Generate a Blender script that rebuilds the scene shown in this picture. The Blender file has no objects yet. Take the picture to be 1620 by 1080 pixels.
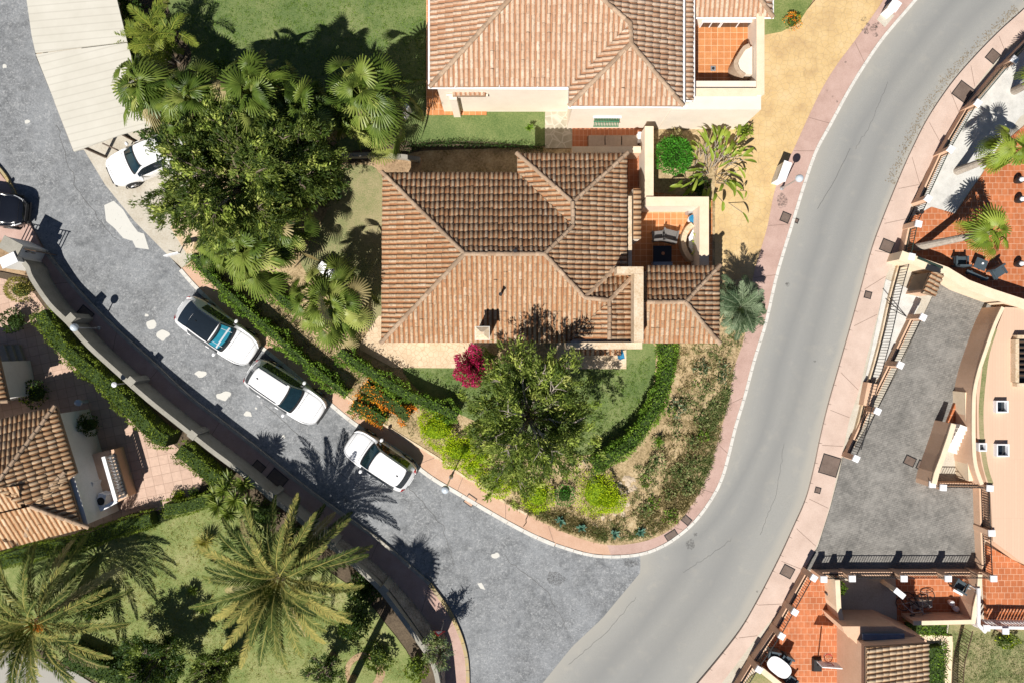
import bpy, bmesh, math, random
import numpy as np
from mathutils import Vector, Matrix
R = math.radians
rng = np.random.default_rng(7); random.seed(7)
C = bpy.context.scene.collection
sc = bpy.context.scene

# ---------------- camera, sky, sun, exposure ----------------
H, F = 36.0, 1080.0            # drone height (m), focal length in photo pixels
cam = bpy.data.cameras.new('Camera'); cam.lens = 24; cam.sensor_width = 36
cam.clip_end = 2000
co = bpy.data.objects.new('Camera', cam); C.objects.link(co); co.location = (0, 0, H)
sc.camera = co
SUN_EL, SUN_DIR = R(51), Vector((0.44, 0.898))       # shadows fall towards SUN_DIR
w = bpy.data.worlds.new('World'); sc.world = w; w.use_nodes = True
sky = w.node_tree.nodes.new('ShaderNodeTexSky'); sky.sky_type = 'NISHITA'; sky.sun_disc = False
sky.sun_elevation = SUN_EL; sky.sun_rotation = R(180 + 26)
sky.air_density = .6; sky.dust_density = .3; sky.altitude = 200
bg = w.node_tree.nodes['Background']; bg.inputs[1].default_value = 0.05
w.node_tree.links.new(sky.outputs[0], bg.inputs[0])
sl = bpy.data.lights.new('Sun', 'SUN'); sl.energy = 5.0; sl.angle = R(0.5); sl.color = (1, 0.955, 0.88)
so = bpy.data.objects.new('Sun', sl); C.objects.link(so)
d = Vector((SUN_DIR.x * math.cos(SUN_EL), SUN_DIR.y * math.cos(SUN_EL), -math.sin(SUN_EL)))
so.rotation_euler = d.to_track_quat('-Z', 'Y').to_euler(); so.location = (-20, -40, 60)
sc.view_settings.view_transform = 'Standard'; sc.view_settings.look = 'None'
sc.view_settings.gamma = 1; sc.view_settings.exposure = 0.42

# ---------------- helpers ----------------
def G(px, py, z=0.0):
    """a photo position seen at height z -> its place in the world"""
    s = (H - z) / F
    return ((px - 810) * s, (540 - py) * s, z)
def G2(px, py, z=0.0):
    a = G(px, py, z); return (a[0], a[1])
def tag(o, label=None, cat=None, group=None, kind=None):
    if label: o['label'] = label
    if cat: o['category'] = cat
    if group: o['group'] = group
    if kind: o['kind'] = kind
    return o
def wloc(o):
    v = Vector((0, 0, 0))
    while o is not None: v += o.location; o = o.parent
    return v
def empty(name, loc, label=None, cat=None, group=None):
    o = bpy.data.objects.new(name, None); C.objects.link(o); o.location = loc; o.empty_display_size = .3
    return tag(o, label, cat, group)
def finish(name, me, mats, parent, smooth, local):
    for m in (mats if isinstance(mats, (list, tuple)) else [mats]): me.materials.append(m)
    o = bpy.data.objects.new(name, me); C.objects.link(o)
    n = len(me.vertices)
    if n and not local:
        a = np.empty(n * 3); me.vertices.foreach_get('co', a); a = a.reshape(-1, 3)
        if parent is not None: off = np.array(wloc(parent))
        else:
            off = np.array([(a[:, 0].min() + a[:, 0].max()) / 2, (a[:, 1].min() + a[:, 1].max()) / 2, a[:, 2].min()])
            o.location = off
        a -= off; me.vertices.foreach_set('co', a.ravel())
    if parent is not None: o.parent = parent
    if smooth: me.polygons.foreach_set('use_smooth', [True] * len(me.polygons))
    me.update(); return o
def npm(name, V, Fq, mats, parent=None, rnd=None, mi=None, smooth=False, local=False, rnd2=None):
    """numpy mesh: V (n,3), Fq (m,k) faces of one size"""
    V = np.asarray(V, dtype=np.float32); Fq = np.asarray(Fq, dtype=np.int32)
    me = bpy.data.meshes.new(name)
    m, k = Fq.shape
    me.vertices.add(len(V)); me.vertices.foreach_set('co', V.ravel())
    me.loops.add(m * k); me.loops.foreach_set('vertex_index', Fq.ravel())
    me.polygons.add(m); me.polygons.foreach_set('loop_start', np.arange(0, m * k, k, dtype=np.int32))
    if mi is not None: me.polygons.foreach_set('material_index', np.asarray(mi, dtype=np.int32))
    me.update(calc_edges=True)
    for nm, arr in (('rnd', rnd), ('rnd2', rnd2)):
        if arr is not None:
            at = me.attributes.new(nm, 'FLOAT', 'FACE'); at.data.foreach_set('value', np.asarray(arr, dtype=np.float32))
    return finish(name, me, mats, parent, smooth, local)

class MB:
    """collects shapes, links them as ONE mesh object"""
    def __init__(s): s.v = []; s.f = []; s.m = []
    def add(s, v, f, m=0):
        o = len(s.v); s.v += [tuple(x) for x in v]; s.f += [tuple(i + o for i in q) for q in f]; s.m += [m] * len(f); return s
    def box(s, c, size, rz=0, m=0, top=1.0, tilt=None):
        x, y, z = size[0] / 2, size[1] / 2, size[2] / 2; t = top
        vs = [Vector(p) for p in ((-x, -y, -z), (x, -y, -z), (x, y, -z), (-x, y, -z), (-x * t, -y * t, z), (x * t, -y * t, z), (x * t, y * t, z), (-x * t, y * t, z))]
        M_ = Matrix.Rotation(rz, 4, 'Z')
        if tilt: M_ = M_ @ Matrix.Rotation(tilt[0], 4, 'X') @ Matrix.Rotation(tilt[1], 4, 'Y')
        vs = [M_ @ p + Vector(c) for p in vs]
        return s.add(vs, [(0, 3, 2, 1), (4, 5, 6, 7), (0, 1, 5, 4), (1, 2, 6, 5), (2, 3, 7, 6), (3, 0, 4, 7)], m)
    def prism(s, poly, z0, z1, m=0, mside=None):
        n = len(poly)
        a = sum(poly[i][0] * poly[(i + 1) % n][1] - poly[(i + 1) % n][0] * poly[i][1] for i in range(n))
        if a < 0: poly = poly[::-1]
        vs = [(p[0], p[1], z0) for p in poly] + [(p[0], p[1], z1) for p in poly]
        s.add(vs, [tuple(range(n, 2 * n)), tuple(range(n))[::-1]], m)
        o = len(s.v) - 2 * n
        for i in range(n):
            j = (i + 1) % n; s.f.append((o + i, o + j, o + n + j, o + n + i)); s.m.append(m if mside is None else mside)
        return s
    def sheet(s, poly, z, m=0):
        n = len(poly); a = sum(poly[i][0] * poly[(i + 1) % n][1] - poly[(i + 1) % n][0] * poly[i][1] for i in range(n))
        if a < 0: poly = poly[::-1]
        return s.add([(p[0], p[1], z) for p in poly], [tuple(range(n))], m)
    def tube(s, pts, r, n=6, m=0, r2=None, cap=True):
        pts = [Vector(p) for p in pts]; rs = []; k = len(pts)
        for i in range(k): rs.append(r if r2 is None else r + (r2 - r) * i / max(1, k - 1))
        vs = []
        for i, p in enumerate(pts):
            t = (pts[min(i + 1, k - 1)] - pts[max(i - 1, 0)]).normalized()
            a = t.cross(Vector((0, 0, 1)) if abs(t.z) < .9 else Vector((1, 0, 0))).normalized(); b = t.cross(a)
            for j in range(n):
                q = 2 * math.pi * j / n; vs.append(p + (a * math.cos(q) + b * math.sin(q)) * rs[i])
        fs = [(i * n + j, i * n + (j + 1) % n, (i + 1) * n + (j + 1) % n, (i + 1) * n + j) for i in range(k - 1) for j in range(n)]
        if cap: fs += [tuple(range(n)), tuple(range((k - 1) * n, k * n))[::-1]]
        return s.add(vs, [f[::-1] for f in fs], m)
    def disc(s, c, r, h, n=20, m=0, top=1.0):
        return s.lathe(c, [(r, 0), (r * top, h)], n, m)
    def lathe(s, c, prof, n=20, m=0):
        vs = []; k = len(prof)
        for (r, z) in prof:
            for j in range(n):
                q = 2 * math.pi * j / n; vs.append((c[0] + r * math.cos(q), c[1] + r * math.sin(q), c[2] + z))
        fs = [(i * n + j, i * n + (j + 1) % n, (i + 1) * n + (j + 1) % n, (i + 1) * n + j) for i in range(k - 1) for j in range(n)]
        fs += [tuple(range(n))[::-1], tuple(range((k - 1) * n, k * n))]
        return s.add(vs, fs, m)
    def sphere(s, c, r, n=14, m=0, sc_=(1, 1, 1)):
        k = n // 2; prof = [(max(1e-3, math.sin(math.pi * i / k)), -math.cos(math.pi * i / k)) for i in range(k + 1)]
        vs = [(c[0] + r * sc_[0] * a * math.cos(2 * math.pi * j / n), c[1] + r * sc_[1] * a * math.sin(2 * math.pi * j / n), c[2] + r * sc_[2] * b) for a, b in prof for j in range(n)]
        fs = [(i * n + j, i * n + (j + 1) % n, (i + 1) * n + (j + 1) % n, (i + 1) * n + j) for i in range(k) for j in range(n)]
        return s.add(vs, fs, m)
    def band(s, pts, wl, wr, z0, z1, m=0, closed=False):
        """prism strip along plan points; wl / wr are the widths left / right of the line"""
        L, Rr = offs(pts, wl), offs(pts, -wr); n = len(pts)
        vs = []
        for i in range(n): vs += [(*L[i], z0), (*Rr[i], z0), (*Rr[i], z1), (*L[i], z1)]
        fs = []
        for i in range(n - 1):
            a, b = i * 4, i * 4 + 4
            fs += [(a + 2, b + 2, b + 3, a + 3), (a + 1, b + 1, b + 2, a + 2), (a + 3, b + 3, b, a), (a, b, b + 1, a + 1)]
        fs += [(0, 1, 2, 3), (4 * n - 1, 4 * n - 2, 4 * n - 3, 4 * n - 4)]
        return s.add(vs, fs, m)
    def build(s, name, mats, parent=None, smooth=False, local=False):
        me = bpy.data.meshes.new(name); me.from_pydata([tuple(x) for x in s.v], [], s.f)
        me.polygons.foreach_set('material_index', s.m)
        me.validate(); return finish(name, me, mats, parent, smooth, local)
def offs(pts, d):
    out = []; n = len(pts)
    for i in range(n):
        a = Vector(pts[max(i - 1, 0)]); b = Vector(pts[min(i + 1, n - 1)]); p = Vector(pts[i])
        t1 = (p - a).normalized() if i > 0 else (b - p).normalized()
        t2 = (b - p).normalized() if i < n - 1 else t1
        nrm = Vector((-(t1 + t2).y, (t1 + t2).x)).normalized()
        c = max(.5, nrm.dot(Vector((-t1.y, t1.x)))); out.append(tuple(p + nrm * d / c))
    return out
def smooth(pts, n=5, closed=False):
    pts = [tuple(p) for p in pts]; out = []; k = len(pts)
    rngk = range(k) if closed else range(k - 1)
    for i in rngk:
        if closed: p = [pts[(i + j) % k] for j in (-1, 0, 1, 2)]
        else: p = [pts[max(i - 1, 0)], pts[i], pts[i + 1], pts[min(i + 2, k - 1)]]
        for q in range(n):
            t = q / n
            out.append(tuple(.5 * (2 * p[1][c] + (p[2][c] - p[0][c]) * t + (2 * p[0][c] - 5 * p[1][c] + 4 * p[2][c] - p[3][c]) * t * t + (3 * p[1][c] - p[0][c] - 3 * p[2][c] + p[3][c]) * t ** 3) for c in range(len(pts[0]))))
    if not closed: out.append(pts[-1])
    return out
def PX(pts, z=0): return [G2(a, b, z) for a, b in pts]
def blob(cx, cy, r, n=14, j=.25, sx=1, sy=1):
    return smooth([(cx + r * sx * (1 + random.uniform(-j, j)) * math.cos(2 * math.pi * i / n), cy + r * sy * (1 + random.uniform(-j, j)) * math.sin(2 * math.pi * i / n)) for i in range(n)], 3, True)
def children(o): return [c for c in bpy.data.objects if c.parent == o]
def copy_tree(o, parent=None):
    c = o.copy(); C.objects.link(c)
    if parent is not None: c.parent = parent
    for ch in children(o): copy_tree(ch, c)
    return c
def struct(name, mb, mats): return tag(mb.build(name, mats), kind='structure')

# ---------------- materials ----------------
def srgb(r, g, b):
    f = lambda c: (c / 255 / 12.92) if c / 255 <= .04045 else ((c / 255 + .055) / 1.055) ** 2.4
    return (f(r), f(g), f(b), 1)
def mk(name, rough=.8, spec=.3):
    m = bpy.data.materials.new(name); m.use_nodes = True
    nt = m.node_tree; b = nt.nodes['Principled BSDF']; b.inputs['Roughness'].default_value = rough
    b.inputs['Specular IOR Level'].default_value = spec
    return m, nt, b
def nd(nt, t, **k):
    n = nt.nodes.new('ShaderNode' + t)
    for a, v in k.items():
        if hasattr(n, a) and not isinstance(v, dict): setattr(n, a, v)
    return n
def pos(nt, obj=False):
    return nt.nodes.new('ShaderNodeTexCoord').outputs['Object'] if obj else nt.nodes.new('ShaderNodeNewGeometry').outputs['Position']
def noise(nt, vec, scale, detail=5, rough=.6, dist=0):
    n = nt.nodes.new('ShaderNodeTexNoise'); n.inputs['Scale'].default_value = scale; n.inputs['Detail'].default_value = detail
    n.inputs['Roughness'].default_value = rough; n.inputs['Distortion'].default_value = dist; nt.links.new(vec, n.inputs['Vector']); return n.outputs['Fac']
def ramp(nt, fac, stops, interp='LINEAR'):
    n = nt.nodes.new('ShaderNodeValToRGB'); cr = n.color_ramp; cr.interpolation = interp
    while len(cr.elements) < len(stops): cr.elements.new(.5)
    for e, (p, c) in zip(cr.elements, stops): e.position = p; e.color = c if len(c) == 4 else (*c, 1)
    nt.links.new(fac, n.inputs[0]); return n.outputs[0]
def mix(nt, fac, a, b, blend='MIX'):
    n = nt.nodes.new('ShaderNodeMix'); n.data_type = 'RGBA'; n.blend_type = blend
    for s, v in ((n.inputs[0], fac), (n.inputs[6], a), (n.inputs[7], b)):
        if isinstance(v, (int, float, tuple)): s.default_value = v
        else: nt.links.new(v, s)
    return n.outputs[2]
def bump(nt, b, fac, dist=.02, strength=.6):
    n = nt.nodes.new('ShaderNodeBump'); n.inputs['Distance'].default_value = dist; n.inputs['Strength'].default_value = strength
    nt.links.new(fac, n.inputs['Height']); nt.links.new(n.outputs[0], b.inputs['Normal'])
BW = lambda a, b: [(a, (0, 0, 0, 1)), (b, (1, 1, 1, 1))]
def surf(name, cols, scales=(3, 40), rough=.85, bmp=.01, obj=False, spec=.3, contrast=(.3, .7), vari=.5):
    """two-scale noise between colours; cols = [dark, mid, light]"""
    m, nt, b = mk(name, rough, spec); p = pos(nt, obj)
    n1 = noise(nt, p, scales[0], 6, .65); n2 = noise(nt, p, scales[1], 3, .7)
    mm = nt.nodes.new('ShaderNodeMix'); mm.data_type = 'FLOAT'; mm.inputs[0].default_value = vari
    nt.links.new(n1, mm.inputs[2]); nt.links.new(n2, mm.inputs[3])
    k = len(cols); a, c = contrast
    col = ramp(nt, mm.outputs[0], [(a + (c - a) * i / max(1, k - 1), cols[i]) for i in range(k)])
    nt.links.new(col, b.inputs['Base Color'])
    if bmp: bump(nt, b, n2, bmp)
    return m
def flat(name, col, rough=.5, metal=0, coat=0, spec=.4, var=.12, sc_=6):
    m, nt, b = mk(name, rough, spec); b.inputs['Metallic'].default_value = metal; b.inputs['Coat Weight'].default_value = coat
    n = noise(nt, pos(nt, True), sc_, 5); lo = tuple(c * (1 - var) for c in col[:3]); hi = tuple(min(1, c * (1 + var)) for c in col[:3])
    nt.links.new(ramp(nt, n, [(.3, lo), (.7, hi)]), b.inputs['Base Color']); return m
def leaf(name, cols, trans=.25, rough=.58, spec=.25):
    m, nt, b = mk(name, rough, spec)
    at = nt.nodes.new('ShaderNodeAttribute'); at.attribute_name = 'rnd'
    k = len(cols); col = ramp(nt, at.outputs['Fac'], [(i / (k - 1), cols[i]) for i in range(k)])
    nt.links.new(col, b.inputs['Base Color'])
    t = nt.nodes.new('ShaderNodeBsdfTranslucent'); nt.links.new(mix(nt, .35, col, (.35, .5, .02, 1)), t.inputs[0])
    mx = nt.nodes.new('ShaderNodeMixShader'); mx.inputs[0].default_value = trans
    nt.links.new(b.outputs[0], mx.inputs[1]); nt.links.new(t.outputs[0], mx.inputs[2])
    nt.links.new(mx.outputs[0], nt.nodes['Material Output'].inputs[0]); return m

MT = {}
# worn blue-grey asphalt
m, nt, b = mk('old_asphalt', .9, .25); p = pos(nt)
big = noise(nt, p, .35, 6, .65); mid = noise(nt, p, 2.2, 6, .7); fine = noise(nt, p, 8, 5, .9)
big2 = noise(nt, p, .5, 5, .7, .8)
v = nt.nodes.new('ShaderNodeTexVoronoi'); v.inputs['Scale'].default_value = 12; nt.links.new(p, v.inputs['Vector'])
c1 = ramp(nt, mid, [(.3, (.085, .090, .096)), (.5, (.16, .168, .177)), (.72, (.25, .258, .268))])
c2 = mix(nt, ramp(nt, big, BW(.42, .62)), c1, mix(nt, .45, c1, (.30, .315, .335, 1)))
c3 = mix(nt, mix(nt, ramp(nt, big2, [(.36, (.35, .35, .35, 1)), (.6, (1, 1, 1, 1))]), (0, 0, 0, 1), ramp(nt, fine, [(.5, (.05, .05, .05, 1)), (.64, (.95, .95, .95, 1))])), c2, (.42, .425, .43, 1))
c4 = mix(nt, ramp(nt, v.outputs['Distance'], [(.06, (.75, .75, .75, 1)), (.3, (0, 0, 0, 1))]), c3, (.06, .068, .08, 1))
sp = noise(nt, p, 3, 6, .85)
c5 = mix(nt, ramp(nt, sp, [(.56, (0, 0, 0, 1)), (.68, (.6, .6, .6, 1))]), c4, (.5, .5, .5, 1))
dk = noise(nt, p, .9, 4, .6); c5 = mix(nt, ramp(nt, dk, [(.62, (0, 0, 0, 1)), (.74, (.55, .55, .55, 1))]), c5, (.07, .075, .085, 1))
nt.links.new(c5, b.inputs['Base Color']); bump(nt, b, fine, .03, .8); MT['old'] = m
# pale smooth asphalt
m, nt, b = mk('new_asphalt', .9, .25); p = pos(nt)
big = noise(nt, p, .16, 3, .5, .5); fine = noise(nt, p, 45, 3, .8); mid = noise(nt, p, 1.3, 5, .6)
c1 = ramp(nt, fine, [(.3, (.215, .213, .20)), (.7, (.35, .346, .327))])
c2 = mix(nt, ramp(nt, big, [(.38, (.35, .35, .35, 1)), (.65, (0, 0, 0, 1))]), c1, (.25, .255, .255, 1))
c3 = mix(nt, ramp(nt, mid, [(.55, (0, 0, 0, 1)), (.8, (.4, .4, .4, 1))]), c2, (.42, .39, .33, 1))
lane = nt.nodes.new('ShaderNodeAttribute'); lane.attribute_name = 'lane'   # 0 at the inner kerb, 1 at the outer: worn wheel lanes
wob = nt.nodes.new('ShaderNodeMath'); wob.operation = 'MULTIPLY_ADD'; nt.links.new(noise(nt, p, .25, 3), wob.inputs[0]); wob.inputs[1].default_value = .12; nt.links.new(lane.outputs['Fac'], wob.inputs[2])
c3 = mix(nt, ramp(nt, wob.outputs[0], [(.05, (.75, .75, .75, 1)), (.2, (.1, .1, .1, 1)), (.38, (.0, .0, .0, 1)), (.55, (0, 0, 0, 1)), (.95, (.1, .1, .1, 1)), (1.02, (.9, .9, .9, 1))]), c3, (.345, .328, .292, 1))
c3 = mix(nt, ramp(nt, wob.outputs[0], [(.22, (0, 0, 0, 1)), (.38, (.55, .55, .55, 1)), (.5, (.15, .15, .15, 1)), (.66, (.5, .5, .5, 1)), (.82, (0, 0, 0, 1))]), c3, (.185, .188, .187, 1))
nt.links.new(c3, b.inputs['Base Color']); bump(nt, b, fine, .008, .5); MT['new'] = m
# stamped tan concrete
m, nt, b = mk('stamped', .75, .35); p = pos(nt)
v = nt.nodes.new('ShaderNodeTexVoronoi'); v.feature = 'DISTANCE_TO_EDGE'; v.inputs['Scale'].default_value = 3.3; v.inputs['Randomness'].default_value = .85; nt.links.new(p, v.inputs['Vector'])
n1 = noise(nt, p, .8, 6, .65); n2 = noise(nt, p, 9, 5, .7)
c1 = ramp(nt, n1, [(.3, (.44, .29, .135)), (.5, (.58, .405, .185)), (.7, (.64, .47, .25))])
c1 = mix(nt, ramp(nt, n2, [(.4, (0, 0, 0, 1)), (.75, (.5, .5, .5, 1))]), c1, (.48, .38, .26, 1))
c2 = mix(nt, ramp(nt, v.outputs[0], [(.008, (.42, .42, .42, 1)), (.05, (0, 0, 0, 1))]), c1, (.28, .19, .10, 1))
nt.links.new(c2, b.inputs['Base Color']); bump(nt, b, v.outputs[0], .01, .3); MT['stamped'] = m
def stamped2(name, a, c, grout, scale):
    m, nt, b = mk(name, .8); p = pos(nt)
    v = nt.nodes.new('ShaderNodeTexVoronoi'); v.feature = 'DISTANCE_TO_EDGE'; v.inputs['Scale'].default_value = scale; nt.links.new(p, v.inputs['Vector'])
    n1 = noise(nt, p, 2, 6, .65); c1 = ramp(nt, n1, [(.3, a), (.7, c)])
    nt.links.new(mix(nt, ramp(nt, v.outputs[0], [(.02, (.8, .8, .8, 1)), (.07, (0, 0, 0, 1))]), c1, grout), b.inputs['Base Color']); bump(nt, b, n1, .01); return m
MT['flag'] = stamped2('crazy_paving', (.30, .27, .20), (.46, .42, .34), (.55, .5, .42, 1), 2.2)
MT['terrace'] = stamped2('pale_stamped', (.50, .38, .25), (.66, .51, .36), (.42, .30, .19, 1), 4)
MT['stone_face'] = stamped2('rubble_stone', (.20, .175, .15), (.42, .38, .33), (.10, .09, .08, 1), 5.5)
def bricktile(name, a, c, grout, wd, ht, rz=0, off=.5, mortar=.015, dirt=None, blotch=0):
    m, nt, b = mk(name, .65, .4); p = pos(nt)
    mp = nt.nodes.new('ShaderNodeMapping'); mp.inputs['Rotation'].default_value = (0, 0, rz); nt.links.new(p, mp.inputs[0])
    br = nt.nodes.new('ShaderNodeTexBrick'); br.offset = off; br.inputs['Scale'].default_value = 1
    br.inputs['Brick Width'].default_value = wd; br.inputs['Row Height'].default_value = ht; br.inputs['Mortar Size'].default_value = mortar
    br.inputs['Color1'].default_value = (*a, 1); br.inputs['Color2'].default_value = (*c, 1); br.inputs['Mortar'].default_value = (*grout, 1)
    nt.links.new(mp.outputs[0], br.inputs['Vector']); n1 = noise(nt, p, 5, 5, .7)
    col = mix(nt, ramp(nt, n1, [(.35, (0, 0, 0, 1)), (.75, (.45, .45, .45, 1))]), br.outputs['Color'], dirt or tuple(x * .6 for x in a) + (1,))
    if blotch:
        nb = noise(nt, p, .9, 6, .7, .5); col = mix(nt, ramp(nt, nb, [(.45, (0, 0, 0, 1)), (.7, (blotch,) * 3 + (1,))]), col, tuple(min(.8, x * 1.55) for x in c) + (1,))
        nb = noise(nt, p, .6, 6, .7, .5); col = mix(nt, ramp(nt, nb, [(.3, (blotch,) * 3 + (1,)), (.5, (0, 0, 0, 1))]), col, tuple(x * .55 for x in a) + (1,))
    nt.links.new(col, b.inputs['Base Color']); bump(nt, b, br.outputs['Fac'], -.004, .5); return m
MT['orange'] = bricktile('orange_tile', (.40, .12, .042), (.485, .165, .065), (.58, .34, .22), .32, .32, 0, .5, .015, None, .35)
MT['terra'] = bricktile('terracotta_tile', (.50, .19, .065), (.58, .25, .095), (.72, .45, .27), .32, .32, 0, 0, .013)
MT['redtile'] = bricktile('red_tile', (.40, .13, .05), (.48, .17, .07), (.55, .28, .17), .22, .30, 0, 0, .013)
MT['pinktile'] = bricktile('pink_paving', (.50, .34, .26), (.57, .40, .31), (.36, .24, .18), .5, .5, R(-12), .0, .014)
MT['cobble'] = bricktile('grey_setts', (.135, .13, .12), (.20, .19, .175), (.095, .09, .084), .2, .11, R(-17), .5, .012, (.36, .34, .31, 1), .6)
MT['deck'] = bricktile('pale_roof_paving', (.60, .415, .30), (.62, .435, .315), (.52, .36, .26), .14, 3.0, 0, 0, .005, (.56, .39, .28, 1))
MT['pink'] = surf('pink_pavement', [(.33, .215, .18), (.44, .30, .255), (.53, .385, .335)], (1.2, 30), .85, .006)
MT['pink2'] = surf('salmon_pavement', [(.42, .25, .17), (.52, .335, .235), (.60, .42, .32)], (1.2, 30), .85, .006)
MT['pale'] = surf('pale_pavement', [(.42, .31, .255), (.53, .405, .34), (.62, .49, .42)], (1.0, 30), .85, .006)
MT['kerb'] = surf('kerb_white', [(.38, .36, .33), (.58, .56, .52), (.70, .68, .64)], (4, 40), .8, .01)
MT['kerbgrey'] = surf('kerb_grey', [(.22, .2, .17), (.36, .33, .28), (.5, .47, .41)], (4, 40), .8, .01)
MT['yellow'] = surf('yellow_paint', [(.30, .27, .22), (.38, .30, .16), (.50, .34, .09)], (2, 12), .7, .006)
MT['concrete'] = surf('apron_concrete', [(.34, .29, .22), (.46, .42, .35), (.55, .52, .46)], (.8, 14), .85, .01)
MT['patch'] = surf('concrete_patch', [(.5, .49, .46), (.62, .61, .58), (.7, .69, .66)], (3, 40), .85, .01)
MT['soil'] = surf('soil', [(.16, .105, .06), (.33, .225, .135), (.46, .33, .2)], (.9, 9), .95, .06, contrast=(.32, .66))
MT['drysoil'] = surf('dry_slope', [(.15, .12, .05), (.30, .22, .12), (.44, .33, .19), (.50, .40, .25)], (1.3, 8), .95, .08, contrast=(.36, .64))
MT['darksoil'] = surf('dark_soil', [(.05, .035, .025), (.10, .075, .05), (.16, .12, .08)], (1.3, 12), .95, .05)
MT['lawn'] = surf('green_lawn', [(.055, .095, .025), (.10, .15, .045), (.16, .20, .07), (.24, .25, .115)], (.5, 16), .9, .05, contrast=(.32, .68), vari=.45)
MT['lawn2'] = surf('yellow_lawn', [(.08, .125, .033), (.15, .195, .055), (.235, .255, .095), (.33, .31, .15)], (.5, 14), .9, .05, contrast=(.34, .66), vari=.4)
MT['lawn3'] = surf('worn_lawn', [(.10, .15, .05), (.20, .21, .09), (.30, .26, .14), (.36, .30, .18)], (.6, 14), .9, .05, contrast=(.34, .66), vari=.4)
MT['gravel'] = surf('white_gravel', [(.38, .37, .35), (.56, .55, .52), (.68, .67, .64)], (2, 35), .9, .03)
MT['debris'] = surf('kerb_debris', [(.13, .10, .065), (.22, .18, .13), (.30, .26, .2)], (2, 35), .95, .02)
MT['metal_cover'] = surf('iron_cover', [(.09, .062, .05), (.15, .11, .09), (.2, .15, .125)], (3, 40), .6, .01)
m, nt, b = mk('worn_paint', .8); p = pos(nt); n1 = noise(nt, p, 7, 6, .75); b.inputs['Base Color'].default_value = (.60, .59, .55, 1)
nt.links.new(ramp(nt, n1, [(.30, (0, 0, 0, 1)), (.38, (.92, .92, .92, 1))]), b.inputs['Alpha']); MT['worn'] = m
MT['crack'] = flat('crack_tar', (.10, .10, .098), .9)
m, nt, b = mk('stain', .8); p = pos(nt); n1 = noise(nt, p, 9, 5, .75); b.inputs['Base Color'].default_value = (.07, .066, .062, 1)
nt.links.new(ramp(nt, n1, [(.42, (0, 0, 0, 1)), (.66, (.55, .55, .55, 1))]), b.inputs['Alpha']); MT['stain'] = m
MT['joint'] = flat('joint', (.22, .15, .12), .9)
MT['cream'] = surf('cream_plaster', [(.66, .56, .46), (.74, .645, .54), (.79, .70, .60)], (1.2, 20), .9, .004)
MT['white'] = surf('white_plaster', [(.62, .6, .56), (.74, .72, .68), (.8, .78, .75)], (1.5, 20), .9, .004)
MT['greyplaster'] = surf('weathered_plaster', [(.20, .188, .155), (.29, .275, .235), (.37, .35, .305)], (1.6, 20), .9, .006)
MT['coping'] = surf('stained_coping', [(.40, .285, .16), (.60, .47, .33), (.72, .61, .49)], (1.5, 12), .9, .006)
MT['peach'] = surf('peach_plaster', [(.54, .34, .22), (.63, .415, .285), (.69, .475, .34)], (1.0, 18), .9, .004)
MT['peachlite'] = surf('peach_coping', [(.62, .48, .33), (.72, .58, .42), (.78, .65, .5)], (2, 20), .9, .004)
MT['capwhite'] = surf('cap_white', [(.62, .62, .63), (.76, .76, .78), (.82, .82, .84)], (4, 20), .7, .003)
MT['iron'] = flat('black_iron', (.02, .021, .023), .45)
MT['iron_green'] = flat('green_iron', (.025, .045, .035), .45)
MT['brown_iron'] = flat('brown_iron', (.09, .055, .035), .5)
MT['steel'] = flat('galvanised_steel', (.45, .46, .47), .4, .6)
MT['gutter'] = flat('white_gutter', (.8, .8, .8), .35, 0, .2)
MT['bark'] = surf('bark', [(.09, .065, .045), (.2, .155, .115), (.34, .28, .22)], (6, 30), .95, .03, obj=True)
MT['palebark'] = surf('pale_bark', [(.22, .18, .14), (.36, .31, .26), (.5, .45, .39)], (8, 40), .95, .03, obj=True)
MT['glass'] = flat('dark_glass', (.012, .017, .022), .04, 0, .3, 1.0, .05)
MT['glass2'] = flat('teal_glass', (.006, .02, .024), .04, 0, .3, 1.0, .3)
MT['carwhite'] = flat('white_paint', (.80, .80, .81), .22, 0, 1.0, .5, .01)
MT['carblack'] = flat('black_paint', (.008, .009, .013), .15, 0, 1.0, .5, .05)
MT['trim'] = flat('black_trim', (.02, .02, .022), .5)
MT['tyre'] = flat('tyre_rubber', (.02, .02, .02), .85)
MT['rim'] = flat('alloy_rim', (.5, .5, .52), .25, .8)
MT['redlamp'] = flat('red_lens', (.35, .01, .012), .15, 0, .6)
MT['clearlamp'] = flat('clear_lens', (.6, .62, .65), .08, 0, .8, .8)
MT['shade'] = flat('cyan_sunshade', (.03, .26, .36), .35, .2)
MT['globe'] = flat('frosted_globe', (.50, .56, .62), .18, 0, .8, .6, .05)
MT['plastic_white'] = flat('white_plastic', (.75, .76, .78), .4)
MT['wicker'] = flat('grey_wicker', (.15, .14, .135), .7, var=.3, sc_=40)
MT['anthracite'] = flat('anthracite_plastic', (.055, .075, .09), .5)
MT['navy'] = flat('navy_cover', (.008, .012, .022), .5)
MT['cushion'] = flat('beige_cushion', (.42, .33, .26), .8)
MT['blue'] = flat('blue_fabric', (.01, .16, .32), .6)
MT['bluepan'] = flat('blue_grey_awning', (.13, .19, .30), .5)
MT['red'] = flat('red_paint', (.55, .02, .03), .45)
MT['pot'] = flat('clay_pot', (.42, .2, .11), .8)
MT['rock'] = surf('garden_rock', [(.28, .21, .14), (.48, .38, .28), (.62, .53, .42)], (3, 20), .9, .03)
MT['wood'] = flat('brown_wood', (.14, .08, .045), .7, var=.3)
MT['green_shutter'] = flat('green_shutter', (.03, .16, .08), .6)
MT['brick'] = surf('brick_edge', [(.30, .2, .13), (.42, .31, .22), (.5, .4, .3)], (6, 30), .9, .01)
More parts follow.
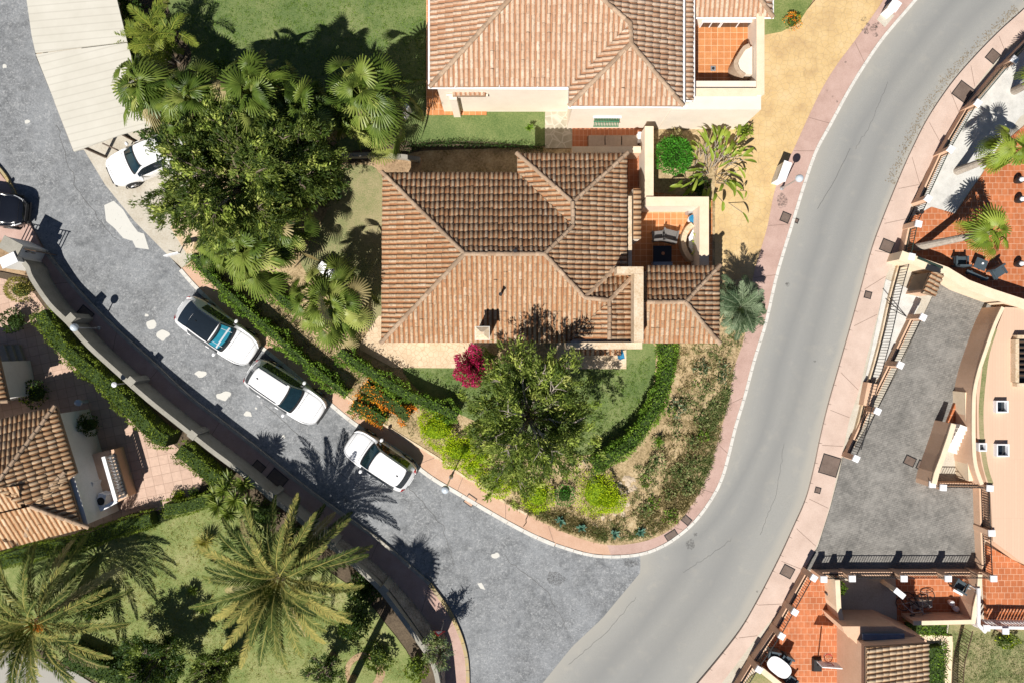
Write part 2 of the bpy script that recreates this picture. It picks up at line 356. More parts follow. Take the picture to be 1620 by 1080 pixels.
def canopy_mat(name, ang):
    m, nt, b = mk(name, .7, .3); p = pos(nt)
    mp = nt.nodes.new('ShaderNodeMapping'); mp.inputs['Rotation'].default_value = (0, 0, ang); nt.links.new(p, mp.inputs[0])
    wv = nt.nodes.new('ShaderNodeTexWave'); wv.bands_direction = 'Y'; wv.inputs['Scale'].default_value = .85; wv.inputs['Distortion'].default_value = .4; wv.inputs['Detail Scale'].default_value = .3
    nt.links.new(mp.outputs[0], wv.inputs[0]); n1 = noise(nt, p, .7, 5)
    c1 = ramp(nt, n1, [(.3, (.50, .475, .41)), (.7, (.57, .545, .48))])
    nt.links.new(mix(nt, ramp(nt, wv.outputs['Fac'], [(.0, (.3, .3, .3, 1)), (.12, (0, 0, 0, 1))]), c1, (.3, .28, .24, 1)), b.inputs['Base Color']); return m
MT['canopy1'] = canopy_mat('ribbed_canopy', R(-5)); MT['canopy2'] = canopy_mat('ribbed_canopy_turned', R(-14))
def tilemat(name, cols, lich=(.16, .12, .085), lo=.48, hi=.66):
    m, nt, b = mk(name, .85, .25); p = pos(nt)
    at = nt.nodes.new('ShaderNodeAttribute'); at.attribute_name = 'rnd'
    a2 = nt.nodes.new('ShaderNodeAttribute'); a2.attribute_name = 'rnd2'
    k = len(cols); c1 = ramp(nt, at.outputs['Fac'], [(i / (k - 1), cols[i]) for i in range(k)])
    n1 = noise(nt, p, .55, 5, .6); n2 = noise(nt, p, 9, 4, .75); n3 = noise(nt, p, 30, 3, .7)
    c2 = mix(nt, ramp(nt, n2, [(lo, (0, 0, 0, 1)), (hi, (.75, .75, .75, 1))]), c1, (*lich, 1))
    c3 = mix(nt, ramp(nt, n1, [(.45, (0, 0, 0, 1)), (.7, (.3, .3, .3, 1))]), c2, (*[x * 1.25 for x in lich], 1))
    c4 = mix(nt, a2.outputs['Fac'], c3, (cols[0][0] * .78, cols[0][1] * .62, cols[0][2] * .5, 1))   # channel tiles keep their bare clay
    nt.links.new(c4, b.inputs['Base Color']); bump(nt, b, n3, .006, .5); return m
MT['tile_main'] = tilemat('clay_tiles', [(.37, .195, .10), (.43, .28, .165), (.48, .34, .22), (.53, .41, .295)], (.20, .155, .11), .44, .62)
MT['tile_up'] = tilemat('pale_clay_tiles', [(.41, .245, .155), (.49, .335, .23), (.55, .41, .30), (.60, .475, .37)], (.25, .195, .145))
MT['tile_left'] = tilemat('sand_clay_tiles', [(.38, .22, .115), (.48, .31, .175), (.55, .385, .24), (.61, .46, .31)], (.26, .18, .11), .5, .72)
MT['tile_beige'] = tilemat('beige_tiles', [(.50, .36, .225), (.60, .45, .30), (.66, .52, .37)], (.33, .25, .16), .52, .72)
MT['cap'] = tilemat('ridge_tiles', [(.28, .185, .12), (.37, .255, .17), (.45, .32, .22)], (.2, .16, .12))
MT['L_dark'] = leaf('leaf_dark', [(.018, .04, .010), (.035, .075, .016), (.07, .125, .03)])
MT['L_mid'] = leaf('leaf_mid', [(.024, .048, .009), (.065, .112, .016), (.145, .195, .034), (.26, .315, .065)])
MT['L_oak'] = leaf('leaf_oak', [(.015, .030, .007), (.042, .074, .012), (.10, .14, .024), (.23, .27, .055)])
MT['L_new'] = leaf('leaf_new_growth', [(.17, .25, .035), (.32, .39, .07), (.48, .50, .14)])
MT['L_hedge'] = leaf('leaf_hedge', [(.05, .12, .012), (.14, .26, .025), (.26, .40, .045)])
MT['L_moss'] = leaf('leaf_clipped', [(.08, .12, .012), (.15, .21, .02), (.23, .30, .035)])
MT['L_lime'] = leaf('leaf_lime', [(.27, .42, .008), (.46, .60, .012), (.62, .68, .02)])
MT['L_bright'] = leaf('leaf_bright', [(.03, .14, .012), (.06, .25, .02), (.10, .34, .03)])
MT['L_blue'] = leaf('leaf_blue', [(.045, .08, .04), (.11, .16, .085), (.26, .32, .20)])
MT['L_agave'] = leaf('leaf_agave', [(.05, .13, .09), (.10, .22, .16), (.16, .3, .24)], .1)
MT['L_fan'] = leaf('leaf_fan_palm', [(.045, .08, .012), (.10, .155, .024), (.19, .245, .045), (.34, .37, .10)], .25, .38)
MT['L_fan2'] = leaf('leaf_bright_fan', [(.12, .18, .02), (.22, .3, .035), (.35, .42, .07)], .3, .4)
MT['L_date'] = leaf('leaf_date_palm', [(.02, .035, .008), (.06, .088, .02), (.135, .155, .04), (.34, .29, .085)], .1, .75, .08)
MT['L_areca'] = leaf('leaf_areca', [(.07, .12, .015), (.17, .22, .03), (.30, .32, .05)])
MT['L_straw'] = leaf('leaf_straw', [(.20, .155, .065), (.34, .28, .13), (.45, .38, .2)], .2)
MT['L_gold'] = leaf('leaf_golden', [(.2, .2, .04), (.38, .34, .08), (.48, .4, .12)], .3)
MT['F_magenta'] = leaf('bract_magenta', [(.25, .003, .04), (.42, .006, .08), (.55, .02, .14)], .2)
MT['F_orange'] = leaf('flower_orange', [(.6, .13, .01), (.8, .25, .015), (.9, .40, .03)], .2)
MT['L_weed'] = leaf('leaf_weed', [(.09, .14, .045), (.19, .25, .085), (.32, .34, .14)])
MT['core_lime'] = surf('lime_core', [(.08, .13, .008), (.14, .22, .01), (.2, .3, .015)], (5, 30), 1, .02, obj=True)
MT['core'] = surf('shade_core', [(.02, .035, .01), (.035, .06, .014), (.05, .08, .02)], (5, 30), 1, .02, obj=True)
# ---------------- roofs ----------------
PROF_S = np.array([0, .05, .14, .25, .33, .41, .52, .61, .66, .72, .83, .94, 1.0])
def prof_h(s):
    c = .07 * np.sqrt(np.clip(1 - (s / .33 - 1) ** 2, 0, 1)); c2 = -.02 * np.sin(np.pi * np.clip((s - .66) / .34, 0, 1))
    return np.where(s <= .66, c, c2)
def roof_plane(acc, poly, z0, p0, up, m, sp=.236, rl=.37):
    """poly plan polygon; plane z = z0 + m*((p-p0).up). Barrel tiles run down the slope, clipped to the polygon"""
    up = np.array(up, float); up /= np.linalg.norm(up); u = np.array([up[1], -up[0]]); P = np.array(poly, float)
    pu = P @ u; pv = P @ up; umin, umax = pu.min(), pu.max(); n = max(1, int(round((umax - umin) / sp))); sp = (umax - umin) / n
    U = (umin + sp * (np.arange(n)[:, None] + PROF_S[None, :]))           # n,13
    Uc = np.clip(U, umin + 1e-4, umax - 1e-4)
    lo = np.full(U.shape, 1e9); hi = np.full(U.shape, -1e9); k = len(P)
    for i in range(k):
        a, b_ = pu[i], pu[(i + 1) % k]; va, vb = pv[i], pv[(i + 1) % k]
        if abs(a - b_) < 1e-6: continue
        t = (Uc - a) / (b_ - a); ok = (t >= 0) & (t <= 1); vv = va + t * (vb - va)
        lo = np.where(ok, np.minimum(lo, vv), lo); hi = np.where(ok, np.maximum(hi, vv), hi)
    bad = hi < lo; lo[bad] = 0; hi[bad] = 0
    vmin, vmax = pv.min(), pv.max(); nr = int(math.ceil((vmax - vmin) / rl)) + 1
    hgt = prof_h(PROF_S)[None, :]; ns = len(PROF_S)
    for r in range(nr):
        j = rng.uniform(-.035, .035, (n, 1)) * (1 if r else .6); lift = rng.uniform(.02, .036, (n, 1)); du = rng.normal(0, .006, (n, 1))
        v0 = vmin + r * rl + j; v1 = v0 + rl + .03
        ok = (vmin + (r + 1) * rl > lo.min(1)) & (vmin + r * rl < hi.max(1))
        idx = np.where(ok)[0]
        if len(idx) == 0: continue
        def line(v, dz):
            vc = np.clip(v[idx], lo[idx], hi[idx]); uu = U[idx] + du[idx]; uu = np.clip(uu, umin, umax)
            xy = uu[..., None] * u + vc[..., None] * up; z = z0 + m * (vc - np.dot(p0, up)) + dz
            return np.concatenate([xy, z[..., None]], -1), vc
        hh = np.broadcast_to(hgt, U.shape)[idx]
        A, va = line(v0 + 0 * U, hh * (1 + 0 * lift[idx]) + lift[idx]); B, vb = line(v1 + 0 * U, hh * .9 + .002)
        D, _ = line(v0 + 0 * U, hh * .8 - .02)
        V = np.stack([D, A, B], 1)                     # q,3,ns,3
        q = len(idx); base = acc['n']; vi = (np.arange(q * 3 * ns) + base).reshape(q, 3, ns)
        for a_, keep in ((0, None), (1, (vb - va)[:, :-1] + (vb - va)[:, 1:] > .01)):
            f = np.stack([vi[:, a_, :-1], vi[:, a_, 1:], vi[:, a_ + 1, 1:], vi[:, a_ + 1, :-1]], -1)[:, ::1]
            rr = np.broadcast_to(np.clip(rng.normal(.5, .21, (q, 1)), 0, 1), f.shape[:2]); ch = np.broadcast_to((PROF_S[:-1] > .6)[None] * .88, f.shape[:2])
            if keep is None: keep = (v0[idx] + 0 * va > lo[idx] - .08)[:, :-1] & (v0[idx] + 0 * va < hi[idx])[:, :-1]
            acc['f'].append(f[keep]); acc['r'].append(rr[keep]); acc['c'].append(ch[keep])
        acc['v'].append(V.reshape(-1, 3)); acc['n'] += V.reshape(-1, 3).shape[0]
def acc_new(): return {'v': [], 'f': [], 'r': [], 'c': [], 'n': 0}
def acc_build(acc, name, mt, parent):
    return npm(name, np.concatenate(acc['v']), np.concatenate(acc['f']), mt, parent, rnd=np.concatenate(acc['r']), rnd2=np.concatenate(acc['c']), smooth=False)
def caps(segs, name, mt, parent, r=.105, ln=.36):
    V, Fq, Rr = [], [], []; n0 = 0
    for a, b_ in segs:
        a, b_ = Vector(a), Vector(b_); L = (b_ - a).length; k = max(1, round(L / ln)); t = (b_ - a).normalized()
        s = t.cross(Vector((0, 0, 1))).normalized(); upv = s.cross(t)
        for i in range(k):
            q0, q1 = a + t * (L * i / k - .03), a + t * (L * (i + 1) / k + .03); rr = r * random.uniform(.93, 1.07); c = random.random(); sh = random.uniform(-.012, .012)
            for (q, rad, dz) in ((q0, rr * 1.06, .045), (q1, rr * .9, .02)):
                for j in range(9):
                    an = math.pi * j / 8; p = q + s * (math.cos(an) * rad + sh) + upv * (math.sin(an) * rad * .85 + dz - .03); V.append(tuple(p))
            for j in range(8): Fq.append((n0 + j, n0 + j + 1, n0 + 9 + j + 1, n0 + 9 + j)); Rr.append(c)
            Fq.append((n0, n0 + 8, n0 + 6, n0 + 2)); Rr.append(c)
            n0 += 18
    return npm(name, V, Fq, mt, parent, rnd=Rr, rnd2=[0] * len(Rr))
def zsolve(px, py, fz, z=3.5):
    for _ in range(12): x, y, _z = G(px, py, z); z = fz(x, y)
    return (x, y, z)
class Roof:
    """pixel corners -> tiled planes. A plane: eave line (two pixels at height ze), pitch m, and polygon pixels"""
    def __init__(s, ze, m): s.ze, s.m, s.acc, s.deck, s.segs = ze, m, acc_new(), MB(), []
    def plane(s, e0, e1, poly, ze=None, m=None):
        ze = s.ze if ze is None else ze; m = m or s.m
        a, b_ = np.array(G2(*e0, ze)), np.array(G2(*e1, ze)); t = (b_ - a) / np.linalg.norm(b_ - a); up = np.array([-t[1], t[0]])
        f = lambda x, y: ze + m * float(np.dot(np.array([x, y]) - a, up))
        P3 = [zsolve(px, py, f) for px, py in poly]
        cen = np.mean([p[:2] for p in P3], 0)
        if np.dot(cen - a, up) < 0: up = -up; P3 = [zsolve(px, py, f) for px, py in poly]
        roof_plane(s.acc, [p[:2] for p in P3], ze, a, up, m)
        n = len(P3); s.deck.add([(x, y, z - .03) for x, y, z in P3] + [(x, y, z - .16) for x, y, z in P3], [tuple(range(n)), tuple(range(n, 2 * n))] + [(i, (i + 1) % n, n + (i + 1) % n, n + i) for i in range(n)])
        s.f = f; return P3
    def build(s, parent, tile, name='roof'):
        r = acc_build(s.acc, name, tile, parent); s.deck.build('roof_deck', MT['cap'], r)
        if s.segs: caps(s.segs, 'ridge_cap', MT['cap'], r)
        return r

# ---------------- foliage ----------------
def nrm(a): return a / np.maximum(1e-9, np.linalg.norm(a, axis=-1, keepdims=True))
def leafquads(P, D, L, W, up=None, fold=0.0):
    """rhombic leaves: base P, direction D"""
    n = len(P); D = nrm(D)
    ref = rng.normal(size=(n, 3)) if up is None else up
    S = nrm(np.cross(D, ref)); L = np.broadcast_to(np.asarray(L, float).reshape(-1, 1), (n, 1)); W = np.broadcast_to(np.asarray(W, float).reshape(-1, 1), (n, 1))
    mid = P + D * L * .45; tip = P + D * L
    V = np.stack([P, mid + S * W * .5, tip, mid - S * W * .5], 1).reshape(-1, 3)
    return V, np.arange(n * 4).reshape(n, 4)
class Leaves:
    def __init__(s): s.V, s.F, s.r, s.m, s.n = [], [], [], [], 0
    def put(s, V, Fq, rnd, mi=0):
        s.V.append(V); s.F.append(Fq + s.n); s.r.append(np.broadcast_to(rnd, (len(Fq),))); s.m.append(np.full(len(Fq), mi) if np.isscalar(mi) else mi); s.n += len(V)
    def leaves(s, P, D, L, W, rnd, mi=0, up=None):
        V, Fq = leafquads(P, D, L, W, up); s.put(V, Fq, rnd, mi)
    def build(s, name, mats, parent=None, local=False):
        return npm(name, np.concatenate(s.V), np.concatenate(s.F), mats, parent, rnd=np.clip(np.concatenate(s.r), 0, 1), mi=np.concatenate(s.m), local=local)

def hedge(name, label, pts, zt, wd, mt, dens=260, ls=.085, ragged=.1, flowers=None, fd=0, group=None, cat='hedge', z0=.05, clip=False):
    """pts: photo pixels of the hedge's middle at its top"""
    W = smooth(PX(pts, zt), 6); L3 = Leaves(); core = MB(); jit = [random.uniform(-ragged, ragged) for _ in W]
    root = empty(name, (W[0][0], W[0][1], z0), label, cat, group)
    core.band(W, wd / 2 - .09, wd / 2 - .09, z0, zt - .1); co_ = core.build('branches', MT['core'], root)
    W = np.array(W); seg = np.diff(W, axis=0); sl = np.linalg.norm(seg, axis=1); cum = np.concatenate([[0], np.cumsum(sl)]); tot = cum[-1]
    per = wd + 2 * min(zt - z0, .9); n = int(tot * per * dens * .7); ls *= 1.45
    t = rng.uniform(-.12, tot + .12, n); i = np.clip(np.searchsorted(cum, np.clip(t, 0, tot)) - 1, 0, len(seg) - 1)
    T = seg[i] / sl[i][:, None]; base = W[i] + T * (t - cum[i])[:, None]; N = np.stack([-T[:, 1], T[:, 0]], 1)
    q = rng.uniform(-per / 2, per / 2, n); side = np.abs(q) > wd / 2
    bumpy = ragged * (np.sin(t * 2.1 + 1) + np.sin(t * 5.3) * .7 + np.sin(t * 11 + q * 4) * .6) * .5
    off = np.clip(q, -wd / 2, wd / 2) + np.sign(q) * bumpy * side; zz = zt - np.maximum(0, np.abs(q) - wd / 2) + bumpy * (~side)
    P = np.stack([base[:, 0] + N[:, 0] * off, base[:, 1] + N[:, 1] * off, zz], 1) + rng.normal(0, .025 if clip else .05, (n, 3))
    P[:, 2] = np.maximum(P[:, 2], z0)
    D = np.stack([N[:, 0] * np.sign(q) * side, N[:, 1] * np.sign(q) * side, np.where(side, .3, 1.)], 1) + rng.normal(0, .65, (n, 3))
    cl = .5 + .25 * np.sin(t * 3.1 + off * 5) + rng.normal(0, .25, n)
    mi = np.zeros(n, int)
    if flowers is not None: mi = np.where((rng.random(n) < fd * (1 + np.sin(t * 2 + off * 6))), 1, 0)
    L3.leaves(P, D, rng.uniform(.7, 1.3, n) * ls, ls * .5, cl, mi)
    L3.build('foliage', [mt] + ([flowers] if flowers is not None else []), root); return root
def bush(name, label, px, py, r, zt, mt, dens=330, ls=.09, squash=None, mats2=None, f2=0, group=None, cat='shrub', boxy=0., z0=.03, sy=1.0, rz=0, clumpy=.18, core=.62):
    """leafy mound of radius r (m) whose top is seen at px,py"""
    zm = zt * .6; x, y, _ = G(px, py, zm); h = zt - z0
    root = empty(name, (x, y, z0), label, cat, group); c = MB()
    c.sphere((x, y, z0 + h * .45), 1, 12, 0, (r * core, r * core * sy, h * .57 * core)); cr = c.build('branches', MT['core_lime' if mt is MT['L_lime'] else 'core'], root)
    n = int(4 * r * (r + h) * dens * .8); ls *= 1.25
    d_ = nrm(rng.normal(size=(n, 3)) + np.array([0, 0, .35])); d_[:, 2] = np.abs(d_[:, 2]) * np.where(rng.random(n) < .05, -1, 1)
    up_ = rng.random(n) < .6; k_ = int(up_.sum()); ro = np.sqrt(rng.random(k_)); ph_ = rng.uniform(0, 2 * np.pi, k_); d_[up_] = np.stack([ro * np.cos(ph_), ro * np.sin(ph_), np.sqrt(1 - ro ** 2)], 1)
    if boxy: d_ = np.sign(d_) * np.abs(d_) ** (1 - boxy) ; d_ /= np.maximum(1, np.linalg.norm(d_, axis=1, keepdims=True) * .82)
    ph = rng.uniform(0, 6, 3); lob = 1 + clumpy * (np.sin(d_[:, 0] * 5 + ph[0]) * np.cos(d_[:, 1] * 5 + ph[1]) + .6 * np.sin(d_[:, 2] * 7 + ph[2])) + rng.normal(0, .05, n)
    P = np.stack([d_[:, 0] * r * lob, d_[:, 1] * r * sy * lob, d_[:, 2] * h * .52 * lob], 1)
    ca, sa = math.cos(rz), math.sin(rz); P = np.stack([P[:, 0] * ca - P[:, 1] * sa + x, P[:, 0] * sa + P[:, 1] * ca + y, np.maximum(P[:, 2] + z0 + h * .48, z0 + .02)], 1)
    L3 = Leaves(); mi = (rng.random(n) < f2 * (1 + .9 * np.sin(P[:, 0] * 6) * np.cos(P[:, 1] * 5))).astype(int) if mats2 is not None else 0
    L3.leaves(P, d_ + rng.normal(0, .6, (n, 3)), rng.uniform(.7, 1.3, n) * ls, ls * .5, .45 + (lob - 1) * 1.2 + rng.normal(0, .22, n), mi)
    L3.build('foliage', [mt] + ([mats2] if mats2 is not None else []), root); return root
def limb(mb, a, b_, r0, r1, sag=.0, n=5):
    a, b_ = Vector(a), Vector(b_); pts = []
    for i in range(n + 1):
        t = i / n; p = a.lerp(b_, t); p.z += math.sin(t * math.pi) * sag; p += Vector((random.uniform(-1, 1), random.uniform(-1, 1), random.uniform(-1, 1))) * .05 * (0 < i < n); pts.append(p)
    mb.tube(pts, r0, 6, 0, r1); return pts
def feathery_tree(name, label, px, py, zc, rx, ry, hz, cat='tree', nl=15, sprays=520, per=46, seed=1, mats=None, ls=.17, newp=.12, lean=(0, 0), rough=.35, sector=None, droop=.25, barkm='bark'):
    """tall tree: trunk, radiating limbs, crown of leaf sprays; px,py = crown middle at height zc"""
    random.seed(seed); global rng; rng = np.random.default_rng(seed)
    x, y, _ = G(px, py, zc); root = empty(name, (x + lean[0], y + lean[1], 0), label, cat)
    tr = MB(); top = Vector((x, y, zc - hz * .55)); tr.tube([(x + lean[0], y + lean[1], -.02), (x + lean[0] * .6, y + lean[1] * .6, top.z * .5), tuple(top)], .24, 9, 0, .17)
    cl = []
    for i in range(nl):
        a = 2 * math.pi * (i + random.uniform(-.35, .35)) / nl; q = random.uniform(.62, 1.2); el = random.choice([.15, .45, .8, 1.0]) * random.uniform(.8, 1.1)
        e = Vector((x + rx * q * math.cos(a) * (1.05 - .45 * el), y + ry * q * math.sin(a) * (1.05 - .45 * el), zc - hz * .35 + hz * .9 * el))
        pts = limb(tr, top - Vector((0, 0, random.uniform(0, .4))), e, .085, .018, hz * .12, 6)
        for j, p in enumerate(pts[2:]):
            cl.append((p, (j + 2) / 6, a))
            for _ in range(3):
                a2 = a + random.uniform(-1.2, 1.2); e2 = p + Vector((math.cos(a2) * random.uniform(.4, .95), math.sin(a2) * random.uniform(.4, .95), random.uniform(-.15, .5))) * (rx / 3.6)
                pp = limb(tr, p, e2, .022, .008, .05, 2); cl.append((e2, 1, a2))
    tr.build('trunk', MT[barkm], root)
    L3 = Leaves(); cl_w = [c for c in cl]
    for s in range(sprays):
        p, q, a = random.choice(cl_w); a = a + random.uniform(-.8, .8)
        c = np.array(p) + rng.normal(0, 1, 3) * np.array([rough, rough, rough * .6]) * rx / 3.6
        n = int(per * random.uniform(.6, 1.3)); out = np.array([math.cos(a), math.sin(a), random.uniform(-.1, .6)]); out /= np.linalg.norm(out)
        t = rng.uniform(0, 1, n)[:, None]; P = c + out * (t * .55 * rx / 3.6) + rng.normal(0, .085, (n, 3)); P[:, 2] -= (t[:, 0] ** 2) * droop
        D = out * 1.15 + rng.normal(0, .55, (n, 3)); tone = random.gauss(.5, .2)
        mi = 1 if random.random() < newp else 0
        L3.leaves(P, D, rng.uniform(.6, 1.25, n) * ls, ls * (.26 if mi == 0 else .38), tone + rng.normal(0, .15, n), mi)
    L3.build('crown', [MT[k] for k in (mats or ('L_mid', 'L_new'))], root)
    return root
def frond(L3, base, az, el, length, nle, lw, ll, droop, mi=0, tone=.5, vshape=.5, wid=.05):
    """feather frond: arching midrib with leaflets in two rows"""
    n = 14; t = np.linspace(0, 1, n); e = el - droop * t ** 1.3; ds = length / (n - 1)
    hx = np.cumsum(np.cos(e)) * ds; hz_ = np.cumsum(np.sin(e)) * ds
    ca, sa = math.cos(az), math.sin(az); tw = rng.normal(0, .12)
    lat = tw * length * .25 * t ** 2
    X = base[0] + hx * ca - lat * sa; Y = base[1] + hx * sa + lat * ca; Z = base[2] + hz_
    mid = np.stack([X, Y, Z], 1); w_ = .035 * (1 - .8 * t); S = np.array([-sa, ca, 0])
    V = np.concatenate([mid + S * w_[:, None], mid - S * w_[:, None]]); Fq = np.array([(i, i + 1, n + i + 1, n + i) for i in range(n - 1)])
    L3.put(V, Fq, .9, mi)
    q = np.repeat(np.linspace(.12, .995, nle), 2); sd = np.tile([1, -1], nle); ii = q * (n - 1); i0 = np.clip(ii.astype(int), 0, n - 2)
    P = mid[i0] + (mid[i0 + 1] - mid[i0]) * (ii - i0)[:, None]; T = nrm(mid[i0 + 1] - mid[i0]); up = nrm(np.cross(T, S[None, :] + 0 * T)); up *= np.sign(up[:, 2:3] + 1e-6)
    prof = np.sin(np.pi * np.clip(q * .86 + .12, 0, 1)) ** .6
    D = T * (.75 + .6 * q[:, None]) + S * sd[:, None] + up * vshape * (1 - q[:, None] * .6) + rng.normal(0, .12, P.shape) + np.array([0, 0, -.12])
    L3.leaves(P, D, ll * prof * rng.uniform(.85, 1.15, len(q)), lw, tone + rng.normal(0, .14, len(q)), mi, up=up)
def date_palm(name, label, px, py, zc, flen, nf=62, seed=3, trunk_r=.27, base=None, mats=('L_date', 'L_straw', 'F_orange'), leaflets=54, orange=False):
    global rng; rng = np.random.default_rng(seed); random.seed(seed)
    x, y, _ = G(px, py, zc); b_ = base or (x, y)
    root = empty(name, (b_[0], b_[1], 0), label, 'palm tree')
    t = MB(); zt = zc - .1; k = max(3, int(zt / .12)); pts = []
    for i in range(k + 1): q = i / k; pts.append((b_[0] + (x - b_[0]) * q, b_[1] + (y - b_[1]) * q, zt * q))
    vs_r = MB(); vs_r.tube(pts, trunk_r, 12, 0, trunk_r * .8)
    for i in range(1, k):    # leaf-base bosses
        for j in range(7):
            a = j * .897 + i * 2.4; p = pts[i]; vs_r.box((p[0] + math.cos(a) * trunk_r * .95, p[1] + math.sin(a) * trunk_r * .95, p[2]), (.07, .09, .08), a, 0, .6)
    vs_r.build('trunk', MT['bark'], root, smooth=False)
    L3 = Leaves()
    for i in range(nf):
        q = (i + .5) / nf; az = i * 2.39996 + rng.normal(0, .1); el = R(78) - q * R(88); ln = flen * (.72 + .36 * min(1, q * 2.2)) * rng.uniform(.92, 1.08)
        dead = q > .93
        frond(L3, (x + math.cos(az) * .08, y + math.sin(az) * .08, zc - q * .25), az, el, ln, leaflets, .05, .38 * flen / 3.2, R(62) * (.75 + .5 * (1 - q)) * rng.uniform(.8, 1.2), 1 if dead else 0, .52 + rng.normal(0, .25), .55)
    if orange:
        n = 260; P = np.array([x + .1, y - .1, zc + .12]) + rng.normal(0, .17, (n, 3)) * np.array([1, 1, .5]); L3.leaves(P, rng.normal(size=(n, 3)), .12, .05, rng.uniform(0, 1, n), 2)
    else:
        n = 120; P = np.array([x, y, zc + .1]) + rng.normal(0, .14, (n, 3)); L3.leaves(P, rng.normal(size=(n, 3)) + [0, 0, 1], .2, .04, rng.uniform(0, 1, n), 1)
    L3.build('crown', [MT[k_] for k_ in mats], root); return root
def fanleaf(L3, base, az, el, pet, fan, mi, tone, nseg=20, spread=R(125), cut=.5, droop=.5):
    """palmate leaf: stalk, then a pleated fan whose tips hang"""
    base = np.array(base, float); d_ = np.array([math.cos(az) * math.cos(el), math.sin(az) * math.cos(el), math.sin(el)])
    S = np.array([-math.sin(az), math.cos(az), 0.]); hub = base + d_ * pet; hub[2] -= pet * .12
    e2 = el - .3 - rng.uniform(0, 1.0); d2 = np.array([math.cos(az) * math.cos(e2), math.sin(az) * math.cos(e2), math.sin(e2)]); roll = rng.normal(0, .8); droop = droop * rng.uniform(.7, 1.9); spread = spread * rng.uniform(.7, 1.05)
    N = np.cross(d2, S); N = N * np.sign(N[2] + 1e-9); S2 = S * math.cos(roll) + N * math.sin(roll); N2 = np.cross(d2, S2); N2 *= np.sign(N2[2] + 1e-9)
    V = np.array([base + S * .025, base - S * .025, hub - S * .015, hub + S * .015]); L3.put(V, np.array([[0, 1, 2, 3]]), .85, mi)
    a = np.linspace(-spread, spread, nseg + 1); mida = (a[:-1] + a[1:]) / 2
    def ray(an, r_, up_): return hub + (d2 * np.cos(an)[:, None] + S2 * np.sin(an)[:, None]) * r_[:, None] + N2 * up_[:, None] - np.array([0, 0, 1.]) * ((r_ / fan) ** 2 * droop * fan * (.5 + .6 * np.abs(np.sin(an))))[:, None]
    rl_ = fan * (1 - .22 * (np.abs(mida) / spread) ** 2) * rng.uniform(.93, 1.05, nseg); q0 = np.zeros(nseg)
    r1 = rl_ * cut
    A = ray(mida, q0 + .02, q0); B = ray(a[:-1], r1, q0 - .01); Cc = ray(mida, r1 * 1.03, q0 + .035 * fan); D_ = ray(a[1:], r1, q0 - .01)
    hw = (a[1] - a[0]) * .14; E0 = ray(mida - hw, rl_ * .98, q0); E1 = ray(mida + hw, rl_ * .98, q0)
    V = np.concatenate([A, B, Cc, D_, E0, E1]); i = np.arange(nseg); s = nseg
    Fq = np.concatenate([np.stack([i, i + s, i + 2 * s, i + 2 * s], 1)[:, :4], ])
    tri = lambda p, q, r_, u: np.stack([p, q, r_, u], 1)
    half = ray(mida, r1 * .5, q0 + .012); V = np.concatenate([V, half]); hi_ = i + 6 * s
    Fq = np.concatenate([tri(i, i + s, i + 2 * s, hi_), tri(i, hi_, i + 2 * s, i + 3 * s), tri(i + s, i + 4 * s, i + 5 * s, i + 2 * s), tri(i + 2 * s, i + 4 * s, i + 5 * s, i + 3 * s)])
    L3.put(V, Fq, tone + rng.normal(0, .07, len(Fq)), mi)
def fan_palm(name, label, px, py, zc, n=30, pet=.9, fan=.75, seed=5, mats=('L_fan', 'L_straw'), base=None, trunk_r=.2, group=None, elmin=-35, elmax=78, barkm='bark', tone=.5, sag=0):
    global rng; rng = np.random.default_rng(seed); random.seed(seed)
    x, y, _ = G(px, py, zc); b_ = base or (x, y); root = empty(name, (b_[0], b_[1], 0), label, 'palm tree', group)
    t = MB(); k = 16; pts = []
    for i in range(k + 1):
        q = i / k; pts.append((b_[0] + (x - b_[0]) * q ** (1 + sag), b_[1] + (y - b_[1]) * q ** (1 + sag), (zc - .15) * q))
    t.tube(pts, trunk_r * 1.25, 10, 0, trunk_r * .85)
    for i in range(1, k):
        p = Vector(pts[i])
        for j in range(8): a = j * .785 + i * 1.3; t.box((p.x + math.cos(a) * trunk_r * .92, p.y + math.sin(a) * trunk_r * .92, p.z + random.uniform(-.05, .05)), (.05, .1, .09), a, 0, .5)
    t.build('trunk', MT[barkm], root); L3 = Leaves()
    for i in range(n):
        q = (i + .5) / n; az = i * 2.39996 + rng.normal(0, .15); el = R(elmax) - q * R(elmax - elmin)
        fanleaf(L3, (x, y, zc - .1 * q), az, el, pet * (.45 + .6 * q) * rng.uniform(.6, 1.3), fan * rng.uniform(.7, 1.12), 1 if ((q > .93 or rng.random() < .04) and len(mats) > 1) else 0, tone + rng.normal(0, .27))
    L3.build('crown', [MT[k_] for k_ in mats], root); return root
def rosette(L3, c, r, n, wd, mi=0, elr=(10, 80), tone=.5, curve=.2):
    az = rng.uniform(0, 2 * np.pi, n); el = np.radians(rng.uniform(*elr, n)); D = np.stack([np.cos(az) * np.cos(el), np.sin(az) * np.cos(el), np.sin(el)], 1)
    L3.leaves(np.array(c) + 0 * D, D, r * rng.uniform(.75, 1.1, n), wd, tone + rng.normal(0, .2, n), mi, up=np.broadcast_to([0, 0, 1.], D.shape) + .0)
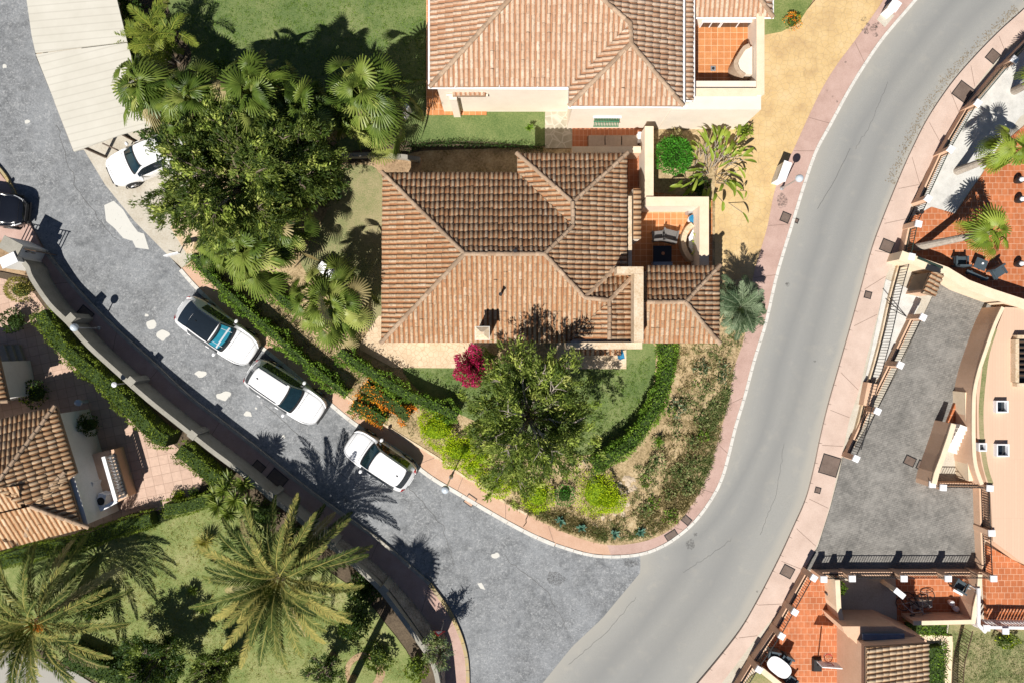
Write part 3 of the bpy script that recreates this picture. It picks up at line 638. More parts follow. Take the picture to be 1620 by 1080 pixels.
# ---------------- cars ----------------
def crom(keys, t):
    """Catmull-Rom through keys at parameter t in 0..1"""
    k = len(keys) - 1; u = min(max(t, 0), 1) * k; i = min(int(u), k - 1); f = u - i
    p = [np.array(keys[max(i - 1, 0)]), np.array(keys[i]), np.array(keys[i + 1]), np.array(keys[min(i + 2, k)])]
    return .5 * (2 * p[1] + (p[2] - p[0]) * f + (2 * p[0] - 5 * p[1] + 4 * p[2] - p[3]) * f * f + (3 * p[1] - p[0] - 3 * p[2] + p[3]) * f ** 3)
def interp(x, tab): return float(np.interp(x, [a for a, _ in tab], [b for _, b in tab]))
def make_car(label, L=4.5, W=1.84, Hh=1.62, paint='carwhite', ws=(.20, .44), rs=(.90, .985), hood=.98, deck=1.06, roof_black=False, sun=False, rails=True, kind='suv', glass_rear_slope=.0, scoop=False, group='cars'):
    """front of the car points to +x; origin on the ground in the middle"""
    root = empty('parked_car', (0, 0, 0), label, 'car', group); hw = W / 2
    f0 = L / 2
    # positions along x measured from the nose (0..1)
    wtab = [(0, .40), (.01, .56), (.03, .70), (.065, .82), (.12, .915), (.2, .97), (.5, 1), (.8, .985), (.9, .93), (.955, .82), (.985, .68), (1, .50)]
    ttab = [(0, .60), (.02, .76), (.06, .86), (.13, hood - .06), (ws[0], hood), (ws[0] + .035, hood + .1), (ws[1] - .03, Hh - .07), (ws[1], Hh - .03), (ws[1] + .1, Hh), (rs[0] - .12, Hh - .02), (rs[0], Hh - .08), (rs[1] - .01, deck + .03), (rs[1], deck - .05), (.995, .8), (1, .62)]
    rtab = [(0, .80), (.13, .84), (ws[0], .80), (ws[1], .62), (.6, .61), (rs[0], .60), (rs[1], .74), (1, .8)]
    def S(xf, t):
        s = abs(t); sg = 1 if t >= 0 else -1; w_ = hw * interp(xf, wtab); zt = interp(xf, ttab); zs = min(.88 + .05 * xf, zt - .06); wr = w_ * interp(xf, rtab)
        tuck = .3 + .12 * (abs(xf - .5) * 2) ** 6
        keys = [(0, zt + .015), (wr * .55, zt + .005), (wr * .93, zt - .035), (wr + (w_ * .93 - wr) * .12, zt - .075), (w_ * .945, zs + .04), (w_ * .995, zs - .1), (w_, .6), (w_ * .97, tuck)]
        y, z = crom(keys, s); return Vector((f0 - xf * L, sg * y, z))
    xs = sorted(set([0, .008, .02, .04, .07, .1, .13, .17, ws[0], ws[0] + .03, ws[0] + .08, (ws[0] + ws[1]) / 2, ws[1] - .06, ws[1] - .02, ws[1], .5, .56, .62, .68, .74, .8, rs[0] - .06, rs[0] - .02, rs[0], (rs[0] + rs[1]) / 2, rs[1] - .015, rs[1], .985, .993, 1]))
    xs = [x for i, x in enumerate(xs) if i == 0 or x - xs[i - 1] > .004]
    ts = np.linspace(-1, 1, 45); V = [S(x, t) for x in xs for t in ts]; n = len(ts)
    Fq = [(i * n + j, i * n + j + 1, (i + 1) * n + j + 1, (i + 1) * n + j) for i in range(len(xs) - 1) for j in range(n - 1)]
    b = MB(); b.add(V, Fq, 0); b.add([S(0, t) for t in ts], [tuple(range(n))], 0); b.add([S(1, t) for t in ts], [tuple(range(n))[::-1]], 0)
    body = b.build('body', MT[paint], root, smooth=True, local=True)
    def patch(name, x0, x1, t0, t1, mt, o=.012, nx=7, ny=9, curve=0.0, par=root, narrow=0, bow=0, smooth_=True):
        p = MB(); vs = []
        for i in range(nx + 1):
            for j in range(ny + 1):
                fx, fy = i / nx, j / ny; t = t0 + (t1 - t0) * fy; tt = (fy - .5) * 2
                x = x0 + (x1 - x0) * fx + curve * tt * tt * (1 - fx) + bow * tt * tt * fx; t = t * (1 - narrow * fx)
                a, c, e_ = S(x, t), S(x + .004, t), S(x, t + .01); nn = (c - a).cross(e_ - a)
                if nn.length < 1e-9: nn = Vector((0, 0, 1))
                nn.normalize()
                if nn.dot(a - Vector((a.x, 0, .5))) < 0: nn = -nn
                vs.append(a + nn * o)
        m_ = ny + 1
        p.add(vs, [(i * m_ + j, i * m_ + j + 1, (i + 1) * m_ + j + 1, (i + 1) * m_ + j) for i in range(nx) for j in range(ny)])
        return p.build(name, MT[mt], par, smooth=smooth_, local=True)
    ta = 3.05 / 7
    patch('windscreen', ws[0] + .012, ws[1] - .012, -.405, .405, 'trim', .008, 8, 14, .035, bow=.03)
    wsn = patch('windscreen_glass', ws[0] + .035, ws[1] - .03, -.365, .365, 'glass2', .014, 8, 14, .035, bow=.03)
    if sun:
        patch('sunshade', ws[0] + .055, ws[1] - .045, -.30, .30, 'shade', .018, 8, 12, .03, bow=.025, par=wsn)
        for k_ in (-1, 1): patch('sunshade_fold', ws[0] + .05, ws[1] - .04, k_ * .17 - .006, k_ * .17 + .006, 'clearlamp', .018, 6, 1, par=wsn)
        patch('sunshade_fold', ws[0] + .085, ws[0] + .1, -.28, .28, 'clearlamp', .023, 2, 8, par=wsn)
    patch('rear_window', rs[0] + .008, rs[1] - .02, -.37, .37, 'glass', .012, 5, 12, -.03, bow=-.02)
    if roof_black: patch('roof_panel', ws[1] + .002, rs[0] + .004, -.36, .36, 'glass', .013, 14, 12)
    for sg in (1, -1):
        a_, b_ = (.46, .575) if sg > 0 else (-.46, -.575)
        patch('side_window', ws[0] + .07, rs[0] - .02, a_, b_, 'glass', .008, 16, 3)
        for q in (.43, .68):
            d_ = MB(); p = S(q + .05, sg * .68); d_.box((p.x, p.y + sg * .012, p.z + .02), (.2, .035, .03)); d_.build('door_handle', MT[paint], root, local=True)
        mm = MB(); p = S(ws[0] + .095, sg * .6); mm.sphere((p.x, p.y + sg * .13, p.z + .06), .12, 12, 0, (.75, 1.0, .62)); mm.build('wing_mirror', MT[paint], root, smooth=True, local=True)
        patch('headlight', .028, .125, sg * .49, sg * .64, 'clearlamp', .008, 6, 4)
        patch('tail_light', .955, .99, sg * .45, sg * .68, 'redlamp', .01, 4, 5)
        if rails:
            r_ = MB(); r_.tube([S(x, sg * .30) + Vector((0, 0, .035)) for x in np.linspace(ws[1] + .03, rs[0] - .02, 10)], .016, 6); r_.build('roof_rail', MT['trim'], root, local=True)
        for q in (.19, .80):
            x = f0 - q * L; wz = .335; wb = MB(); yy = sg * (hw - .115)
            for (rr, wd, y_) in ((wz, .22, yy),):
                vs = []; prof = [(rr * .6, -wd / 2), (rr * .96, -wd / 2), (rr, -wd / 2 + .03), (rr, wd / 2 - .03), (rr * .96, wd / 2), (rr * .6, wd / 2)]
                for (r0, yy_) in prof:
                    for j in range(20): a = 2 * math.pi * j / 20; vs.append((x + r0 * math.cos(a), y_ + yy_, wz + r0 * math.sin(a)))
                wb.add(vs, [(i * 20 + j, i * 20 + (j + 1) % 20, (i + 1) * 20 + (j + 1) % 20, (i + 1) * 20 + j) for i in range(5) for j in range(20)])
            wl = wb.build('wheel', MT['tyre'], root, local=True)
            rb = MB(); rb.sphere((x, yy + sg * .1, wz), wz * .2, 10, 0, (1, .3, 1))
            for j in range(5):
                a = 2 * math.pi * j / 5; rb.tube([(x, yy + sg * .1, wz), (x + wz * .6 * math.cos(a), yy + sg * .09, wz + wz * .6 * math.sin(a))], .03, 5)
            rb.build('rim', MT['rim'], wl, local=True)
            ar = MB(); ar.tube([(x + (wz + .06) * math.cos(a), sg * (hw * interp(q, wtab) + .002), wz + (wz + .06) * math.sin(a)) for a in np.linspace(-.1, math.pi + .1, 14)], .03, 5); ar.build('wheel_arch', MT['trim'], root, local=True)
    g = MB(); g.box((f0 - .012, 0, .55), (.05, W * .5, .2)); g.build('grille', MT['trim'], root, local=True)
    g = MB(); g.box((f0 - .0, 0, .36), (.07, W * .62, .12)); g.build('bumper', MT['trim'], root, local=True)
    g = MB(); g.box((-f0 + .02, 0, .4), (.08, W * .62, .14)); g.build('bumper', MT['trim'], root, local=True)
    g = MB(); g.box((-f0 - .012, 0, .72), (.02, .5, .11)); g.build('number_plate', MT['plastic_white'], root, local=True)
    a = MB(); p = S(rs[0] - .07, 0); a.box((p.x, p.y, p.z + .03), (.13, .04, .06), 0, 0, .4); a.build('roof_aerial', MT['trim'], root, local=True)
    for (xx) in (ws[0] + .005,):
        wpr = MB()
        for sg in (-.05, .3): wpr.tube([S(ws[0] + .03, sg) + Vector((0, 0, .02)), S(ws[0] + .035, sg - .28) + Vector((0, 0, .025))], .008, 4)
        wpr.build('wiper', MT['trim'], root, local=True)
    pl = MB(); pl.tube([S(ws[0] - .012, t) + Vector((0, 0, -.002)) for t in np.linspace(-.42, .42, 9)], .012, 4)
    for sg in (-1, 1): pl.tube([S(x, sg * .455) + Vector((0, 0, -.003)) for x in np.linspace(.1, ws[0] - .01, 6)], .006, 4)
    pl.tube([S(.055, t) + Vector((0, 0, -.001)) for t in np.linspace(-.36, .36, 9)], .007, 4)
    pl.build('panel_gap', MT['trim'], root, local=True)
    return root
def put_car(c, nose, tail, zref=.8):
    a, b_ = Vector(G2(*nose, zref)), Vector(G2(*tail, zref)); m_ = (a + b_) / 2; c.location = (m_.x, m_.y, 0); c.rotation_euler = (0, 0, math.atan2((a - b_).y, (a - b_).x)); return (a - b_).length

# ---------------- small builders ----------------
def pillar(parent, px, py, h=1.35, size=.27, mt='peach', capz=.07, rz=0, cap='capwhite', world=None, z0=0):
    x, y = world or G2(px, py, h); p = MB(); p.box((x, y, z0 + (h - z0) / 2 - capz / 2), (size, size, h - z0 - capz), rz); po = p.build('pillar', MT[mt], parent)
    c = MB(); c.box((x, y, h - capz / 2), (size + .07, size + .07, capz), rz, 0, .93); c.build('cap', MT[cap], po); return x, y
def railing(name, pts, z0, z1, mt, parent, step=.13, r=.011, base=0):
    """bars between two rails along 3-D plan points"""
    b = MB()
    for (a, c) in zip(pts[:-1], pts[1:]):
        a, c = Vector(a[:2]), Vector(c[:2]); L = (c - a).length; n = max(1, int(L / step)); ang = math.atan2((c - a).y, (c - a).x); m_ = (a + c) / 2
        for z in (z0 + .04, z1 - .02): b.box((m_.x, m_.y, z), (L, .035, .035), ang)
        for i in range(n):
            p = a.lerp(c, (i + .5) / n); b.box((p.x, p.y, (z0 + z1) / 2), (r * 2, r * 2, z1 - z0 - .05), ang)
    return b.build(name, MT[mt], parent)
def wall_thing(name, label, pts, h, th, mt, cap=None, capw=.0, caph=.06, cat='wall', group=None, z0=-.02, world=False, zt=None):
    P = pts if world else PX(pts, h if zt is None else zt); root = empty(name, (P[0][0], P[0][1], 0), label, cat, group)
    b = MB(); b.band(P, th / 2, th / 2, z0, h - (caph if cap else 0)); b.build('wall_body', MT[mt], root)
    if cap: c = MB(); c.band(P, th / 2 + capw, th / 2 + capw, h - caph + .003, h); c.build('coping', MT[cap], root)
    return root, P
def cover(px, py, w_, h_, rz, label, name='manhole_cover', mt='metal_cover', z=.125):
    x, y = G2(px, py); r = empty(name, (x, y, z), label, 'drain cover'); b = MB(); b.box((x, y, z + .006), (w_, h_, .012), rz); o = b.build('plate', MT[mt], r)
    f = MB(); ca, sa = math.cos(rz), math.sin(rz)
    for dx, dy, lx, ly in ((0, h_ / 2, w_ + .05, .04), (0, -h_ / 2, w_ + .05, .04), (w_ / 2, 0, .04, h_ - .05), (-w_ / 2, 0, .04, h_ - .05)):
        f.box((x + dx * ca - dy * sa, y + dx * sa + dy * ca, z + .009), (lx, ly, .02), rz)
    f.build('frame', MT['iron'], r); return r
def lamp_post(px, py, h, bx, by, label):
    x, y, _ = G(px, py, h); r = empty('street_lamp', (x, y, .12), label, 'street lamp', 'globe street lamps'); p = MB()
    p.lathe((x, y, .12), [(.11, 0), (.11, .05), (.06, .1), (.055, .35), (.035, .4), (.03, h - .45)], 12); p.build('pole', MT['steel'], r)
    g = MB(); g.sphere((x, y, h - .18), .2, 20); g.build('globe', MT['globe'], r, smooth=True)
    c = MB(); c.lathe((x, y, h - .42), [(.05, 0), (.09, .04), (.09, .09)], 12); c.build('collar', MT['trim'], r); return r
def rock(px, py, r, label='rounded tan garden rock', group='rocks edging the flower bed'):
    x, y = G2(px, py); b = bmesh.new(); bmesh.ops.create_icosphere(b, subdivisions=2, radius=r)
    for v in b.verts: v.co *= random.uniform(.78, 1.15); v.co.z *= .6; v.co.x *= 1.25
    a = random.uniform(0, 6); bmesh.ops.rotate(b, verts=b.verts, cent=(0, 0, 0), matrix=Matrix.Rotation(a, 3, 'Z')); bmesh.ops.translate(b, verts=b.verts, vec=(x, y, r * .35))
    me = bpy.data.meshes.new('rock'); b.to_mesh(me); b.free(); return tag(finish('rock', me, MT['rock'], None, False, False), label, 'rock', group)
def hipwall(name, poly_px, z, inset, zt, mt, parent, zb=0):
    P = PX(poly_px, z); a = sum(P[i][0] * P[(i + 1) % len(P)][1] - P[(i + 1) % len(P)][0] * P[i][1] for i in range(len(P)))
    if a < 0: P = P[::-1]
    n = len(P); Q = []
    for i in range(n):
        A, B, D_ = Vector(P[i - 1]), Vector(P[i]), Vector(P[(i + 1) % n]); t1, t2 = (B - A).normalized(), (D_ - B).normalized()
        n1, n2 = Vector((-t1.y, t1.x)), Vector((-t2.y, t2.x)); k = (n1 + n2); k = k / max(.2, k.dot(n1)); Q.append(tuple(B + k * inset))
    b = MB(); b.prism(Q, zb, zt); return b.build(name, MT[mt], parent), Q
def window(parent, x, y, z, w_, h_, rz, shutter=None, name='window'):
    f = MB(); ca, sa = math.cos(rz), math.sin(rz)
    for dx, dz, lx, lz in ((0, h_ / 2, w_ + .1, .07), (0, -h_ / 2, w_ + .1, .07), (w_ / 2 + .015, 0, .07, h_ - .07), (-w_ / 2 - .015, 0, .07, h_ - .07), (0, 0, .05, h_ - .07)):
        f.box((x + dx * ca, y + dx * sa, z + dz), (lx, .1, lz), rz)
    o = f.build(name, MT['plastic_white'], parent); g = MB(); g.box((x, y, z), (w_, .05, h_), rz); g.build('pane', MT['glass'], o); return o
def gutter(parent, pts, z, r=.06):
    b = MB(); b.tube([(*p, z) for p in pts], r, 8); return b.build('gutter', MT['gutter'], parent)
# ================= THE SETTING =================
KIN = [(1470, -30), (1448, 0), (1397, 60), (1367, 103), (1340, 147), (1313, 197), (1290, 240), (1272, 290), (1252, 355), (1228, 435), (1210, 512), (1192, 570), (1177, 627), (1163, 673), (1152, 718), (1143, 750), (1130, 779), (1107, 813), (1083, 838), (1050, 861), (1013, 875), (967, 879), (927, 875), (877, 860), (840, 844), (800, 823), (760, 800), (723, 778), (687, 757), (658, 735), (647, 722), (567, 673), (517, 633), (457, 583), (425, 557), (400, 537), (350, 492), (310, 453), (287, 427)]
PIN = [(1410, -30), (1397, 0), (1350, 67), (1323, 103), (1300, 140), (1277, 187), (1253, 240), (1227, 293), (1213, 358), (1200, 403), (1190, 440), (1177, 530), (1160, 583), (1150, 640), (1133, 700), (1122, 737), (1108, 772), (1088, 805), (1065, 832), (1035, 849), (1000, 858), (960, 860), (917, 850), (867, 829), (833, 812), (800, 794), (760, 767), (733, 752), (690, 722), (633, 687), (587, 656), (547, 626), (500, 590), (450, 547), (400, 500), (377, 481), (333, 443), (303, 415)]
KOUT = [(1680, -40), (1620, 18), (1577, 57), (1533, 103), (1500, 143), (1467, 193), (1440, 247), (1417, 300), (1395, 355), (1380, 397), (1363, 460), (1347, 517), (1327, 587), (1310, 647), (1297, 703), (1290, 737), (1277, 787), (1257, 833), (1233, 885), (1197, 955), (1165, 1007), (1103, 1083), (1050, 1140)]
POUT = [(1680, 10), (1620, 57), (1587, 82), (1540, 140), (1515, 180), (1487, 230), (1453, 293), (1433, 347), (1417, 403), (1400, 437), (1387, 497), (1370, 563), (1357, 617), (1343, 660), (1333, 705), (1322, 753), (1310, 803), (1290, 863), (1270, 900), (1240, 953), (1198, 1003), (1150, 1066), (1100, 1130)]
KL = [(75, 400), (113, 447), (153, 490), (187, 523), (220, 553), (253, 583), (300, 627), (350, 665), (400, 703), (430, 727), (467, 757), (510, 790), (557, 823), (600, 853), (640, 887), (680, 922), (703, 953), (720, 983), (734, 1020), (740, 1060), (740, 1140)]
WB = [(55, 410), (82, 450), (127, 503), (180, 557), (233, 607), (283, 651), (333, 693), (372, 722), (410, 752), (467, 800), (517, 833), (587, 883), (633, 927), (667, 967), (693, 1007), (705, 1053), (705, 1140)]
def SM(p, n=4): return smooth(PX(p), n)
BIG = [(-4000, -4000), (5600, -4000), (5600, 5000), (-4000, 5000)]
g = MB(); g.sheet(PX(BIG), -.06); struct('ground', g, MT['soil'])
# old asphalt street
top_l = [(-300, -300), (40, -300), (42, 0), (50, 57), (57, 90), (87, 163), (117, 240), (133, 237), (167, 293), (213, 350), (267, 405)]
g = MB(); g.sheet(PX(top_l) + SM(KIN[::-1][:20]) + PX([(1060, 865), (1060, 900), (1000, 1000), (930, 1082), (900, 1300), (740, 1300)]) + SM(KL[::-1]) + PX([(60, 375), (35, 330), (25, 300), (0, 268), (-60, 200), (-300, 100)]), 0); struct('old_road', g, MT['old'])
def resample(P, n):
    P = np.array(P); c = np.concatenate([[0], np.cumsum(np.linalg.norm(np.diff(P, axis=0), axis=1))]); t = np.linspace(0, c[-1], n); return np.stack([np.interp(t, c, P[:, 0]), np.interp(t, c, P[:, 1])], 1)
Ri = np.concatenate([resample(SM(KIN[:15]), 60), resample(SM(KIN[14:21]), 30)[1:], resample(PX([KIN[20], (1013, 905), (952, 978), (905, 1022), (855, 1084), (780, 1190)]), 40)[1:]]); Ro = np.concatenate([resample(SM(KOUT[:11]), 60), resample(SM(KOUT[10:18]), 30)[1:], resample(SM(KOUT[17:] + [(1000, 1200)]), 40)[1:]])
tt = np.linspace(0, 1, 25); Vr = (Ri[:, None] * (1 - tt)[None, :, None] + Ro[:, None] * tt[None, :, None]).reshape(-1, 2); Vr = np.concatenate([Vr, np.full((len(Vr), 1), .004)], 1); nn_ = len(Ri)
Fr = [(i * 25 + j, i * 25 + j + 1, (i + 1) * 25 + j + 1, (i + 1) * 25 + j) for i in range(nn_ - 1) for j in range(24)]
o = npm('main_road', Vr, np.array(Fr)[:, ::1], MT['new']); at = o.data.attributes.new('lane', 'FLOAT', 'POINT'); at.data.foreach_set('value', np.tile(tt, nn_).astype(np.float32)); o['kind'] = 'structure'
# faint kerbside dirt
deb = MB()
o1 = smooth(PX([(1612, 18), (1575, 50), (1530, 97), (1495, 137), (1462, 187), (1437, 237), (1413, 292)]), 8)
rs_ = np.random.default_rng(3)
for _ in range(900):
    i = rs_.integers(0, len(o1) - 1); p = Vector(o1[i]).lerp(Vector(o1[i + 1]), rs_.random()); q = Vector(o1[i + 1]) - Vector(o1[i]); nn = Vector((q.y, -q.x)).normalized()
    p += nn * (rs_.normal(.18, .13)); r_ = rs_.uniform(.015, .05); a = rs_.uniform(0, 6)
    deb.box((p.x, p.y, .012), (r_ * 1.6, r_, .014), a, 0, .5)
tag(deb.build('road_debris', MT['debris']), 'dry leaves and grit along the far kerb', 'debris', kind='stuff')
deb = MB(); ko = SM(KIN[22:], 8)
for _ in range(1500):
    i = rs_.integers(0, len(ko) - 1); p = Vector(ko[i]).lerp(Vector(ko[i + 1]), rs_.random()); q = Vector(ko[i + 1]) - Vector(ko[i]); nn = Vector((-q.y, q.x)).normalized()
    p += nn * -abs(rs_.normal(.0, .28)) ; r_ = rs_.uniform(.012, .04); deb.box((p.x, p.y, .01), (r_ * 1.6, r_, .014), rs_.uniform(0, 6), 0, .5)
tag(deb.build('road_grit', MT['kerbgrey']), 'loose pale grit and chippings along the near kerb', 'debris', kind='stuff')
# dirt stains beside the kerbs
g = MB(); W_ = smooth(PX([(1600, 40), (1577, 62), (1533, 108), (1500, 147), (1467, 196), (1442, 247), (1419, 300), (1402, 345)]), 6)
g.band(W_, .34, .0, .006, .010); struct('road_edge_dirt', g, MT['debris'])
# pavements (raised) with kerbs
def pav(name, kerb, inner, mt, z=.12): g = MB(); g.prism(SM(kerb) + SM(inner[::-1]), -.02, z); return g
g = pav('pavement', KIN[:22], PIN[:22], 'pink'); 
def joints(g, kerb, inner, idx, m=1):
    for i in idx:
        a, b_ = Vector(G2(*kerb[i])), Vector(G2(*inner[min(range(len(inner)), key=lambda j: (inner[j][0] - kerb[i][0]) ** 2 + (inner[j][1] - kerb[i][1]) ** 2)]))
        t = (b_ - a).normalized(); b_ = b_ - t * .04; nn = Vector((-t.y, t.x)) * .012
        g.add([(*(a + nn), .1235), (*(a - nn), .1235), (*(b_ - nn), .1235), (*(b_ + nn), .1235)], [(0, 3, 2, 1)] if False else [(0, 1, 2, 3)], m)
joints(g, KIN, PIN, [3, 5, 6, 8, 9, 10, 12, 14, 16, 18]); struct('pavement', g, [MT['pink'], MT['joint']])
g = pav('pavement', KIN[21:], PIN[21:], 'pink2'); joints(g, KIN, PIN, [23, 25, 27, 29, 31, 33, 35]); struct('lower_pavement', g, [MT['pink2'], MT['joint']])
g = pav('pavement', KOUT, POUT, 'pale'); joints(g, KOUT, POUT, list(range(1, 21))); struct('far_pavement', g, [MT['pale'], MT['joint']])
g = pav('pavement', KL, WB, 'pink', .12); joints(g, KL, WB, list(range(1, 19, 2))); struct('walled_pavement', g, [MT['pink'], MT['joint']])
def kerb(name, line, wl, wr, mt, gap=.9, zt=.15, seed=0):
    rs2 = random.Random(seed); W_ = SM(line, 10); P = [Vector(p) for p in W_]; cum = [0]
    for a, b_ in zip(P[:-1], P[1:]): cum.append(cum[-1] + (b_ - a).length)
    def at(s):
        for i in range(len(cum) - 1):
            if cum[i + 1] >= s: return P[i].lerp(P[i + 1], (s - cum[i]) / max(1e-6, cum[i + 1] - cum[i]))
        return P[-1]
    g = MB(); s = 0
    while s < cum[-1] - .2:
        e = min(cum[-1], s + gap * rs2.uniform(.9, 1.1)); k = [tuple(at(s + (e - .02 - s) * q / 3)) for q in range(4)]
        g.band(k, wl, wr, -.02, zt + rs2.uniform(-.006, .006)); s = e
    return struct(name, g, mt)
kerb('kerb', KIN[:24], .07, .09, MT['kerb'], .5)
kerb('lower_kerb', KIN[23:], .1, .1, MT['kerb'], .9, .15, 2)
kerb('far_kerb', KOUT, .06, .10, MT['pale'], 1.0, .135, 3)
kerb('walled_kerb', KL[:16], .08, .08, MT['kerbgrey'], .9, .15, 4)
kerb('yellow_kerb', KL[15:], .09, .09, MT['yellow'], .7, .15, 5)
kerb('garden_edge_kerb', [(p[0] - 1, p[1] + 1) for p in PIN[24:36]], .0, .12, MT['coping'], 1.1, .16, 6)
g = MB(); g.prism(PX([(-120, 190), (-60, 215), (0, 272), (22, 300), (40, 335), (64, 385), (72, 398), (52, 408), (20, 380), (-120, 380)]), -.02, .12); struct('gate_pavement', g, MT['pink'])
kerb('gate_kerb', [(-60, 206), (0, 266), (20, 296), (30, 318), (44, 345)], .07, .07, MT['yellow'], .6, .15, 9)
# worn pale patches on the old street
g = MB()
for (x, y, r, sx, sy) in ((185, 350, 1, 1, 1),): g.prism(PX([(165, 325), (180, 318), (195, 332), (207, 352), (222, 372), (208, 381), (195, 377), (182, 362), (168, 350)]), -.02, .007)
g.prism(PX([(200, 362), (228, 370), (236, 395), (215, 392)]), -.02, .009)
struct('concrete_patch', g, MT['worn'])
g = MB()
for (x, y, r, sx) in ((7, 105, 4, 1), (43, 193, 4.5, 1), (232, 499, 3, 1), (241, 513, 8, 1.1), (256, 530, 9, 1.3), (318, 592, 6.5, 1.3), (355, 626, 8.5, 1.2), (392, 654, 6, 1.1), (405, 645, 2, 1), (785, 878, 5, 1.3), (449, 690, 2.5, 1)):
    c = G2(x, y); g.prism([(a, b_) for a, b_ in blob(c[0], c[1], r / 30, 9, .34, sx, .85)], -.01, .008)
g.prism(PX([(755, 922), (762, 921), (768, 932), (760, 930)]), -.01, .008)
struct('paint_spots', g, MT['worn'])
# concrete apron and carport floor
g = MB(); g.prism(PX([(117, 240), (133, 237), (167, 293), (213, 350), (267, 405), (288, 424), (306, 412), (330, 350), (330, 230), (230, 120), (190, 0), (190, -200), (45, -200), (45, 0), (87, 163)]), -.02, .035); struct('concrete_apron', g, MT['concrete'])
g = MB(); g.prism(PX([(270, 360), (300, 300), (330, 250), (350, 330), (310, 400), (296, 402)]), -.02, .05); struct('sand_patch', g, MT['terrace'])
# tan stamped driveway
g = MB(); g.prism(PX([(1297, -60), (1290, 0), (1275, 18), (1260, 37), (1233, 50), (1200, 57), (1190, 170), (1145, 214), (1128, 300), (1115, 330), (1100, 450), (1186, 450)]) + SM(PIN[:11][::-1]), -.02, .11); struct('driveway', g, MT['stamped'])
# big wedge garden soil
g = MB(); g.prism(SM(PIN[10:]) + PX([(310, 380), (360, 260), (560, 260), (670, 240), (905, 232), (905, 200), (1130, 205), (1130, 445)]), -.02, .13); struct('garden_soil', g, MT['drysoil'])
def lawn(name, pts, mt, z, n=3): g = MB(); g.prism(smooth(PX(pts), n, True), -.02, z); struct(name, g, MT[mt])
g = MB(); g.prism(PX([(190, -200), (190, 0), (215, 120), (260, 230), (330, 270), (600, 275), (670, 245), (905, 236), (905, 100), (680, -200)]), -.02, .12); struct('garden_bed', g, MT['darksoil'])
lawn('upper_lawn', [(282, -60), (268, 0), (276, 40), (305, 85), (290, 120), (260, 180), (300, 250), (420, 260), (560, 240), (660, 215), (690, 140), (690, -60)], 'lawn', .14)
lawn('side_lawn', [(640, 172), (700, 172), (780, 174), (866, 172), (866, 204), (862, 232), (780, 226), (700, 224), (642, 224)], 'lawn', .145)
lawn('west_lawn', [(612, 300), (575, 262), (540, 280), (512, 352), (485, 395), (478, 420), (520, 470), (570, 500), (592, 528), (618, 520)], 'lawn3', .145)
lawn('south_lawn', [(640, 578), (700, 575), (780, 575), (900, 570), (985, 555), (1030, 540), (1036, 580), (1026, 640), (1008, 676), (975, 704), (930, 718), (850, 705), (740, 660), (680, 630), (650, 603)], 'lawn', .145)
g = MB(); g.prism(PX([(600, 500), (615, 500), (800, 500), (752, 582), (622, 581), (570, 552), (570, 545)]), -.02, .16); struct('terrace', g, MT['terrace'])
g = MB(); g.prism(PX([(880, 500), (990, 500), (990, 583), (880, 583)]), -.02, .17); struct('porch_floor', g, MT['coping'])
g = MB(); g.prism(PX([(862, 165), (906, 165), (906, 236), (862, 236)]), -.02, .165); struct('crazy_paving', g, MT['flag'])
g = MB(); g.prism(PX([(585, 247), (668, 247), (668, 275), (600, 275)]), -.02, .15); struct('side_path', g, MT['soil'])
g = MB(); g.prism(PX([(1203, -60), (1290, -60), (1284, 4), (1262, 38), (1235, 52), (1203, 58)]), -.02, .125); struct('verge', g, MT['lawn2'])
# lower-left gardens
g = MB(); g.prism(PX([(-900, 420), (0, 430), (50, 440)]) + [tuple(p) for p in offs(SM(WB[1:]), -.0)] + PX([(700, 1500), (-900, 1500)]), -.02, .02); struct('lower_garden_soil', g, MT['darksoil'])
g = MB(); g.prism(PX([(-900, 430), (0, 440), (45, 450), (80, 500), (150, 585), (250, 680), (325, 745), (312, 785), (265, 800), (150, 850), (-900, 900)]), -.02, .04); struct('pink_paving', g, MT['pinktile'])
lawn('lower_lawn', [(-300, 880), (0, 872), (120, 850), (210, 826), (300, 800), (370, 790), (440, 850), (560, 930), (610, 985), (655, 1050), (670, 1130), (560, 1150), (300, 1140), (170, 1085), (90, 1040), (0, 1010), (-300, 1000)], 'lawn2', .05)
g = MB(); g.prism(PX([(-900, 1030), (0, 1022), (50, 1036), (120, 1062), (180, 1100), (300, 1300), (-900, 1300)]), -.02, .07); struct('garden_lane', g, MT['new'])
# round flower bed ring on the lower lawn
g = MB(); c = G2(578, 1062); g.prism(blob(c[0], c[1], 1.05, 14, .05, 1.0, 1.0), -.02, .06); struct('flower_bed', g, MT['soil'])
g = MB(); g.prism(blob(c[0] - .1, c[1], .72, 14, .05), -.02, .07); struct('flower_bed_lawn', g, MT['lawn2'])
# right side
g = MB(); g.prism([tuple(p) for p in SM(POUT)] + PX([(1400, 1500), (2500, 1500), (2500, -300), (1700, -300)]), -.02, .06); struct('right_plot_ground', g, MT['concrete'])
g = MB(); g.prism(PX([(1690, 0), (1622, 62), (1590, 88), (1542, 146), (1518, 185), (1490, 235), (1458, 297), (1440, 345), (1508, 338), (1550, 277), (1577, 233), (1612, 186), (1700, 120)]), -.02, .09); struct('white_gravel', g, MT['gravel'])
g = MB(); g.prism(PX([(1440, 345), (1472, 328), (1510, 339), (1551, 278), (1578, 234), (1700, 130), (1900, 130), (1900, 520), (1640, 490), (1560, 462), (1495, 425), (1424, 392)]), -.02, .1); struct('orange_patio', g, MT['orange'])
g = MB(); g.prism(PX([(1400, 442), (1450, 462), (1455, 480), (1388, 598), (1366, 602), (1380, 540)]), -.02, .09); struct('gravel_strip', g, MT['gravel'])
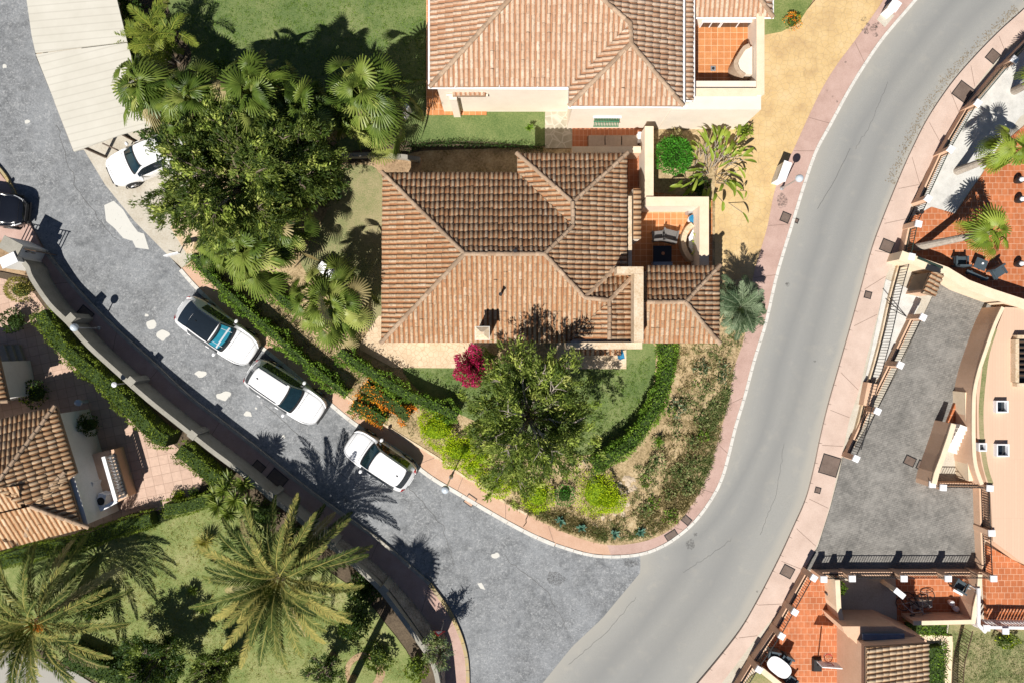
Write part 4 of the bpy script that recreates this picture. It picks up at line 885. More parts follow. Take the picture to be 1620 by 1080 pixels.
g = MB(); g.prism(PX([(1487, 440), (1570, 487), (1542, 550), (1513, 617), (1493, 670), (1478, 730), (1470, 762), (1540, 772), (1540, 895), (1272, 900), (1293, 863), (1312, 803), (1325, 753), (1336, 705), (1352, 703), (1387, 647), (1423, 577), (1458, 502)]), -.02, .11); struct('setts_driveway', g, MT['cobble'])
g = MB(); g.prism(PX([(1322, 905), (1418, 905), (1418, 1010), (1322, 1010)]), -.02, .094); struct('court', g, MT['concrete'])
g = MB(); g.prism(PX([(1275, 908), (1322, 908), (1326, 1100), (1190, 1100), (1205, 1040), (1245, 960)]), -.02, .1); struct('lower_patio', g, MT['orange'])
g = MB(); g.prism(PX([(1415, 905), (1545, 905), (1532, 985), (1418, 985)]), -.02, .105); struct('bicycle_patio', g, MT['orange'])
g = MB(); g.prism(PX([(1552, 905), (1556, 860), (1620, 895), (1900, 900), (1900, 1000), (1556, 990)]), -.02, .3); struct('corner_patio', g, MT['orange'])
lawn('right_lawn', [(1500, 985), (1560, 990), (1700, 1000), (1900, 1010), (1900, 1200), (1500, 1200), (1505, 1100)], 'lawn3', .1)
lawn('lower_verge', [(1195, 1062), (1225, 1075), (1240, 1100), (1200, 1180), (1140, 1140), (1170, 1090)], 'lawn3', .112)

# cracks, tar seams and stains that lie on the roads
g = MB()
def crack(pts, wd, z, j=.05, n=10):
    P = PX(pts); Q = []
    for a, b_ in zip(P[:-1], P[1:]):
        for i in range(n): t = i / n; Q.append((a[0] + (b_[0] - a[0]) * t + random.gauss(0, j), a[1] + (b_[1] - a[1]) * t + random.gauss(0, j)))
    g.band(Q, wd / 2, wd / 2, z - .003, z)
random.seed(4)
crack([(1345, 235), (1318, 290), (1290, 335)], .022, .009, .01)
for pts in ([(1405, 130), (1380, 190), (1352, 240)], [(1080, 905), (1120, 880), (1160, 850)], [(1240, 700), (1228, 780), (1200, 850)], [(900, 1050), (960, 1000), (1010, 940)]): crack(pts, .014, .0085, .025, 14)
for pts in ([(420, 640), (520, 730), (610, 800)], [(90, 200), (120, 300), (190, 390)], [(800, 880), (860, 930), (900, 1000)], [(640, 760), (700, 830), (720, 900)]): crack(pts, .02, .0055, .05, 12)
struct('road_cracks', g, MT['crack'])
g = MB()
for cx, cy, r, sx in ((1092, 860, .28, .8), (1246, 450, .12, 1), (877, 915, .35, 1.4), (515, 700, .1, 1), (520, 690, .06, 1), (1000, 890, .2, 2), (1289, 571, .06, 1), (1198, 935, .06, 1), (1100, 845, .1, 1)):
    c = G2(cx, cy); g.sheet(blob(c[0], c[1], r, 12, .3, sx, 1), .0078 + random.random() * .001)
struct('oil_stains', g, MT['stain'])
g = MB()
for k in range(16):
    c = G2(1375 + random.gauss(0, 8), 45 + random.gauss(0, 8)); g.sheet(blob(c[0], c[1], random.uniform(.04, .16), 9, .3), .1245 + k * .0002)
for cx, cy in ((1307, 145), (1322, 162), (1316, 155), (1336, 100)): c = G2(cx, cy); g.sheet(blob(c[0], c[1], .06, 9, .3), .1245)
c = G2(1236, 318); g.sheet(blob(c[0], c[1], .28, 9, .3, .9, 1.5), .1242); struct('pavement_stains', g, MT['stain'])

# the main road and its pavements carry on beyond both ends of the picture
g = MB(); g.sheet(PX([(1455, -15), (1470, -33), (1700, -300), (1960, -300), (1700, -55), (1672, -36)]), .002); g.sheet(PX([(760, 1150), (860, 1120), (1060, 1130), (1010, 1190), (800, 1480), (480, 1480)]), -.004); struct('main_road', g, MT['new'])
g = MB(); g.prism(PX([(1470, -31), (1410, -31), (1640, -300), (1700, -300)]), -.02, .12); g.prism(PX([(1680, -41), (1681, 9), (2020, -300), (1962, -300)]), -.02, .119); struct('pavement', g, MT['pale'])
# ================= HOUSES =================
# ---- main villa ----
mh = empty('villa', (*G2(800, 400), 0), 'long villa with orange clay hip roofs and small chimney in the middle of the photo', 'house')
RF = Roof(3.0, .26)
NE_, SE_ = (992, 273), (992, 542); A_, B_ = (735, 402), (861, 402)
W1 = RF.plane((605, 273), (603, 542), [(605, 273), (603, 542), A_])
N1 = RF.plane((605, 273), (818, 273), [(605, 273), (818, 273), (905, 358), B_, A_])
S1 = RF.plane((603, 542), (900, 542), [(603, 542), (901, 542), (962, 479), (925, 471), B_, A_])
E1 = RF.plane((992, 243), (992, 422), [(992, 243), (906, 321), (906, 358), B_, (925, 471), (975, 422), (992, 422)])
N2 = RF.plane((818, 243), (992, 243), [(818, 243), (992, 243), (906, 321)])
W2 = RF.plane((818, 243), (818, 300), [(818, 243), (906, 321), (905, 358), (818, 273)])
zr = W1[2]; a_, b_ = RF, None
def up(p, dz=.06): return (p[0], p[1], p[2] + dz)
RF.segs += [(up(W1[0]), up(W1[2])), (up(W1[1]), up(W1[2])), (up(N1[4]), up(N1[3])), (up(E1[3]), up(E1[4])), (up(E1[2]), up(E1[3])), (up(E1[1]), up(E1[2])), (up(N2[0]), up(N2[2])), (up(N2[1]), up(N2[2]))]
zg = S1[3][2]
def lowp(px, py, z): return (*G2(px, py, z), z)
# front right gablet: ridge at the height of the hip end
zt_ = zg - .02; m_ = .26
r1 = lowp(964, 475, zt_); r2 = lowp(964, 536, zt_); xr = r1[0]; yr = r1[1]
acc = RF.acc; s_ = (H - 3.3) / F
ed = xr + 36 * s_
roof_plane(acc, [(xr, r2[1]), (xr, yr), (ed, yr + 36 * s_), (ed, r2[1])], zt_ - m_ * 36 * s_, (ed, yr), (-1, 0), m_)
roof_plane(acc, [(xr, r2[1]), (xr, yr), (xr - 62 * s_, r2[1])], zt_ - m_ * 62 * s_, (xr - 62 * s_, yr), (1, 0), m_)
yb = yr + 50 * s_; roof_plane(acc, [(xr, yr), (ed, yr + 36 * s_), (xr + 12 * s_, yr + 50 * s_), (xr - 39 * s_, yr)], zt_ - m_ * 50 * s_, (xr, yb), (0, -1), m_)
RF.deck.add([(xr, r2[1], zt_ - .03), (xr, yr, zt_ - .03), (ed, yr + 36 * s_, zt_ - .03 - m_ * 36 * s_), (ed, r2[1], zt_ - .03 - m_ * 36 * s_), (xr - 62 * s_, r2[1], zt_ - .03 - m_ * 62 * s_), (xr - 39 * s_, yr, zt_ - .03), (xr + 12 * s_, yb, zt_ - .03 - m_ * 50 * s_)], [(0, 1, 2, 3), (0, 1, 4), (1, 5, 6, 2)])
RF.segs += [(up(r1), up(r2)), (up(r1), (ed, yr + 36 * s_, zt_ + .06 - m_ * 36 * s_)), (up(S1[3]), up(r1)), (up(S1[3], .02), up(E1[5], .02))]
RF.build(mh, MT['tile_main'])
_, Q = hipwall('wall', [(605, 273), (818, 273), (818, 243), (992, 243), (992, 542), (603, 542)], 3.0, .32, 2.92, 'cream', mh)
ys = min(q[1] for q in Q)
for px in (640, 715, 830): x = G2(px, 0, 1.5)[0]; window(mh, x, ys - .02, 1.5, 1.2, 1.2, 0)
x = G2(865, 0, 1)[0]; window(mh, x, ys - .02, 1.12, 1.0, 2.1, 0, name='door')
xw = min(q[0] for q in Q); window(mh, xw - .02, G2(0, 360, 1.5)[1], 1.5, 1.2, 1.1, R(90)); window(mh, xw - .02, G2(0, 460, 1.5)[1], 1.5, 1.2, 1.1, R(90))
# chimney
ch = MB(); x, y = G2(763, 527, 4.6); ch.box((x, y, 3.8), (.52, .5, 1.6)); ch.box((x, y, 4.58), (.68, .62, .08)); co_ = ch.build('chimney', MT['white'], mh)
t_ = MB(); t_.box((x, y, 4.7), (.66, .6, .17), 0, 0, .2); t_.build('chimney_cap', MT['coping'], co_)
for px, py in ((792, 466), (815, 398)):
    v_ = MB(); x, y = G2(px, py, 4); v_.lathe((x, y, 3.6), [(.06, 0), (.06, .55), (.09, .56), (.09, .62)], 10); v_.build('vent_pipe', MT['trim'], mh)
# parapets around the gablet
pp = MB(); zp = 4.15
pp.prism(PX([(1003, 433), (1018, 433), (1018, 541), (1003, 541)], zp), 2.2, zp); pp.prism(PX([(976, 422), (1018, 422), (1018, 432.7), (976, 432.7)], zp), 2.2, zp - .003)
pp.build('parapet', MT['coping'], mh)
pp = MB(); pp.prism(PX([(896, 541.4), (1016, 541.4), (1016, 552), (896, 552)], 3.5), 2.2, 3.5); pp.build('parapet', MT['coping'], mh)
pw = MB(); pw.prism(PX([(900, 500), (1015, 500), (1015, 549), (900, 549)], 3.4), 0, 3.0); pw.build('wall', MT['cream'], mh)
# porch tiled lean-to in front
R2 = Roof(2.45, .3); P = R2.plane((912, 562), (982, 562), [(912, 562), (982, 562), (982, 548), (912, 548)]); R2.build(mh, MT['tile_main'], 'porch_roof')
for px in (915, 978): q = MB(); x, y = G2(px, 558, 2.3); q.box((x, y, 1.2), (.2, .2, 2.4)); q.build('porch_pillar', MT['cream'], mh)
ap = MB(); x, y = G2(984, 561, 1.3); ap.box((x, y, 1.0), (.32, .5, .5), R(15), 0, .7, (.2, 0)); tag(ap.build('folded_sunshade', MT['blue']), 'bright blue folded cloth beside the small porch of the villa', 'cloth')
# garage wing (east)
RG = Roof(2.75, .27)
n1 = RG.plane((1024, 420), (1138, 420), [(1024, 420), (1138, 420), (1084, 478), (1024, 478)]); s1 = RG.plane((1016, 543), (1138, 543), [(1016, 543), (1138, 543), (1084, 478), (1016, 478)]); e1 = RG.plane((1138, 420), (1138, 543), [(1138, 420), (1138, 543), (1084, 478)])
RG.segs += [(up(n1[1]), up(n1[2])), (up(s1[1]), up(s1[2])), (up(n1[3]), up(n1[2]))]; RG.build(mh, MT['tile_main'], 'garage_roof')
hipwall('garage_wall', [(1018, 420), (1138, 420), (1138, 543), (1018, 543)], 2.75, .22, 2.68, 'cream', mh)
x, y = G2(1090, 0, 1)[0], G2(0, 536, 2.7)[1] + .22
# east patio: strip of tiles, dark slot, white walls
RS = Roof(2.9, .12); q = RS.plane((1014, 295), (1014, 380), [(1014, 298), (1014, 378), (1002, 378), (1002, 298)]); RS.build(mh, MT['tile_left'], 'narrow_roof')
g = MB(); g.prism(PX([(1002, 298), (1013, 298), (1013, 378), (1002, 378)], 2.8), 0, 2.7); g.build('narrow_wall', MT['cream'], mh)
g = MB(); g.prism(PX([(994, 310), (1000, 310), (1000, 425), (994, 425)], 2.9), 2.0, 2.85); g.build('fascia', MT['coping'], mh)
g = MB(); g.prism(PX([(992, 300), (1125, 318), (1125, 460), (992, 460)]), 0, .22); struct('east_patio_floor', g, MT['terra'])
pwz = 2.0; po = empty('patio_wall', (*G2(1110, 320), 0), 'low cream wall wrapped around the small patio east of the villa', 'wall')
g = MB(); W3 = PX([(1022, 319), (1114, 319), (1114, 422)], pwz); g.band(W3, .19, .19, -.02, pwz - .08); g.build('wall_body', MT['cream'], po); g = MB(); g.band(W3, .235, .235, pwz - .077, pwz); g.build('coping', MT['peachlite'], po)
# side passage walls between the houses
g2, _ = wall_thing('passage_wall', 'cream wall along the narrow tiled passage between the two houses', [(1027, 200), (1027, 312)], 1.9, .4, 'cream', 'peachlite', .02)
g = MB(); g.prism(PX([(992, 235), (1030, 235), (1030, 318), (992, 318)]), -.02, .2); g.prism(PX([(905, 196), (1032, 196), (1032, 234.8), (905, 234.8)]), -.02, .202); struct('passage_floor', g, MT['redtile'])
g2, _ = wall_thing('passage_wall', 'short peach wall closing the sofa court behind the villa', [(905, 237), (1014, 237)], 1.5, .28, 'peach', 'peachlite', .02)
# ---- upper villa ----
uh = empty('villa', (*G2(880, 60), 0), 'large villa with faded pink clay roof and white gutters at top of the photo', 'house')
RU = Roof(4.3, .29); AP = (872, -72)
w1 = RU.plane((680, 138), (680, -280), [(680, 138), AP, (680, -280)]); s1 = RU.plane((680, 138), (900, 138), [(680, 138), (900, 138), (997, 38), AP])
e1 = RU.plane((1080, 168), (1080, -280), [(1080, 168), (998, 70), (997, 38), AP, (1080, -280)]); w2 = RU.plane((900, 168), (900, 138), [(900, 168), (998, 70), (997, 38), (900, 138)]); s2 = RU.plane((900, 168), (1080, 168), [(900, 168), (1080, 168), (998, 70)])
RU.segs += [(up(w1[0]), up(w1[1])), (up(e1[2]), up(e1[3])), (up(e1[1]), up(e1[2])), (up(s2[0]), up(s2[2])), (up(s2[1]), up(s2[2]))]; RU.build(uh, MT['tile_up'])
_, Q = hipwall('wall', [(680, 138), (900, 138), (900, 168), (1080, 168), (1080, -280), (680, -280)], 4.3, .25, 4.2, 'cream', uh)
gutter(uh, PX([(679, -280), (679, 140), (899, 140), (899, 170), (1082, 170), (1082, -280)], 4.25), 4.25, .065)
for px in (720, 790, 850): b_ = MB(); x, y = G2(px, 139, 4.25); b_.box((x, y + .05, 4.33), (.03, .22, .02)); b_.build('gutter_bracket', MT['gutter'], uh)
# west strip (orange tiles) and porch
g = MB(); g.prism(PX([(675, -200), (770, -200), (770, 184), (675, 184)]), -.02, .2); struct('upper_porch_floor', g, MT['terra'])
RP = Roof(2.9, .25); RP.plane((716, 152), (768, 152), [(716, 152), (768, 152), (768, 143), (716, 143)]); RP.build(uh, MT['tile_up'], 'porch_roof')
q = MB(); q.prism(PX([(706, 149), (772, 149), (772, 152), (706, 152)], 2.8), 2.55, 2.8); q.build('porch_beam', MT['cream'], uh)
q = MB(); x, y = G2(717, 153, 2.7); q.box((x, y, 1.4), (.35, .35, 2.7)); q.build('porch_pillar', MT['cream'], uh)
# second narrow roof strip, east wing and court
RQ = Roof(3.9, .2); RQ.plane((1097, 160), (1097, -60), [(1097, 160), (1085, 150), (1085, -60), (1097, -60)]); RQ.build(uh, MT['tile_up'], 'narrow_roof'); gutter(uh, PX([(1098, -60), (1098, 160), (1083, 160)], 3.85), 3.85, .05)
g = MB(); g.prism(PX([(1078, -60), (1094, -60), (1094, 158), (1078, 158)], 3.9), 0, 3.75); g.build('wall', MT['cream'], uh)
RE = Roof(3.3, .35); n = RE.plane((1092, 28), (1222, 28), [(1092, 28), (1222, 28), (1200, 0), (1160, -60), (1092, -60)]); n2 = RE.plane((1222, 28), (1222, -90), [(1222, 28), (1222, -90), (1160, -60), (1200, 0)]); RE.segs.append((up(n[1]), up(n[3]))); RE.build(uh, MT['tile_up'], 'east_roof'); gutter(uh, PX([(1100, 29), (1223, 29), (1223, -90)], 3.25), 3.25, .05)
hipwall('east_wall', [(1092, 28), (1222, 28), (1222, -120), (1092, -120)], 3.3, .2, 3.2, 'cream', uh)
x, y = G2(1117, 30, 3.3); 
for px, wd in ((1118, .9), (1160, 1.6)): window(uh, G2(px, 0, 1.6)[0], G2(0, 28, 3.3)[1] + .16, 1.5, wd, 2.1, 0, name='terrace_door')
# raised terrace court
TZ = 2.0
g = MB(); g.prism(PX([(1085, 10), (1200, 10), (1200, 150), (1085, 150)], TZ), 0, TZ); g.build('terrace_floor', MT['terra'], uh)
g = MB(); cw = 3.3; g.band(PX([(1203, 20), (1203, 149.5)], cw), .16, .16, 0, cw); g.band(PX([(1098, 146), (1198, 146)], cw), .15, .15, 0, cw - .005); cwl = g.build('court_wall', MT['cream'], uh)
g = MB(); g.band(PX([(1203, 20), (1203, 150)], cw + .05), .19, .19, cw, cw + .06); g.band(PX([(1098, 146), (1197, 146)], cw + .05), .19, .19, cw, cw + .057); g.build('coping', MT['peachlite'], cwl)
g = MB(); g.prism(PX([(905, 200), (1040, 200), (1040, 206), (1169, 206), (1169, 165), (905, 165)]), 0, 3.2); g.build('lower_wall', MT['cream'], uh)
wx, wy = G2(960, 0, 1.9)[0], G2(0, 200)[1] - .06; wn = window(uh, wx, wy, 1.5, 1.2, .8, 0)
sh = MB()
for i in range(16): sh.tube([(wx - .6 + i * .08, wy - .05, 2.0), (wx - .6 + i * .08, wy - .46, 1.55)], .022, 4)
for q in (.05, .5, .95): sh.tube([(wx - .64, wy - .05 - .41 * q, 2.0 - .45 * q), (wx + .64, wy - .05 - .41 * q, 2.0 - .45 * q)], .03, 4)
sw = MB(); sw.box((wx, wy - .09, 2.08), (1.4, .2, .08)); sw.build('lintel', MT['capwhite'], wn); sh.build('shutter', MT['green_shutter'], wn)
# brick barbecue in the upper court
bb = empty('barbecue', (*G2(1178, 90, TZ), TZ), 'curved brick and plaster barbecue in the upper terrace court', 'barbecue')
g = MB(); pts = smooth(PX([(1186, 72), (1178, 76), (1170, 88), (1164, 100), (1168, 112), (1178, 120)], TZ + .9), 4); g.band(pts, .1, .1, TZ, TZ + .9); g.build('brick_edge', MT['brick'], bb)
g = MB(); g.prism(PX([(1188, 74), (1179, 79), (1171, 90), (1168, 100), (1171, 110), (1180, 118), (1190, 118), (1190, 74)], TZ + .82), TZ, TZ + .82); g.build('worktop', MT['cream'], bb)
g = MB(); x, y = G2(1128, 109, TZ); g.box((x, y, TZ + .02), (.25, .25, .03)); g.disc((x, y, TZ + .035), .07, .01, 14, 1); tag(g.build('drain_grate', [MT['steel'], MT['trim']]), 'small square metal floor drain in the upper terrace court', 'drain')
# ---- left villa (turned) ----
lh = empty('villa', (*G2(60, 760), 0), 'villa with sandy clay roofs and white balustrade at the left edge', 'house')
RL = Roof(2.8, .40)
n = RL.plane((-160, 700), (88, 642), [(-160, 700), (88, 642), (-10, 772), (-160, 810)]); e = RL.plane((88, 642), (120, 742), [(88, 642), (121, 748), (64, 796), (30, 796), (-10, 772)])
RL.segs.append((up(n[1]), up(n[2]))); RL.plane((-160, 905), (60, 852), [(-10, 772), (30, 768), (44, 848), (-160, 895), (-160, 812)])
RL.build(lh, MT['tile_left'])
RM = Roof(2.95, .40); pk = (50, 800)
n = RM.plane((22, 768), (103, 746), [(22, 768), (103, 746), pk]); e = RM.plane((103, 746), (131, 836), [(103, 746), (131, 836), pk]); s = RM.plane((-160, 912), (141, 833), [(-160, 912), (141, 833), pk, (-160, 850)]); ww = RM.plane((22, 768), (40, 850), [(22, 768), (44, 846), pk])
RM.segs += [(up(n[0]), up(n[2])), (up(n[1]), up(n[2])), (up(s[1]), up(s[2])), (up(ww[1], .08), up(ww[2], .05))]; RM.build(lh, MT['tile_left'], 'lower_roof')
g = MB(); g.prism(PX([(-160, 712), (86, 655), (137, 829), (-160, 905)], 2.8), 0, 2.7); g.build('wall', MT['white'], lh)
g = MB(); g.prism(PX([(130, 722), (180, 710), (202, 785), (150, 812)], .9), 0, .9); g.build('balcony', MT['peach'], lh)  # balcony slab added and raised to extend the shadow over the yard
g = MB(); g.box((*G2(139, 768, 1.2), 1.25), (.9, .75, .7), R(-14)); g.build('box_bay', MT['white'], lh)
# balustrade
bl = empty('balustrade', (*G2(180, 760), 0), 'white balustrade with turned posts beside the left villa', 'balustrade')
L_ = PX([(163, 722), (183, 792)], 1.8); g = MB(); g.band(L_, .09, .09, 1.68, 1.8); L2_ = PX([(165, 717), (184, 790)], .5); g.band(PX([(184.2, 792), (158, 806)], 1.8), .09, .09, 1.68, 1.803); g.build('top_rail', MT['capwhite'], bl)
for i in range(13):
    q = (i + .5) / 13; x, y = Vector(L_[0]).lerp(Vector(L_[1]), q); b_ = MB(); b_.lathe((x, y, .95), [(.075, 0), (.055, .08), (.085, .24), (.045, .45), (.06, .66), (.07, .73)], 10); b_.build('baluster', MT['capwhite'], bl)
g = MB(); g.band(L_, .16, .2, .903, .95); g.build('base', MT['brick'], bl)
ac = empty('air_conditioner', (*G2(162, 793), 0), 'air conditioning unit beside the white balustrade', 'air conditioner'); g = MB(); x, y = G2(160, 792, 1.5); g.box((x, y, 1.22), (.4, .75, .62), R(-14)); g.build('casing', MT['plastic_white'], ac)
g = MB(); g.lathe((x, y, 1.532), [(.2, 0), (.2, .012), (.17, .02)], 16); g.build('fan_grille', MT['trim'], ac)
# off-frame neighbour roof at left edge
lh2 = empty('villa', (*G2(-60, 620), 0), 'sliver of a sandy clay roof cut by the left edge of the photo', 'house')
RN = Roof(2.5, .4); n = RN.plane((-240, 600), (-4, 560), [(-260, 604), (-4, 560), (-80, 640), (-260, 680)]); e = RN.plane((-4, 560), (13, 634), [(-4, 560), (13, 634), (-80, 640)]); s = RN.plane((-240, 695), (13, 634), [(-260, 700), (13, 634), (-80, 640), (-260, 680)]); RN.segs += [(up(e[0]), up(e[2])), (up(e[1]), up(e[2]))]; RN.build(lh2, MT['tile_left'])
g = MB(); g.prism(PX([(-240, 610), (-8, 572), (3, 630), (-240, 688)], 2.5), 0, 2.43); g.build('wall', MT['white'], lh2)
# steps of the left garden
st = MB()
for i, (d0) in enumerate((0, 8, 16)): st.prism(PX([(-60, 560), (18 + d0, 545), (44 + d0, 625), (-60, 650)]), -.02, .55 - i * .16)
struct('garden_steps', st, MT['greyplaster'])
# ---- carport ----
cp = empty('carport', (*G2(120, 120), 0), 'long beige ribbed carport canopy along the street at top left', 'carport'); CZ = 2.4
g = MB(); g.prism(PX([(41, -240), (42, 0), (50, 57), (56, 84), (201, 66), (185, 0), (180, -240)], CZ), CZ - .07, CZ); g.build('canopy_panel', MT['canopy1'], cp)
g = MB(); g.prism(PX([(56.3, 86), (87, 163), (117, 240), (192, 213), (240, 200), (201.3, 68)], CZ - .01), CZ - .08, CZ - .01); g.build('canopy_panel', MT['canopy2'], cp)
for px, py in ((60, 5), (66, 80), (122, 228), (180, 205), (180, 10)): b_ = MB(); x, y = G2(px, py, CZ); b_.box((x, y, 1.15), (.12, .12, 2.3)); b_.build('post', MT['brown_iron'], cp)
g = MB(); 
for q in range(9):
    a = Vector(G2(58, 90, CZ)).lerp(Vector(G2(117, 236, CZ)), q / 8); b2 = Vector(G2(203, 75, CZ)).lerp(Vector(G2(188, 212, CZ)), q / 8); g.tube([(a.x, a.y, CZ - .12), (b2.x, b2.y, CZ - .12)], .03, 5)
g.build('rafter', MT['brown_iron'], cp)
# ---- right flat-roofed house ----
rh = empty('flat_roofed_house', (*G2(1640, 700), 0), 'peach house with wide flat paved roof and small square skylights at the right edge', 'house'); RZ = 1.2
P_ = PX([(1590, 486), (1900, 500), (1900, 920), (1622, 893), (1571, 855), (1567, 780), (1560, 760), (1552, 730), (1546, 690), (1545, 620), (1551, 590), (1566, 548)], RZ)
g = MB(); g.prism(P_, 0, RZ, 0, 1); g.build('roof', [MT['deck'], MT['peach']], rh)
g = MB(); g.band(smooth(PX([(1574, 520), (1562, 558), (1556, 600), (1552, 650), (1554, 700), (1560, 740), (1568, 765)], RZ), 3), .12, .12, RZ, RZ + .01); g.build('moss_strip', MT['lawn3'], rh)
for px, py, sz in ((1586, 643, .55), (1587, 712, .58), (1555, 707, .36)):
    x, y = G2(px, py, RZ + .25); f = MB(); t = .06
    for dx, dy, lx, ly in ((0, sz / 2, sz + t, t), (0, -sz / 2, sz + t, t), (sz / 2, 0, t, sz - t), (-sz / 2, 0, t, sz - t)): f.box((x + dx, y + dy, RZ + .12), (lx, ly, .26))
    o = f.build('skylight', MT['capwhite'], rh); g = MB(); g.box((x, y, RZ + .02), (sz - t, sz - t, .02)); g.build('pane', MT['glass'], o)
x0, y0 = G2(1606, 533, RZ + .2); x1, y1 = G2(1700, 608, RZ + .2); lw = MB()
for a, b_ in (((x0, y0), (x1, y0)), ((x0, y1), (x1, y1)), ((x0, y0 - .12), (x0, y1 + .12))): lw.band([a, b_], .09, .09, RZ, RZ + .35)
o = lw.build('light_well', MT['coping'], rh); g = MB(); g.prism([(x0 + .1, y0 - .1), (x1, y0 - .1), (x1, y1 + .1), (x0 + .1, y1 + .1)], RZ, RZ + .015); g.build('opening', MT['trim'], o)
g = MB()
for i in range(7): g.band([(x0 + .1, y0 - .25 - i * .28), (x1, y0 - .25 - i * .28)], .04, .04, RZ + .2, RZ + .27)
g.build('slat', MT['brown_iron'], o)
# stepped retaining wall west of it
rw = empty('retaining_wall', (*G2(1560, 560), 0), 'tall curved peach retaining wall between setts driveway and flat-roofed house', 'wall')
Wt = smooth(PX([(1589, 487), (1576, 515), (1563, 552), (1552, 585), (1545, 615), (1543, 640), (1543, 700), (1546, 735), (1556, 765)], 1.6), 4)
g = MB(); g.band(Wt, .0, .14, 0, 1.55); g.build('wall_body', MT['peach'], rw); g = MB(); g.band(Wt, .02, .16, 1.553, 1.6); g.build('coping', MT['peachlite'], rw)
g = MB(); g.prism(PX([(1513, 617), (1533, 622), (1533, 678), (1493, 668)]), 0, .3); struct('stair_floor', g, MT['orange'])
g2, _ = wall_thing('stair_wall', 'peach wall of the outside stair next to the setts driveway', [(1509, 670), (1503, 690), (1492, 722), (1482, 748), (1478, 765)], 1.5, .22, 'peach', 'peachlite', .02)
g = MB()
for i in range(7): x, y = G2(1521 - i * 2.5, 676 + i * 6, .9 - i * .11); g.box((x, y, (1.2 - i * .14) / 2), (.62, .2, 1.2 - i * .14), R(-20))
tag(g.build('outside_stair', MT['white']), 'small white stair descending beside the setts driveway', 'stairs')
g2, _ = wall_thing('stair_wall', 'straight cream wall between the outside stair and the flat roof', [(1530, 620), (1532, 690), (1536, 760)], 1.1, .2, 'peachlite', 'peachlite', .01)
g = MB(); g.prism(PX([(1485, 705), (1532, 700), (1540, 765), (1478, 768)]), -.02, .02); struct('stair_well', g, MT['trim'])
# ---- small building lower right ----
sb = empty('garage', (*G2(1400, 1040), 0), 'small peach garage with beige tile roof and blue awning at the bottom right', 'garage')
RB = Roof(3.0, .25); RB.plane((1469, 1300), (1469, 1017), [(1469, 1017), (1371, 1024), (1371, 1300), (1469, 1300)], 3.0); RB.build(sb, MT['tile_beige'])
Pq = PX([(1368, 1022), (1466, 1016), (1466, 1300), (1368, 1300)], 2.95); g = MB(); g.prism(Pq, 0, 2.9); g.prism(PX([(1332, 990), (1416, 990), (1466, 1012), (1466, 1030), (1369, 1030), (1336, 1000)], 2.2), 0, 2.2); g.build('wall', MT['peach'], sb)
g = MB(); x, y = G2(1397, 1006, 2.3); g.box((x, y, 2.32), (2.05, .28, .1)); g.build('awning', MT['bluepan'], sb)
# ================= WALLS AND FENCES =================
WT = [(30, 408), (43, 422), (50, 440), (77, 480), (107, 510), (140, 547), (187, 590), (233, 631), (283, 671), (333, 711), (385, 750), (428, 786), (457, 808), (520, 860), (560, 893), (600, 930), (633, 973), (665, 1018), (683, 1046), (693, 1080), (700, 1150)]
gw = empty('boundary_wall', (*G2(330, 705), 0), 'long grey plaster boundary wall with rubble stone foot along the lower street', 'wall')
Wc = SM(WB, 4); g = MB(); g.band(Wc, .0, .30, -.02, 1.5); 
# wall body on the garden side of the pavement line
Wt_ = smooth(PX(WT, 1.55), 4); g = MB(); g.band(Wt_, .09, .09, -.02, 1.5); wo = g.build('wall_body', MT['greyplaster'], gw)
g = MB(); g.band(Wt_, .115, .115, 1.503, 1.57); g.build('coping', MT['greyplaster'], gw)
g = MB(); Wr = resample(Wc, 70); vs = []
for p in Wr:
    q = Vector(min(Wt_, key=lambda t: (t[0] - p[0]) ** 2 + (t[1] - p[1]) ** 2)); p = Vector(p); dd = (p - q); dd = dd / max(.01, dd.length); e = q + dd * .14
    vs += [(p.x, p.y, .1), (p.x * .6 + e.x * .4, p.y * .6 + e.y * .4, .65), (e.x, e.y, 1.02)]
g.add(vs, [(3 * i + k, 3 * i + 3 + k, 3 * i + 4 + k, 3 * i + 1 + k) for i in range(69) for k in (0, 1)]); g.build('stone_foot', MT['stone_face'], gw)
for i in (3, 6, 9):
    pass
for px, py in ((110, 503), (205, 603), (303, 688), (427, 784), (523, 862), (606, 934), (674, 1024)):
    x, y = G2(px, py, 1.7); j = min(range(len(Wc) - 1), key=lambda k: (Wc[k][0] - x) ** 2 + (Wc[k][1] - y) ** 2); rz = math.atan2(Wc[j + 1][1] - Wc[j][1], Wc[j + 1][0] - Wc[j][0])
    c = Vector((x, y))
    p = MB(); p.box((c.x, c.y, .775), (.34, .34, 1.55), rz); po = p.build('pillar', MT['greyplaster'], gw); p = MB(); p.box((c.x, c.y, 1.60), (.40, .40, .07), rz); p.build('cap', MT['greyplaster'], po)
